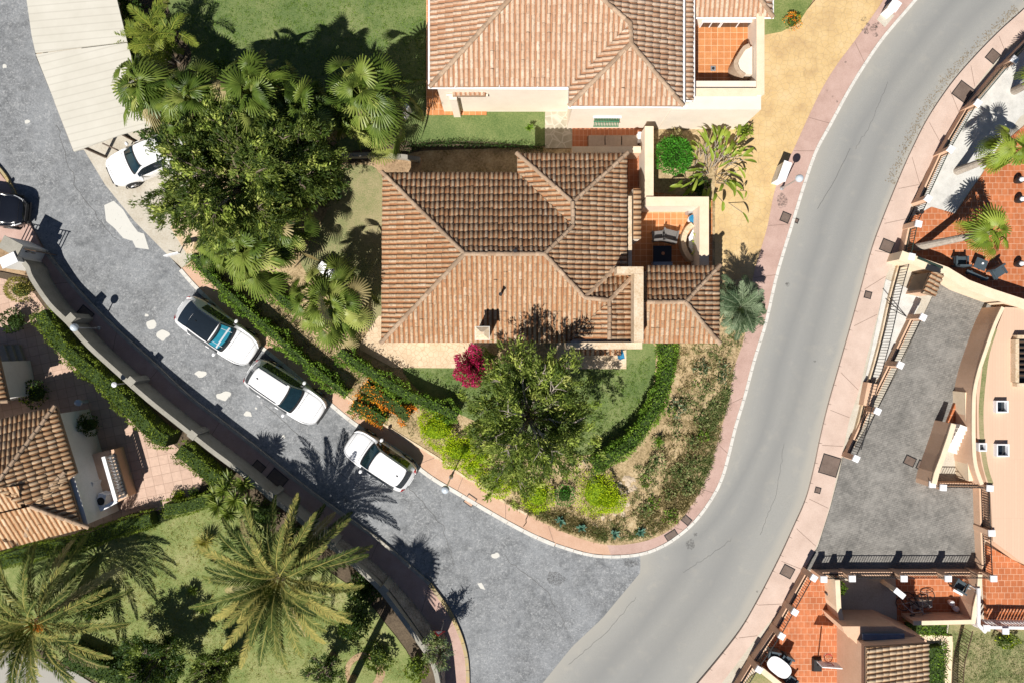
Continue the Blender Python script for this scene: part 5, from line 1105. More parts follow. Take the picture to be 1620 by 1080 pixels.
# entrance gate posts
for px, py, hz_, s, rz, lab in ((18, 390, 1.9, .75, R(-28), 'white gate pillar with a grey top beside the entrance gate'), (14, 412, 2.0, .6, R(25), 'white intercom pillar with a small screen at the entrance gate')):
    x, y = G2(px, py, hz_); r = empty('gate_pillar', (x, y, 0), lab, 'gate pillar'); p = MB(); p.box((x, y, hz_ / 2), (s * 1.3, s * .8, hz_), rz); p.build('wall_body', MT['white'], r); c = MB(); c.box((x, y, hz_ + .03), (s * 1.4, s * .9, .06), rz); c.build('cap', MT['greyplaster'] if s > .7 else MT['capwhite'], r)
x, y = G2(14, 410, 2.0); 
gt = empty('gate', (*G2(35, 398), 0), 'dark metal slatted entrance gate between two white gate pillars', 'gate'); P = [G2(58, 398, 1.7), G2(-10, 384, 1.7)]
railing('gate_bars', P, .1, 1.75, 'brown_iron', gt, .16, .025)
g = MB(); g.box((*G2(30, 396, 1.4), 1.4), (1.5, .05, .3), R(-12)); g.build('gate_board', MT['trim'], gt)
# --- low walls with railings on the right-hand side ---
def fence_run(label, posts, h=1.35, base=.6, mt='peach', iron='iron', th=.2, group='walls along the far pavement', iron_ok=True, z0=0, size=.27, foot=None, capz=.07, skip=()):
    W_ = [G2(px, py, h) for px, py in posts]; root = empty('railing_wall', (*W_[0], z0), label, 'railing wall', group)
    b = MB(); b.band(W_, th / 2, th / 2, z0 - .02, base); b.build('low_wall', MT[mt], root)
    if iron_ok: railing('railing', W_, base, h - .12, iron, root)
    for (px, py), wv in zip(posts, W_):
        if (px, py) in skip: continue
        pillar(root, px, py, h, size, mt, capz, math.atan2(W_[-1][1] - W_[0][1], W_[-1][0] - W_[0][0]), world=wv, z0=z0)
    return root
fence_run('peach railing wall beside the white gravel garden at top right', [(1668, 30), (1606, 94), (1548, 163), (1505, 236), (1469, 314)], iron='iron_green')
fence_run('short railing wall with green bars at the leaning palm foot', [(1454, 354), (1443, 406)], iron='iron_green')
fence_run('railing wall between gravel strip and setts driveway', [(1461, 502), (1425, 577), (1389, 650), (1355, 725)], base=.45)
fence_run('railing wall bordering the lower orange patio beside the far pavement', [(1288, 914), (1258, 968), (1237, 1006), (1201, 1059), (1170, 1110)], iron='iron')
fence_run('railing wall across the bottom of the setts driveway', [(1304, 916), (1349, 915), (1431, 915), (1501, 915), (1573, 915)], iron='iron')
fence_run('railing wall climbing beside the flat-roofed house', [(1573, 913), (1570, 843), (1568, 773)], iron='iron', skip=((1573, 913), (1568, 773)))
fence_run('railing wall closing the stair well above the setts driveway', [(1476, 766), (1493, 771), (1567, 772)], iron='iron')
# railing along the pavement by the gravel strip
rr = empty('fence', (*G2(1390, 520), 0), 'long black iron fence between far pavement and gravel strip', 'fence'); Pq = SM([(1421, 412), (1405, 470), (1393, 525), (1380, 575), (1368, 615), (1357, 660), (1345, 705)], 3)
b_ = MB(); b_.band(Pq, .09, .09, 0, .28); b_.build('low_wall', MT['coping'], rr); railing('railing', Pq, .28, 1.15, 'iron', rr, .14, .012)
g = MB(); g.tube([G(1401, 472, .9), G(1434, 501, .1)], .02, 5); g.tube([G(1406, 487, .7), G(1434, 501, .12)], .02, 5); tag(g.build('fence_stay', MT['iron']), 'thin black diagonal stay bars lying over the gravel strip', 'bars')
g2, _ = wall_thing('planter_wall', 'smooth peach planter block at the lower end of the gravel strip', [(1374, 642), (1381, 606)], .55, .55, 'peach', None)
# gatehouse with tile roof
gh = empty('gate_shelter', (*G2(1465, 460), 0), 'small mailbox shelter with five red roof tiles beside the setts driveway', 'shelter')
RH = Roof(1.75, .35); RH.plane((1492, 433), (1479, 468), [(1493, 433), (1480, 469), (1459, 464), (1473, 431)], 1.75); o = RH.build(gh, MT['tile_main'])
g = MB(); g.prism(PX([(1471, 434), (1492, 434), (1480, 466), (1460, 462)], 1.6), 0, 1.55); g.build('shelter_wall', MT['peach'], gh)
g = MB(); g.box((*G2(1453, 447, 1.0), 1.0), (.1, .9, 1.3), R(-20)); g.build('shelter_door', MT['brown_iron'], gh)
g2, _ = wall_thing('curved_wall', 'broad cream wall sweeping between orange patio and setts driveway', [(1425, 404), (1452, 414), (1497, 430), (1530, 450), (1570, 465), (1640, 488), (1720, 500)], 1.3, .45, 'peachlite', 'peachlite', .02)
for px, py in ((1443, 407), (1497, 427)):
    pass
g = MB(); g.band(PX([(1452, 408), (1492, 424)], 1.35), .05, .05, .5, 1.35); tag(g.build('green_screen', MT['iron_green']), 'dark green clipped screen between two white wall caps', 'screen')
ga = empty('patio_gate', (*G2(1455, 335), 0), 'black wrought iron gate between two white-capped posts of the orange patio', 'gate'); railing('gate_bars', [G2(1467, 318, 1.2), G2(1452, 350, 1.2)], .15, 1.25, 'iron', ga, .12, .012)
g = MB(); 
for z in (.5, .85): g.lathe((*G2(1459, 335, .9), z), [(.12, 0), (.12, .02)], 12)
g.build('gate_scroll', MT['iron'], ga)
# bicycle patio walls
g2, _ = wall_thing('patio_wall', 'curved peach wall round the bicycle patio', [(1551, 908), (1549, 935), (1543, 960), (1540, 983), (1445, 985)], 1.2, .18, 'peach', 'peachlite', .02)
g2, _ = wall_thing('court_wall', 'cream wall with sloping foot between lower orange patio and grey court', [(1325, 917), (1327, 960), (1334, 992), (1350, 1010), (1366, 1028)], 1.4, .2, 'peachlite', 'peachlite', .02)
g2, _ = wall_thing('court_wall', 'short cream wall with white end block between grey court and bicycle patio', [(1416, 932), (1431, 944)], 1.4, .22, 'peachlite', 'capwhite', .03)
g2, _ = wall_thing('slanted_wall', 'low peach kerb wall between the lower orange patio and the grass corner', [(1203, 1058), (1238, 1086), (1260, 1105)], .9, .25, 'peach', 'peachlite', .02)
# white balustrade rails of corner patio
cr_ = empty('balustrade', (*G2(1553, 965), 0), 'white balustrade corner with round baluster row by the corner patio', 'balustrade')
for pts in ([(1549, 930), (1549, 988), (1560, 1000)], [(1562, 992), (1640, 993), (1720, 993)]):
    W_ = PX(pts, 1.3); g = MB(); g.band(W_, .07, .07, 1.2, 1.3); g.build('top_rail', MT['capwhite'], cr_)
    for a, b2 in zip(W_[:-1], W_[1:]):
        n = max(1, int((Vector(b2) - Vector(a)).length / .16))
        for i in range(n): q = Vector(a).lerp(Vector(b2), (i + .5) / n); k = MB(); k.lathe((q.x, q.y, .3), [(.05, 0), (.065, .25), (.03, .5), (.05, .9)], 8); k.build('baluster', MT['capwhite'], cr_)
for px, py in ((1562, 993), (1592, 998)): pillar(cr_, px, py, 1.4, .26, 'peach')
rr = empty('fence', (*G2(1513, 1030), 0), 'brown picket fence curving through the lower right garden', 'fence'); railing('railing', SM([(1519, 985), (1513, 1010), (1506, 1040), (1504, 1090), (1504, 1150)], 3), .1, 1.0, 'brown_iron', rr, .12, .014)
g = MB(); g.prism(PX([(1440, 1000), (1503, 1003), (1503, 1012), (1440, 1008)]), -.02, .2); g.prism(PX([(1494, 1012), (1504, 1012), (1500, 1100), (1490, 1100)]), -.02, .19); struct('garden_path', g, MT['peachlite'])
# upper garden low wall
g2, _ = wall_thing('garden_wall', 'short pale low wall end under the big fan palm', [(540, 246), (600, 244), (640, 248), (664, 252)], .5, .22, 'greyplaster', None)
# ================= CARS =================
c1 = make_car('white crossover with black glass roof and blue sunshade, first in the street row', 4.55, 1.88, 1.58, roof_black=True, sun=True, rails=False, ws=(.27, .46), rs=(.76, .93), hood=.98, deck=1.12, group='cars parked along the kerb')
put_car(c1, (400, 563), (285, 484))
c2 = make_car('white sport utility car with roof rails, in the middle of the street row', 4.4, 1.82, 1.62, ws=(.27, .45), rs=(.88, .975), hood=1.0, deck=1.05, group='cars parked along the kerb')
put_car(c2, (502, 654), (400, 587))
c3 = make_car('white hatchback facing up the street, last of the row near the lamp', 3.9, 1.76, 1.5, ws=(.28, .45), rs=(.88, .975), hood=.96, deck=.98, group='cars parked along the kerb', rails=False)
put_car(c3, (553, 696), (648, 760))
c4 = make_car('white saloon half hidden under tree branches on the concrete apron', 4.4, 1.8, 1.45, ws=(.27, .45), rs=(.72, .88), hood=.95, deck=.98, group='white cars', rails=False)
put_car(c4, (172, 276), (292, 222)); 
c5 = make_car('black car entering the picture at the left edge by the gate', 4.3, 1.8, 1.5, paint='carblack', ws=(.27, .45), rs=(.86, .97), hood=.95, deck=1.0, group=None, rails=False)
put_car(c5, (35, 335), (-92, 322))
# ================= STREET THINGS =================
lamp_post(1267, 281, 2.5, 0, 0, 'globe street lamp on the upper pavement beside the white cabinet')
lamp_post(704, 775, 3.3, 0, 0, 'globe street lamp below the hatchback on the lower pavement')
lamp_post(114, 518, 2.3, 0, 0, 'globe street lamp above the long boundary wall')
x, y = G2(1240, 272, 1.0); r = empty('utility_cabinet', (x, y, .1), 'tall white utility cabinet standing on the upper pavement by the lamp', 'cabinet'); g = MB(); g.box((x, y, .6), (.36, .95, 1.0), R(-20)); g.build('casing', MT['plastic_white'], r); g = MB(); g.box((x, y, 1.12), (.42, 1.02, .06), R(-20)); g.build('lid', MT['capwhite'], r)
g = MB(); g.box((x - .19, y - .0, .6), (.012, .85, .85), R(-20)); g.build('door', MT['capwhite'], r)
x, y = G2(1415, 9, .9); r = empty('utility_cabinet', (x, y, .1), 'short white utility box at the top edge of the pavement', 'cabinet'); g = MB(); g.box((x, y, .5), (.42, .5, .8), R(-35)); g.build('casing', MT['plastic_white'], r); g = MB(); g.box((x, y, .93), (.5, .56, .06), R(-35)); g.build('lid', MT['capwhite'], r)
g = MB(); g.prism(PX([(1398, 15), (1413, 27), (1398, 45), (1385, 33)]), .1, .135); struct('slab', g, MT['concrete'])
cover(1568, 91, .6, .55, R(50), 'square rusty iron cover highest on the far pavement'); cover(1521, 147, .85, .85, R(53), 'largest dark square cover on the far pavement by the gravel garden')
cover(1401, 390, .6, .62, R(68), 'iron cover where the far pavement meets the fence'); cover(1371, 467, .34, .34, R(75), 'small square cover halfway down the far pavement')
cover(1311, 735, 1.0, .95, R(73), 'wide brown cover beside the setts driveway mouth'); cover(1292, 774, .28, .28, R(75), 'tiny square cover below the wide brown cover'); cover(1244, 902, .55, .6, R(62), 'square grey cover near the lower orange patio')
cover(1241, 345, .48, .45, R(68), 'square cover with a bright dot on the pink pavement'); cover(1085, 821, .35, .45, R(50), 'pink cover at the road bend, upper one'); cover(1061, 845, .62, .35, R(32), 'long pink cover at the road bend, lower one')
cover(1437, 728, .55, .45, R(-25), 'left one of two brown covers in the setts driveway'); cover(1457, 736, .55, .45, R(-25), 'right one of two brown covers in the setts driveway')
cover(439, 757, .95, .8, R(-40), 'large dark cover in the shaded pavement'); cover(411, 737, .6, .45, R(-40), 'smaller dark cover in the shaded pavement'); cover(137, 497, .75, .6, R(-40), 'black cover under the lamp on the shaded pavement')
cover(744, 790, .5, .5, R(-35), 'square cover on the salmon pavement by the lamp', mt='pink2'); cover(1259, 349, .22, .26, R(68), 'tiny rusty gully grate in the kerb gutter', z=.0)
# bollards / signs
r = empty('street_sign', (*G2(272, 404), 0), 'pale blue street sign seen edge-on at the corner of the apron', 'sign'); g = MB(); x, y = G2(285, 401); g.tube([(x, y, 0), (x, y, 1.2)], .03, 8); g.build('pole', MT['steel'], r); g = MB(); x, y = G2(270, 402, 1.5); g.box((x, y, 1.35), (.75, .06, .32), R(14)); g.build('sign_panel', MT['capwhite'], r)
r = empty('warning_sign', (*G2(703, 985), .1), 'red and white triangular sign on a pole in the shaded pavement', 'sign'); x, y = G2(703, 980); g = MB(); g.tube([(x, y, .1), (x - .1, y - .15, 1.7)], .03, 8); g.build('pole', MT['steel'], r)
x, y = G2(694, 1003, 1.8); g = MB(); tri = [(x - .3, y + .04, 1.52), (x + .3, y + .04, 1.52), (x, y + .02, 2.05)]
g.add([(a, b2 + .03, c) for a, b2, c in tri] + [(a, b2 - .01, c) for a, b2, c in tri], [(0, 1, 2), (5, 4, 3), (0, 3, 4, 1), (1, 4, 5, 2), (2, 5, 3, 0)]); o = g.build('sign_panel', MT['red'], r)
tri = [(x - .19, y + .075, 1.59), (x + .19, y + .075, 1.59), (x, y + .06, 1.93)]; g = MB(); g.add(tri, [(0, 1, 2)]); g.build('sign_face', MT['capwhite'], o)
g = MB(); g.tube([G(832, 820), (*G2(832, 820), .75)], .025, 8); g.tube([(*G2(832, 820), .75), (*G2(828, 832, 1.0), 1.0)], .022, 8); tag(g.build('marker_post', MT['brown_iron']), 'thin bent brown marker post on the lower pavement', 'post')
r = empty('garden_lamp', (*G2(180, 608), 0), 'small white round garden lamp poking out of the long hedge', 'garden lamp'); g = MB(); x, y = G2(180, 608, 2.1); g.tube([(x, y, 0), (x, y, 2.0)], .03, 8); g.build('pole', MT['steel'], r); g = MB(); g.lathe((x, y, 1.95), [(.05, 0), (.13, .08), (.13, .14), (.04, .2)], 16); g.build('lamp_shade', MT['capwhite'], r)
g = MB(); a = G2(180, 235, 1.2); g.tube([(a[0], a[1], 0), (a[0], a[1], 1.1), (*G2(162, 227, 1.3), 1.3)], .04, 8); tag(g.build('bent_pipe', MT['brown_iron']), 'dark bent pipe at the lower end of the carport', 'pipe')
# ================= FURNITURE =================
def armchair(label, px, py, rz, mt, s=.62, group=None, back=.8, z0=.1, tilt=0):
    x, y = G2(px, py, .5); r = empty('armchair', (x, y, z0), label, 'chair', group); ca, sa = math.cos(rz), math.sin(rz)
    def at(dx, dy): return (x + dx * ca - dy * sa, y + dx * sa + dy * ca)
    for nm, dx, dy, lx, ly, z, h in (('seat', 0, 0, s, s * .8, z0 + .36, .12), ('backrest', 0, -s * .46, s * 1.05, .1, z0 + .5, .6), ('armrest', -s * .48, 0, .09, s * .85, z0 + .52, .08), ('armrest', s * .48, 0, .09, s * .85, z0 + .52, .08)):
        g = MB(); g.box((*at(dx, dy), z), (lx, ly, h), rz, 0, .93); g.build(nm, MT[mt], r)
    for dx in (-.43, .43):
        for dy in (-.38, .38): g = MB(); g.box((*at(dx * s, dy * s), z0 + .16), (.05, .05, .32), rz); g.build('leg', MT[mt], r)
    return r
def table(label, px, py, rz, w_, d_, h, mt, round_=False, z0=.1, legs=True):
    x, y = G2(px, py, h); r = empty('table', (x, y, z0), label, 'table'); ca, sa = math.cos(rz), math.sin(rz); g = MB()
    if round_:
        P_ = [(x + ca * a * w_ / 2 - sa * b2 * d_ / 2, y + sa * a * w_ / 2 + ca * b2 * d_ / 2) for a, b2 in [(math.copysign(abs(math.cos(t)) ** .75, math.cos(t)), math.copysign(abs(math.sin(t)) ** .75, math.sin(t))) for t in np.linspace(0, 2 * math.pi, 33)[:-1]]]; g.prism(P_, h - .04, h)
    else: g.box((x, y, h - .02), (w_, d_, .04), rz)
    g.build('tabletop', MT[mt], r)
    for dx in (-.4, .4):
        for dy in (-.38, .38): g = MB(); g.box((x + dx * w_ * .8 * ca - dy * d_ * .8 * sa, y + dx * w_ * .8 * sa + dy * d_ * .8 * ca, (z0 + h - .04) / 2), (.05, .05, h - .04 - z0), rz); g.build('leg', MT[mt], r)
    return r
armchair('grey wicker lounge chair on the east patio, left of the pair', 1040, 373, R(5), 'wicker', .58, 'wicker chairs on the east patio', z0=.22); armchair('grey wicker lounge chair on the east patio, right of the pair', 1059, 373, R(-14), 'wicker', .76, 'wicker chairs on the east patio', z0=.22)
t = table('dark covered square table on the shaded east patio', 1048, 402, 0, .95, .85, .72, 'navy', z0=.22)
g = MB(); g.lathe((*G2(1049, 401, .8), .722), [(.07, 0), (.09, .08), (.06, .08)], 12); tag(g.build('bowl', MT['pot']), 'small bowl on the dark patio table', 'bowl')
g = MB(); g.box((*G2(1047, 418, .5), .5), (1.0, .18, .5)); tag(g.build('bench_box', MT['bluepan']), 'pale grey storage bench at the shaded end of the east patio', 'bench')
g = MB(); g.lathe((*G2(1095, 347, .6), .22), [(.18, 0), (.22, .3), (.2, .42), (.06, .46)], 16); o = g.build('pot', MT['plastic_white']); tag(o, 'round white and blue bucket on the east patio corner', 'bucket')
g = MB(); g.lathe((*G2(1095, 347, .6), .68), [(.2, 0), (.2, .03), (.05, .05)], 16); g.build('lid', MT['blue'], o)

g = MB(); g.box((*G2(1094, 334, .5), .4), (.55, .3, .35), R(10), 0, .7); tag(g.build('laundry_basket', MT['steel']), 'crumpled grey cloth heap in the corner of the east patio', 'basket')
# curved planter bench of the east patio
pb = empty('curved_bench', (*G2(1090, 385), .2), 'curved cream planter bench on the right of the east patio', 'bench'); c = smooth(PX([(1096, 355), (1087, 364), (1082, 378), (1083, 393), (1092, 408), (1100, 408)], .8), 4)
g = MB(); g.band(c, .13, .13, .2, .8); g.build('bench_wall', MT['coping'], pb); g = MB(); g.prism(PX([(1110, 355), (1097, 362), (1090, 375), (1090, 390), (1098, 403), (1110, 403)], .7), .2, .7); g.build('planter', MT['capwhite'], pb)
# sofa court
def sofa(label, px, py, n):
    x, y = G2(px, py, .45); r = empty('sofa', (x, y, .2), label, 'sofa')
    for i in range(n): g = MB(); g.box((x + (i - (n - 1) / 2) * .86, y, .42), (.84, .6, .22), 0, 0, .96); g.build('cushion', MT['cushion'], r)
    g = MB(); g.box((x, y, .26), (n * .87, .66, .1)); g.build('frame', MT['wood'], r); g = MB(); g.box((x, y - .36, .55), (n * .87, .12, .5)); g.build('backrest', MT['cushion'], r)
sofa('beige three-cushion sofa in the shaded court between the villas', 970, 224, 3)
armchair('white plastic chair at the right end of the sofa court', 1014, 220, R(90), 'plastic_white', .5, z0=.2)
# orange patio furniture
armchair('anthracite armchair by the left corner of the orange patio', 1520, 413, R(0), 'anthracite', .6, 'anthracite chairs on the orange patio'); armchair('anthracite armchair turned towards the wall, right of the small table', 1579, 431, R(212), 'anthracite', .62, 'anthracite chairs on the orange patio')
table('square anthracite side table between two armchairs', 1552, 418, R(-22), .62, .55, .5, 'anthracite'); g = MB(); g.lathe((*G2(1554, 417, .5), .502), [(.05, 0), (.06, .05)], 10); tag(g.build('cup', MT['plastic_white']), 'small white cup on the anthracite side table', 'cup')
r = empty('bench', (*G2(1545, 436), .1), 'narrow dark bench against the cream wall of the orange patio', 'bench'); g = MB(); g.box((*G2(1545, 436, .5), .5), (1.15, .16, .06), R(-24)); g.build('seat', MT['anthracite'], r)
for px in (1533, 1558): g = MB(); g.box((*G2(px, 436 + (px - 1545) * .42, .3), .28), (.12, .16, .4), R(-24)); g.build('leg', MT['anthracite'], r)
for i, (px, py, lab) in enumerate(((1616, 284, 'dark round grill lid with white top, upper one at the right edge'), (1617, 315, 'grey pot with white flowers at the right edge'), (1616, 417, 'black kettle-like pot at the right edge below the palm'))):
    x, y = G2(px, py, .5); g = MB(); g.lathe((x, y, .1), [(.14, 0), (.2, .25), (.17, .4)], 14); o = tag(g.build('pot', MT['trim']), lab, 'pot', 'pots at the right edge'); g = MB(); g.sphere((x, y, .52), .13, 10); g.build('top', MT['capwhite'], o)
# lower patio: oval table, chairs, hoop
table('white oval plastic garden table in the lower orange patio', 1233, 1055, R(-38), 1.35, .82, .75, 'plastic_white', True); armchair('dark plastic chair above the oval table, left one', 1223, 1034, R(170), 'anthracite', .5, 'dark chairs round the oval table'); armchair('dark plastic chair above the oval table, right one', 1243, 1042, R(150), 'anthracite', .48, 'dark chairs round the oval table'); armchair('dark plastic chair below the oval table', 1252, 1075, R(-35), 'anthracite', .5, 'dark chairs round the oval table')
r = empty('basketball_hoop', (*G2(1290, 1046), .1), 'small basketball hoop with red rim on a black stand in the lower patio', 'basketball hoop')
bx, by = G2(1290, 1048); g = MB(); g.box((bx, by, .2), (.5, .75, .22), 0, 0, .8); g.build('base', MT['trim'], r); hx, hy = G2(1313, 1052, 2.1); g = MB(); g.tube([(bx, by, .3), (hx - .1, hy - .08, 1.75)], .035, 8); g.build('pole', MT['trim'], r)
g = MB(); g.box((hx, hy, 2.05), (1.0, .05, .62), R(-4)); bo = g.build('backboard', MT['plastic_white'], r); g = MB(); 
for a, b2, lx, lz in ((0, -.1, .34, .02), (0, .14, .34, .02), (-.17, .02, .02, .24), (.17, .02, .02, .24)): g.box((hx + a, hy + .03, 2.0 + b2), (lx, .012, lz), R(-4))
g.build('target_mark', MT['red'], bo)
g = MB(); g.tube([(hx + .02 + .2 * math.cos(a), hy + .27 + .2 * math.sin(a), 1.88) for a in np.linspace(0, 2 * math.pi, 25)], .018, 6, cap=False); g.tube([(hx, hy + .02, 1.88), (hx, hy + .07, 1.88)], .02, 6); g.build('rim', MT['red'], r)
g = MB()
for k in range(12):
    a = k * math.pi / 6; g.tube([(hx + .02 + .2 * math.cos(a), hy + .27 + .2 * math.sin(a), 1.87), (hx + .02 + .13 * math.cos(a + .4), hy + .27 + .13 * math.sin(a + .4), 1.6)], .006, 4); g.tube([(hx + .02 + .2 * math.cos(a), hy + .27 + .2 * math.sin(a), 1.87), (hx + .02 + .13 * math.cos(a - .4), hy + .27 + .13 * math.sin(a - .4), 1.6)], .006, 4)
g.build('net', MT['capwhite'], r)
x, y = G2(1316, 940, .5); r = empty('plastic_bin', (x, y, .1), 'closed grey plastic parasol foot near the lower patio wall', 'bin'); g = MB(); g.lathe((x, y, .1), [(.22, 0), (.24, .3), (.1, .45)], 6); g.build('casing', MT['anthracite'], r)
# plants in pots by the court
# bicycles
def bicycle(label, cx, cy, rz, lean, frame):
    r = empty('bicycle', (0, 0, 0), label, 'bicycle', 'bicycles on the patio'); 
    for sx in (-.52, .52):
        g = MB(); g.tube([(sx + .33 * math.cos(a), 0, .34 + .33 * math.sin(a)) for a in np.linspace(0, 2 * math.pi, 25)], .02, 6, cap=False); wl = g.build('wheel', MT['tyre'], r, local=True); g = MB()
        for k in range(8): a = k * math.pi / 4; g.tube([(sx, 0, .34), (sx + .32 * math.cos(a), 0, .34 + .32 * math.sin(a))], .004, 3)
        g.build('spokes', MT['steel'], wl, local=True)
    g = MB(); A, B, Cc, D_, E_ = (-.52, 0, .34), (-.1, 0, .3), (-.2, 0, .82), (.34, 0, .84), (.52, 0, .34)
    for p, q in ((A, B), (A, Cc), (B, Cc), (Cc, D_), (B, D_), (D_, E_)): g.tube([p, q], .018, 6)
    g.build('frame', MT[frame], r, local=True); g = MB(); g.box((-.24, 0, .92), (.26, .14, .05), 0, 0, .8); g.build('saddle', MT['trim'], r, local=True)
    g = MB(); g.tube([(.3, -.28, .98), (.36, 0, .95), (.3, .28, .98)], .016, 6); g.tube([(.34, 0, .84), (.36, 0, .95)], .016, 6); g.build('handlebar', MT['steel'], r, local=True)
    g = MB(); g.tube([(-.1, -.14, .18), (-.1, .14, .42)], .012, 5); g.box((-.1, -.15, .17), (.1, .06, .02)); g.box((-.1, .15, .43), (.1, .06, .02)); g.build('pedals', MT['trim'], r, local=True)
    r.location = (cx, cy, .12); r.rotation_euler = (lean, 0, rz); return r
x, y = G2(1450, 930, .3); bicycle('black bicycle lying tilted on the bicycle patio', x, y - .15, R(12), R(55), 'trim'); bicycle('bicycle with silver frame behind the black one', x - .25, y - .45, R(8), R(60), 'steel')
g = MB(); g.box((*G2(1455, 952), .2), (1.1, .45, .18), R(3), 0, .9); tag(g.build('cardboard_box', MT['cushion']), 'flattened beige cardboard beside the bicycles', 'cardboard')
armchair('stacked dark garden chair in the right corner of the bicycle patio', 1518, 924, R(-30), 'anthracite', .62, z0=.12); r = empty('garden_lounger', (*G2(1523, 933), .1), 'folded white lounger under the stacked dark chair', 'lounger'); g = MB(); g.box((*G2(1524, 936, .2), .22), (1.1, .4, .08), R(-28)); g.build('seat', MT['plastic_white'], r)
for px, py, lab in ((1507, 954, 'white round pot, upper of two on the bicycle patio'), (1514, 963, 'white round pot, lower of two on the bicycle patio')):
    g = MB(); g.lathe((*G2(px, py, .4), .1), [(.1, 0), (.15, .2), (.13, .3), (.02, .33)], 14); tag(g.build('pot', MT['plastic_white']), lab, 'pot', 'white pots')
for px, py, rr_, lab in ((1327, 928, .2, 'leafy green plant pot beside the grey court'),): bush('potted_plant', lab, px, py, .3, .7, MT['L_hedge'], 300, .1)
# small lower-left objects
x, y = G2(121, 637, .9); g = MB(); g.sphere((x, y, .75), .22, 12, 0, (1, .8, .5)); g.tube([(x, y, .0), (x, y, .6)], .1, 8); tag(g.build('covered_barbecue', MT['globe']), 'pale blue cloth bundle in the shaded left yard', 'bundle')
x, y = G2(518, 430, 1.1); r = empty('white_box', (x, y, .1), 'white slatted garden chest among the fan palms', 'chest'); g = MB(); g.box((x, y, .6), (1.15, .5, .9), R(-38)); g.build('casing', MT['plastic_white'], r); g = MB(); 
for k in (-.14, 0, .14): g.box((x - k * math.sin(R(-38)), y + k * math.cos(R(-38)), 1.06), (1.1, .1, .02), R(-38))
g.build('lid', MT['capwhite'], r)
x, y = G2(640, 172, 1.1); r = empty('white_chest', (x, y, .1), 'white panel standing beside the big fan palm at the lawn corner', 'panel'); g = MB(); g.box((x, y, .6), (.5, .25, 1.0), R(50)); g.build('casing', MT['plastic_white'], r)
# ================= VEGETATION =================
bush('potted_plant', 'small green plants in the curved planter bench of the east patio', 1104, 388, .32, 1.1, MT['L_lime'], 260, .09, z0=.7, sy=1.6, clumpy=.35)
# big feathery trees
feathery_tree('silk_oak_tree', 'large dark feathery tree spreading over the white saloon and apron', 364, 284, 6.4, 3.05, 2.75, 3.2, nl=14, sprays=1050, per=50, seed=11, newp=.17, rough=.38, mats=('L_oak', 'L_new'), ls=.2)
feathery_tree('silk_oak_tree', 'smaller dark feathery tree at the right end of the thicket near the broad fan palm', 462, 262, 5.4, 2.0, 1.9, 2.6, nl=12, sprays=560, per=48, seed=13, newp=.06, rough=.5, mats=('L_oak', 'L_mid'), ls=.2)
feathery_tree('silk_oak_tree', 'large feathery tree with pale new shoots in front of the villa', 838, 664, 5.4, 2.55, 2.5, 3.4, nl=19, sprays=1000, per=48, seed=12, newp=.27, barkm='palebark', ls=.19, rough=.42)
# fan palms upper left
fan_palm('fan_palm', 'broad fan palm on the edge of the upper lawn beside the house', 572, 155, 4.8, 66, 1.9, 1.0, 21, elmin=-50)
fan_palm('fan_palm', 'dark fan palm rising between the upper lawn and the feathery tree', 398, 150, 6.0, 60, 1.7, .95, 22, tone=.4)
fan_palm('fan_palm', 'fan palm overhanging the right edge of the carport', 225, 135, 4.4, 40, 1.2, .95, 23, tone=.42)
fan_palm('fan_palm', 'fan palm leaning in the thicket above the white saloon', 305, 160, 5.6, 54, 1.5, .9, 24, tone=.42)
fan_palm('fan_palm', 'dark fan palm between the broad fan palm and the feathery tree', 478, 172, 5.2, 50, 1.4, .9, 29, tone=.34)
fan_palm('fan_palm', 'fan palm below the first fan palms at the right of the feathery tree', 452, 262, 3.6, 26, .9, .85, 30, tone=.34)
fan_palm('fan_palm', 'fan palm just above the corner where hedge and apron meet', 392, 395, 4.2, 46, 1.55, 1.05, 25)
fan_palm('fan_palm', 'fan palm at the tip of the hedge beside the first parked car', 348, 378, 3.6, 36, 1.15, .9, 26, tone=.45)
fan_palm('fan_palm', 'fan palm beside the white garden chest west of the villa', 522, 478, 3.8, 50, 1.8, .95, 27)
fan_palm('fan_palm', 'fan palm with low fronds between hedge and villa garden', 445, 362, 3.6, 34, 1.2, .9, 28, tone=.42)
# golden areca clump by the carport
global_rng = rng; rng = np.random.default_rng(31)
x, y, _ = G(238, 58, 2.6); r = empty('areca_palm', (x, y, 0), 'yellow green feather palm clump behind the carport', 'palm tree'); L3 = Leaves()
for i in range(46):
    a = i * 2.4; ox, oy = rng.normal(0, .5, 2); frond(L3, (x + ox, y + oy, 1.9 + rng.uniform(-.5, .6)), a, R(rng.uniform(15, 80)), rng.uniform(1.0, 1.6), 26, .04, .42, R(70), 0, rng.uniform(.25, .8), .4)
L3.build('crown', [MT['L_areca']], r); g = MB()
for k in range(7): a = k * .9; g.tube([(x + .35 * math.cos(a), y + .35 * math.sin(a), 0), (x + .5 * math.cos(a), y + .5 * math.sin(a), 2.0)], .06, 7)
g.build('trunk', MT['palebark'], r)
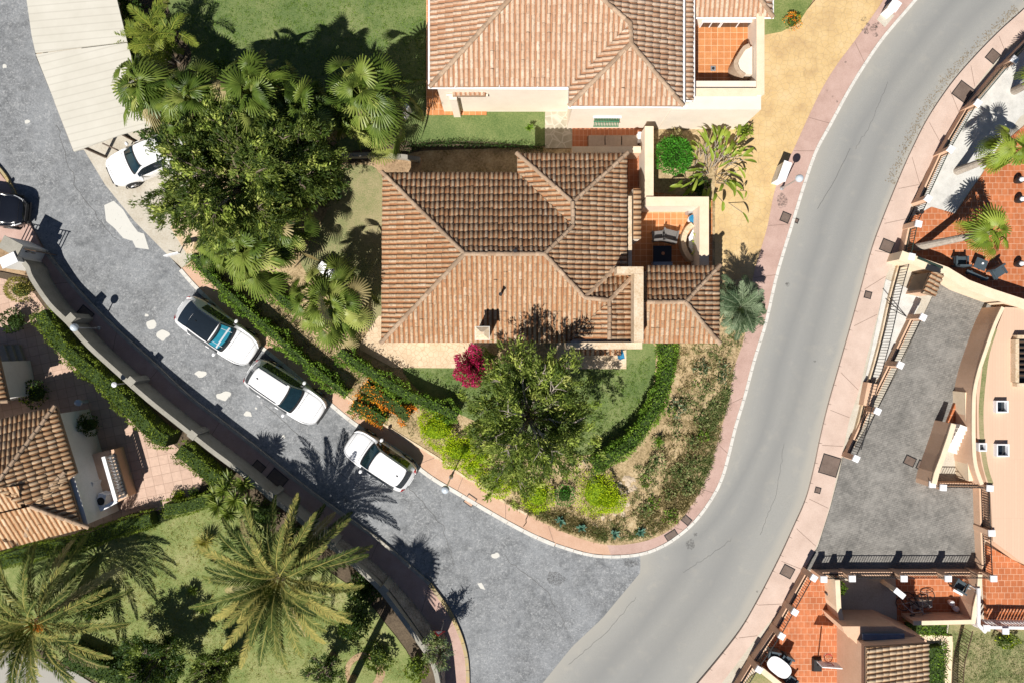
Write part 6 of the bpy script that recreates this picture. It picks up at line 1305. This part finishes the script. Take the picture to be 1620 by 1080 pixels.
# shrubs in the thicket's dark ground
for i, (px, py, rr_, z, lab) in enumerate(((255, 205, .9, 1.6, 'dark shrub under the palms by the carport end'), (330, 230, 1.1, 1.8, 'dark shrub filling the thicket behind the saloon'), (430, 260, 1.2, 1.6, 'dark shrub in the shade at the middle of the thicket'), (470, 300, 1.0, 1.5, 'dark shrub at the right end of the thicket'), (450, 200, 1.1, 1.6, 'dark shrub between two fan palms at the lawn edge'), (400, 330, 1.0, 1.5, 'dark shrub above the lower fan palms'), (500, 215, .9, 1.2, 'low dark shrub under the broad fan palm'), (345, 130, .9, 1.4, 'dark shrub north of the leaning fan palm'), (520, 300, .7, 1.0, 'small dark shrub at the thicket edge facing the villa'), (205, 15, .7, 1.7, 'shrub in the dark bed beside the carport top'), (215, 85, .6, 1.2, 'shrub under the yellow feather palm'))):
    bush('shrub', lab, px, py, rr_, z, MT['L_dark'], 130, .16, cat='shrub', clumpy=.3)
# date palms lower left
date_palm('date_palm', 'full date palm with grey green fronds in the lower lawn middle', 443, 913, 3.3, 3.65, 60, 41)
date_palm('date_palm', 'date palm with orange heart at the lower left edge', 58, 985, 3.2, 3.5, 54, 42, orange=True)
fan_palm('tall_palm', 'tall palm outside the bottom edge, only its trunk foot and shadow in view', 489, 1221, 8.0, 22, 1.2, 1.3, 43, base=G2(560, 1070), trunk_r=.16)
# blue palm at the driveway
rng = np.random.default_rng(51); x, y, _ = G(1172, 486, 2.2); r = empty('blue_palm', (x, y, .1), 'blue green palm between garage roof and tan driveway', 'palm tree'); L3 = Leaves()
for i in range(40):
    q = (i + .5) / 40; a = i * 2.4 + rng.normal(0, .1); frond(L3, (x, y, 2.1 - q * .2), a, R(80 - 75 * q), 1.5 * rng.uniform(.6, 1.2), 30, .045, .42, R(70) * rng.uniform(.7, 1.5), 0, .5 + rng.normal(0, .28), .35)
L3.build('crown', [MT['L_blue']], r); g = MB(); g.tube([(x, y, 0), (x, y, 2.1)], .16, 10); g.build('trunk', MT['bark'], r)
# leaning palms of the orange patio
fan_palm('leaning_palm', 'palm with grey trunk leaning across the orange patio from the wall foot', 1572, 366, 3.0, 12, .7, .85, 61, base=G2(1447, 392), trunk_r=.17, mats=('L_fan2',), barkm='palebark', elmin=-30, group=None, sag=.0, tone=.55)
fan_palm('leaning_palm', 'palm rooted in white gravel leaning towards the right edge', 1606, 236, 3.3, 13, .75, .85, 62, base=G2(1512, 272), trunk_r=.17, mats=('L_fan2',), barkm='palebark', elmin=-30, tone=.55)
fan_palm('leaning_palm', 'curled palm trunk at the right edge above the gravel garden', 1668, 112, 3.6, 12, .7, .85, 63, base=G2(1603, 145), trunk_r=.17, mats=('L_fan2',), barkm='palebark', elmin=-30, tone=.5)
# yucca with many heads
rng = np.random.default_rng(71); x, y, _ = G(366, 788, 2.2); r = empty('yucca', (x, y, 0), 'many-headed yucca by the boundary wall on the lower lawn', 'yucca'); g = MB(); L3 = Leaves()
for (px, py, z) in ((355, 775, 2.6), (385, 765, 2.2), (372, 790, 2.7), (345, 800, 2.1), (392, 800, 2.0), (362, 812, 1.8), (340, 785, 1.7), (362, 760, 1.6)):
    c = G(px, py, z); g.tube([(x, y + .1, 0), ((x + c[0]) / 2, (y + c[1]) / 2, z * .5), (c[0], c[1], z)], .08, 7, 0, .05); rosette(L3, c, .66, 90, .07, 0, (-20, 85), .6)
g.build('trunk', MT['bark'], r); L3.build('crown', [MT['L_fan']], r)
L3 = None
def spiky(label, px, py, rr_, z, n, mt='L_fan', w_=.06, name='spiky_plant', cat='plant', group=None, zb=.05, el=(5, 80), tone=.5):
    L_ = Leaves(); rosette(L_, G(px, py, z), rr_, n, w_, 0, el, tone); o = L_.build(name, [MT[mt]]); return tag(o, label, cat, group)
spiky('spiky green rosette plant on the lower lawn, upper of two', 305, 932, .42, .25, 46); spiky('spiky green rosette plant on the lower lawn, lower of two', 322, 960, .5, .3, 46); spiky('golden green grass tuft beside the yucca', 325, 857, .75, .3, 170, 'L_gold', .03, 'grass_tuft')
spiky('dark spiky plant by the flower bed under the date palm', 362, 862, .55, .6, 60, 'L_dark')
for i, (px, py) in enumerate(((887, 823), (920, 834), (973, 844), (1013, 840))):
    spiky('blue green agave, ' + ('leftmost', 'second from left', 'third from left', 'rightmost')[i] + ' of the row above the road bend', px, py, .34, .22, 26, 'L_agave', .1, 'agave', 'agave', 'agaves above the road bend', el=(10, 70))
# olive trees and dark bushes bottom left
feathery_tree('shade_tree', 'dark bluish round tree near the garden lane', 243, 1045, 2.0, 1.35, 1.3, 1.6, nl=10, sprays=300, per=50, seed=14, mats=('L_dark', 'L_mid'), ls=.17, newp=.3)
feathery_tree('shade_tree', 'yellowish green tree at the bottom edge near the date palm', 338, 1060, 1.9, 1.15, 1.0, 1.4, nl=9, sprays=230, per=50, seed=15, mats=('L_mid', 'L_new'), ls=.16, newp=.1)
feathery_tree('shade_tree', 'small tree with round dark leaves beside the flower bed', 512, 1062, 1.8, .75, .6, 1.2, nl=8, sprays=60, per=40, seed=16, mats=('L_dark', 'L_mid'), ls=.16, newp=.3)
feathery_tree('olive_tree', 'small olive grey tree standing over the lower end of the wall', 692, 1030, 2.0, .62, .85, 1.2, nl=9, sprays=60, per=36, seed=17, mats=('L_blue', 'L_weed'), ls=.13, newp=.6)
bush('shrub', 'shaded shrub under the fronds beside the left date palm', 150, 955, .75, .9, MT['L_dark'], 200, .13, mats2=MT['L_mid'], f2=.3)
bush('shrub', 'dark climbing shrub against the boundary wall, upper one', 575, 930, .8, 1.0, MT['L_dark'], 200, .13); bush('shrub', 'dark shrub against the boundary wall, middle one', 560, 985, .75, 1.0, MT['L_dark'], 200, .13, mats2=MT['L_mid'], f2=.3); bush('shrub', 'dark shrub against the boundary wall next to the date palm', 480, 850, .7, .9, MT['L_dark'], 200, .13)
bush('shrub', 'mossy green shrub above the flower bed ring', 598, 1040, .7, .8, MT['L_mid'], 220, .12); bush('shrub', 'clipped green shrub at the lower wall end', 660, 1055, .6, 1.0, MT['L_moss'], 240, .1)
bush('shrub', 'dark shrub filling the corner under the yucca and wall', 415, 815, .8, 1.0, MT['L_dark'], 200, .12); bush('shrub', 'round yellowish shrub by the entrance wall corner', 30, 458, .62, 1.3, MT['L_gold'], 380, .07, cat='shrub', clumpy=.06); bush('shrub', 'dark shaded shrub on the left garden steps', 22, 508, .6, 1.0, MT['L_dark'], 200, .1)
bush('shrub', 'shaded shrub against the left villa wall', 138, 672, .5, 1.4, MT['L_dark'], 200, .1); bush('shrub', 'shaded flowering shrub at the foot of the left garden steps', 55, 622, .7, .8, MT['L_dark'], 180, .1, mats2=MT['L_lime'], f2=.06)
bush('shrub', 'small lime bush at the corner of the pink paving, left', 283, 783, .28, .4, MT['L_lime'], 350, .06); bush('shrub', 'small green bush at the corner of the pink paving, right', 308, 780, .28, .4, MT['L_hedge'], 350, .06)
# hedges lower left
hedge('hedge', 'long mossy hedge behind the boundary wall of the pink paved yard', [(60, 494), (75, 520), (95, 548), (130, 580), (160, 605), (187, 632), (215, 662), (245, 690), (262, 698)], 1.45, .8, MT['L_moss'], 420, .07, .16, group='hedges', clip=True)
hedge('hedge', 'mossy hedge continuing behind the wall down to the yucca', [(280, 712), (302, 728), (325, 748), (350, 765)], 1.4, .8, MT['L_moss'], 420, .07, .14, group='hedges', clip=True)
hedge('hedge', 'clipped hedge under the left villa, right of the lawn gap', [(258, 806), (290, 803), (335, 788)], .9, .75, MT['L_moss'], 420, .06, .06, group='hedges', clip=True); hedge('hedge', 'clipped hedge in the shade below the left villa roof', [(-60, 905), (0, 888), (60, 872), (120, 860), (180, 838), (236, 822)], .9, .8, MT['L_moss'], 380, .06, .06, group='hedges', clip=True)
hedge('hedge', 'dark hedge along the garden lane at the bottom left', [(100, 1040), (140, 1058), (190, 1075), (240, 1110)], 1.0, .9, MT['L_dark'], 260, .09, .12, group='hedges')
# central garden hedges
hedge('hedge', 'low green hedge along the kerb beside the parked cars', [(303, 402), (318, 425), (340, 447), (367, 472), (400, 502), (430, 528), (457, 553), (493, 583), (520, 604), (545, 623)], 1.1, .5, MT['L_hedge'], 420, .07, .24, group='hedges')
hedge('hedge', 'short hedge starting under the fan palms', [(425, 456), (445, 474), (462, 487)], .9, .55, MT['L_hedge'], 360, .07, .22, group='hedges'); hedge('hedge', 'hedge along the terrace with shadow on the south lawn', [(536, 556), (560, 575), (590, 592), (620, 612), (655, 630), (700, 648), (722, 660)], 1.2, .6, MT['L_hedge'], 420, .07, .24, group='hedges')
hedge('hedge', 'thick curved hedge between south lawn and dry slope', [(1058, 545), (1058, 575), (1053, 605), (1042, 635), (1028, 662), (1008, 690), (985, 712), (940, 738)], 1.5, .68, MT['L_hedge'], 520, .075, .12, group='hedges')
hedge('lantana', 'orange flowering lantana strip beside the kerb hedge end', [(556, 640), (580, 652), (606, 668)], .8, .7, MT['L_hedge'], 380, .07, .2, MT['F_orange'], .5, cat='shrub', group='lantana bushes'); hedge('lantana', 'orange flowering lantana under the terrace hedge', [(575, 610), (598, 628), (625, 645), (645, 660)], .9, .7, MT['L_mid'], 380, .07, .22, MT['F_orange'], .65, cat='shrub', group='lantana bushes')
bush('lantana', 'orange and green lantana near the top edge by the stamped driveway', 1255, 33, .42, .7, MT['L_hedge'], 420, .06, mats2=MT['F_orange'], f2=.5, group='lantana bushes'); bush('bougainvillea', 'crimson bougainvillea beside the villa chimney side', 764, 578, .68, 2.3, MT['L_dark'], 330, .1, mats2=MT['L_mid'], f2=.5, clumpy=.3)
bush('bougainvillea', 'bright magenta flower mass of the bougainvillea', 745, 580, .74, 2.8, MT['F_magenta'], 420, .09, clumpy=.35, sy=1.15)
bush('shrub', 'glossy bright green round bush beside the passage wall', 1066, 247, .86, 1.7, MT['L_bright'], 480, .1, boxy=.12, clumpy=.04); bush('shrub', 'reddish bare shrub above the glossy round bush', 1068, 222, .5, 1.0, MT['L_straw'], 160, .1)
rng = np.random.default_rng(81)
for i, (px, py, rr_, z, sy, rz, lab) in enumerate(((691, 680, .98, 1.0, .66, -60, 'tall lime green bush, leftmost of the lime row'), (727, 715, .86, .9, .62, 40, 'lime green bush second from the left beside the stones'), (746, 742, .4, .6, 1, 0, 'small round lime bush closest to the kerb'), (762, 724, .42, .7, 1, 0, 'darker round lime bush partly under the feathery tree'), (780, 765, .75, .8, .6, -30, 'lime bush beneath the left side of the feathery tree'), (816, 764, .3, .6, 1, 0, 'slim lime bush in the tree shade'), (851, 784, .68, .8, 1.0, -40, 'rounded lime bush under the tree above the kerb'), (893, 783, .42, .6, 1, 0, 'small green bush between two lime bushes'), (944, 780, .85, .9, 1.1, 0, 'largest yellow lime bush near the stones'), (964, 792, .7, .8, .7, 0, 'right shoulder of the yellow lime bushes near the agaves'))):
    bush('lime_bush', lab, px, py, rr_ * 1.2, z, MT['L_lime'] if i != 7 else MT['L_bright'], 460, .065, sy=sy, rz=R(rz), group='lime bushes', clumpy=.09, boxy=.1)
# rocks
random.seed(5)
for px, py, s in ((945, 815, 5), (953, 817, 6), (972, 812, 5), (985, 811, 6), (993, 805, 5), (1000, 800, 4), (905, 806, 5), (915, 808, 4), (892, 800, 4), (964, 820, 5), (941, 830, 6), (944, 846, 5), (881, 797, 4), (830, 780, 4), (818, 778, 4), (700, 712, 4), (690, 722, 5), (701, 720, 3), (746, 706, 4), (764, 708, 5), (770, 712, 4), (762, 740, 4), (774, 737, 5), (783, 738, 4), (757, 750, 4), (672, 683, 6), (674, 690, 5), (724, 778, 3), (734, 735, 4)):
    rock(px, py, s / 30 * .9)
random.seed(6); n_ = 0
for k in range(62):
    a = random.uniform(0, 6.28); d_ = random.random() ** .6; px, py = 990 + 22 * d_ * math.cos(a), 773 + 24 * d_ * math.sin(a); rock(px, py, random.uniform(.09, .19), 'small tan stone in the heap above the lime bushes', 'stones of the little heap')
# dry slope weeds: individual shrubs + scattered dry grass
random.seed(8)
spots = ((1108, 583, .42), (1098, 607, .2), (1117, 612, .34), (1141, 598, .3), (1145, 580, .32), (1070, 645, .5), (1058, 650, .35), (1085, 640, .35), (1068, 672, .3), (1070, 690, .25), (1108, 662, .4), (1112, 688, .35), (1094, 700, .4), (1038, 730, .5), (1024, 745, .35), (1020, 805, .4), (1032, 795, .35), (1075, 745, .45), (1095, 730, .4), (1058, 780, .35), (1085, 770, .4), (1060, 815, .4), (1040, 700, .35), (1150, 620, .25), (1128, 640, .3), (1165, 520, .4), (1020, 760, .3))
for i, (px, py, rr_) in enumerate(spots):
    wh = 'upper' if py < 620 else 'middle' if py < 720 else 'lower'
    bush('weed_clump', 'loose grey green weed clump on the %s dry slope' % wh, px, py, rr_ * .85, rr_ * 1.1, MT['L_blue'] if i in (0, 3, 4, 5) else (MT['L_weed'], MT['L_hedge'])[i % 5 == 1], 170, .1, core=.3, cat='weeds', group='weed clumps on the %s dry slope' % wh, clumpy=.35)
spiky('dark spiky plant beside the foot of the curved hedge', 1042, 697, .4, .4, 40, 'L_hedge', .05)
rng = np.random.default_rng(91); L3 = Leaves()
POLY = PX([(1065, 545), (1178, 530), (1160, 583), (1150, 640), (1133, 700), (1122, 737), (1108, 772), (1088, 803), (1063, 830), (1030, 845), (960, 856), (900, 840), (850, 815), (900, 800), (985, 815), (1010, 760), (1000, 735), (1045, 690), (1070, 620)])
def inside(p, P):
    c = False; n = len(P)
    for i in range(n):
        a, b2 = P[i], P[i - 1]
        if (a[1] > p[1]) != (b2[1] > p[1]) and p[0] < (b2[0] - a[0]) * (p[1] - a[1]) / (b2[1] - a[1]) + a[0]: c = not c
    return c
def scatter(poly, n): 
    xs = [p[0] for p in poly]; ys_ = [p[1] for p in poly]; out = []
    while len(out) < n:
        p = (rng.uniform(min(xs), max(xs)), rng.uniform(min(ys_), max(ys_)))
        if inside(p, poly): out.append(p)
    return np.array(out)
T_ = np.concatenate([scatter(POLY, 800), scatter(PX([(1160, 583), (1150, 640), (1133, 700), (1122, 737), (1108, 772), (1088, 803), (1063, 830), (1030, 845), (1000, 850), (1010, 815), (1045, 790), (1060, 740), (1090, 700), (1120, 640)]), 650), scatter(PX([(800, 792), (840, 812), (900, 840), (960, 854), (965, 838), (900, 815), (840, 790)]), 350)]); n = len(T_) * 14; P = np.repeat(T_, 14, 0) + rng.normal(0, .07, (n, 2)); P3 = np.concatenate([P, np.full((n, 1), .13)], 1); D = rng.normal(0, .8, (n, 3)); D[:, 2] = np.abs(D[:, 2]) + .4
mi = np.repeat((np.sin(T_[:, 0] * 1.3) + np.sin(T_[:, 1] * 1.7 + 1) + rng.normal(0, .8, len(T_)) > .2).astype(int), 14); L3.leaves(P3, D, rng.uniform(.1, .28, n), .03, rng.random(n), mi)
tag(L3.build('dry_grass', [MT['L_straw'], MT['L_weed']]), 'sparse dry and green grass over the slope inside the road bend', 'grass', kind='stuff')
L3 = Leaves(); P2 = PX([(303, 415), (450, 520), (570, 610), (640, 680), (800, 785), (960, 852), (940, 835), (700, 690), (600, 600), (480, 500), (420, 440), (330, 400)]); T_ = scatter(P2, 700); n = len(T_) * 10
P = np.repeat(T_, 10, 0) + rng.normal(0, .06, (n, 2)); P3 = np.concatenate([P, np.full((n, 1), .13)], 1); D = rng.normal(0, .8, (n, 3)); D[:, 2] = np.abs(D[:, 2]) + .3; L3.leaves(P3, D, rng.uniform(.06, .18, n), .025, rng.random(n), (rng.random(n) < .6).astype(int)); tag(L3.build('ground_cover', [MT['L_straw'], MT['L_weed']]), 'thin weeds and dry grass on the bed along the kerb', 'grass', kind='stuff')
# lawn blades: tufts that break up the lawns
def tufts(name, label, poly, n, mt, z, k=8, h=(.04, .1)):
    T_ = scatter(PX(poly), n); m_ = len(T_) * k; P = np.repeat(T_, k, 0) + rng.normal(0, .05, (m_, 2)); P3 = np.concatenate([P, np.full((m_, 1), z)], 1); D = rng.normal(0, .7, (m_, 3)); D[:, 2] = np.abs(D[:, 2]) + .3
    L_ = Leaves(); L_.leaves(P3, D, rng.uniform(*h, m_), .02, rng.random(m_)); tag(L_.build(name, [MT[mt]]), label, 'grass', kind='stuff')
tufts('lawn_grass', 'green grass blades of the upper lawn', [(290, 0), (676, 0), (676, 160), (600, 200), (450, 200), (320, 150)], 2600, 'L_hedge', .14)
tufts('lawn_grass', 'green grass blades of the south lawn', [(660, 585), (985, 582), (1028, 560), (1020, 650), (960, 700), (760, 660)], 1600, 'L_hedge', .145)
tufts('lawn_grass', 'yellowish grass blades of the lower lawn', [(120, 865), (300, 810), (380, 800), (560, 940), (650, 1070), (200, 1075), (60, 1000)], 3600, 'L_gold', .05); tufts('lawn_grass', 'pale grass blades in the lower right garden', [(1505, 995), (1620, 1010), (1620, 1080), (1510, 1080)], 900, 'L_weed', .1)
hedge('shrubbery', 'low green shrubbery below the bicycle patio wall', [(1438, 996), (1465, 994), (1500, 995)], .5, .7, MT['L_hedge'], 300, .08, .15, cat='shrub', z0=.05); hedge('shrubbery', 'dense green shrubbery beside the beige tile garage', [(1482, 1025), (1485, 1050), (1482, 1110)], .6, .9, MT['L_hedge'], 300, .08, .15, cat='shrub', z0=.05); bush('shrub', 'yellow flecked shrub by the white balustrade corner', 1592, 1012, .6, .6, MT['L_mid'], 240, .09, mats2=MT['L_lime'], f2=.15, sy=.6)
hedge('hedge', 'thin shade-darkened hedge between the side lawn and the passage', [(640, 232), (700, 226), (780, 229), (860, 233)], .4, .18, MT['L_dark'], 400, .06, .08, group='hedges', z0=.1)  # dark leaf tone carries the shade of the villa's north side
spiky('small green plant on the side lawn', 838, 203, .3, .5, 36, 'L_hedge', .07)
# heliconia clump
rng = np.random.default_rng(101); L3 = Leaves(); x, y, _ = G(1140, 258, 1.6); r = empty('banana_plant', (x, y, .1), 'clump of long paddle leaves over the edge of the tan driveway', 'plant'); g = MB()
for i in range(80):
    ox, oy = rng.normal(0, .62, 2) * (1, 1.05); az = math.atan2(oy, ox) + rng.normal(0, .6); b0 = np.array([x + ox, y + oy, .1]); el = R(rng.uniform(50, 85)); st_ = rng.uniform(.5, 1.6); tip = b0 + np.array([math.cos(az) * math.cos(el), math.sin(az) * math.cos(el), math.sin(el)]) * st_
    g.tube([tuple(b0), tuple(tip)], .018, 5); ln = rng.uniform(.45, .95); wd = rng.uniform(.045, .10); e = el - .5; p = tip.copy(); S_ = np.array([-math.sin(az), math.cos(az), 0]); V = []; K = 9; e += rng.normal(0, .3)
    for k in range(K + 1):
        q = k / K; w_ = wd * math.sin(math.pi * min(1, q * .9 + .08)) ** .7 * (1 if q < 1 else .05); V += [p + S_ * w_ + [0, 0, .04], p.copy(), p - S_ * w_ + [0, 0, .04]]; p = p + np.array([math.cos(az) * math.cos(e), math.sin(az) * math.cos(e), math.sin(e)]) * ln / K; e -= .17
    Fq = [(3 * k, 3 * k + 1, 3 * k + 4, 3 * k + 3) for k in range(K)] + [(3 * k + 1, 3 * k + 2, 3 * k + 5, 3 * k + 4) for k in range(K)]; L3.put(np.array(V), np.array(Fq), rng.uniform(.1, .9))
g.build('stem', MT['palebark'], r); L3.build('foliage', [MT['L_fan2']], r)
bush('shrub', 'small purple leaved shrub at the corner of the tan driveway', 1177, 208, .35, .8, MT['L_fan2'], 200, .12, clumpy=.4)
bush('shrub', 'low dark shrub in the shade behind the patio wall', 1105, 295, .55, .5, MT['L_dark'], 180, .12)
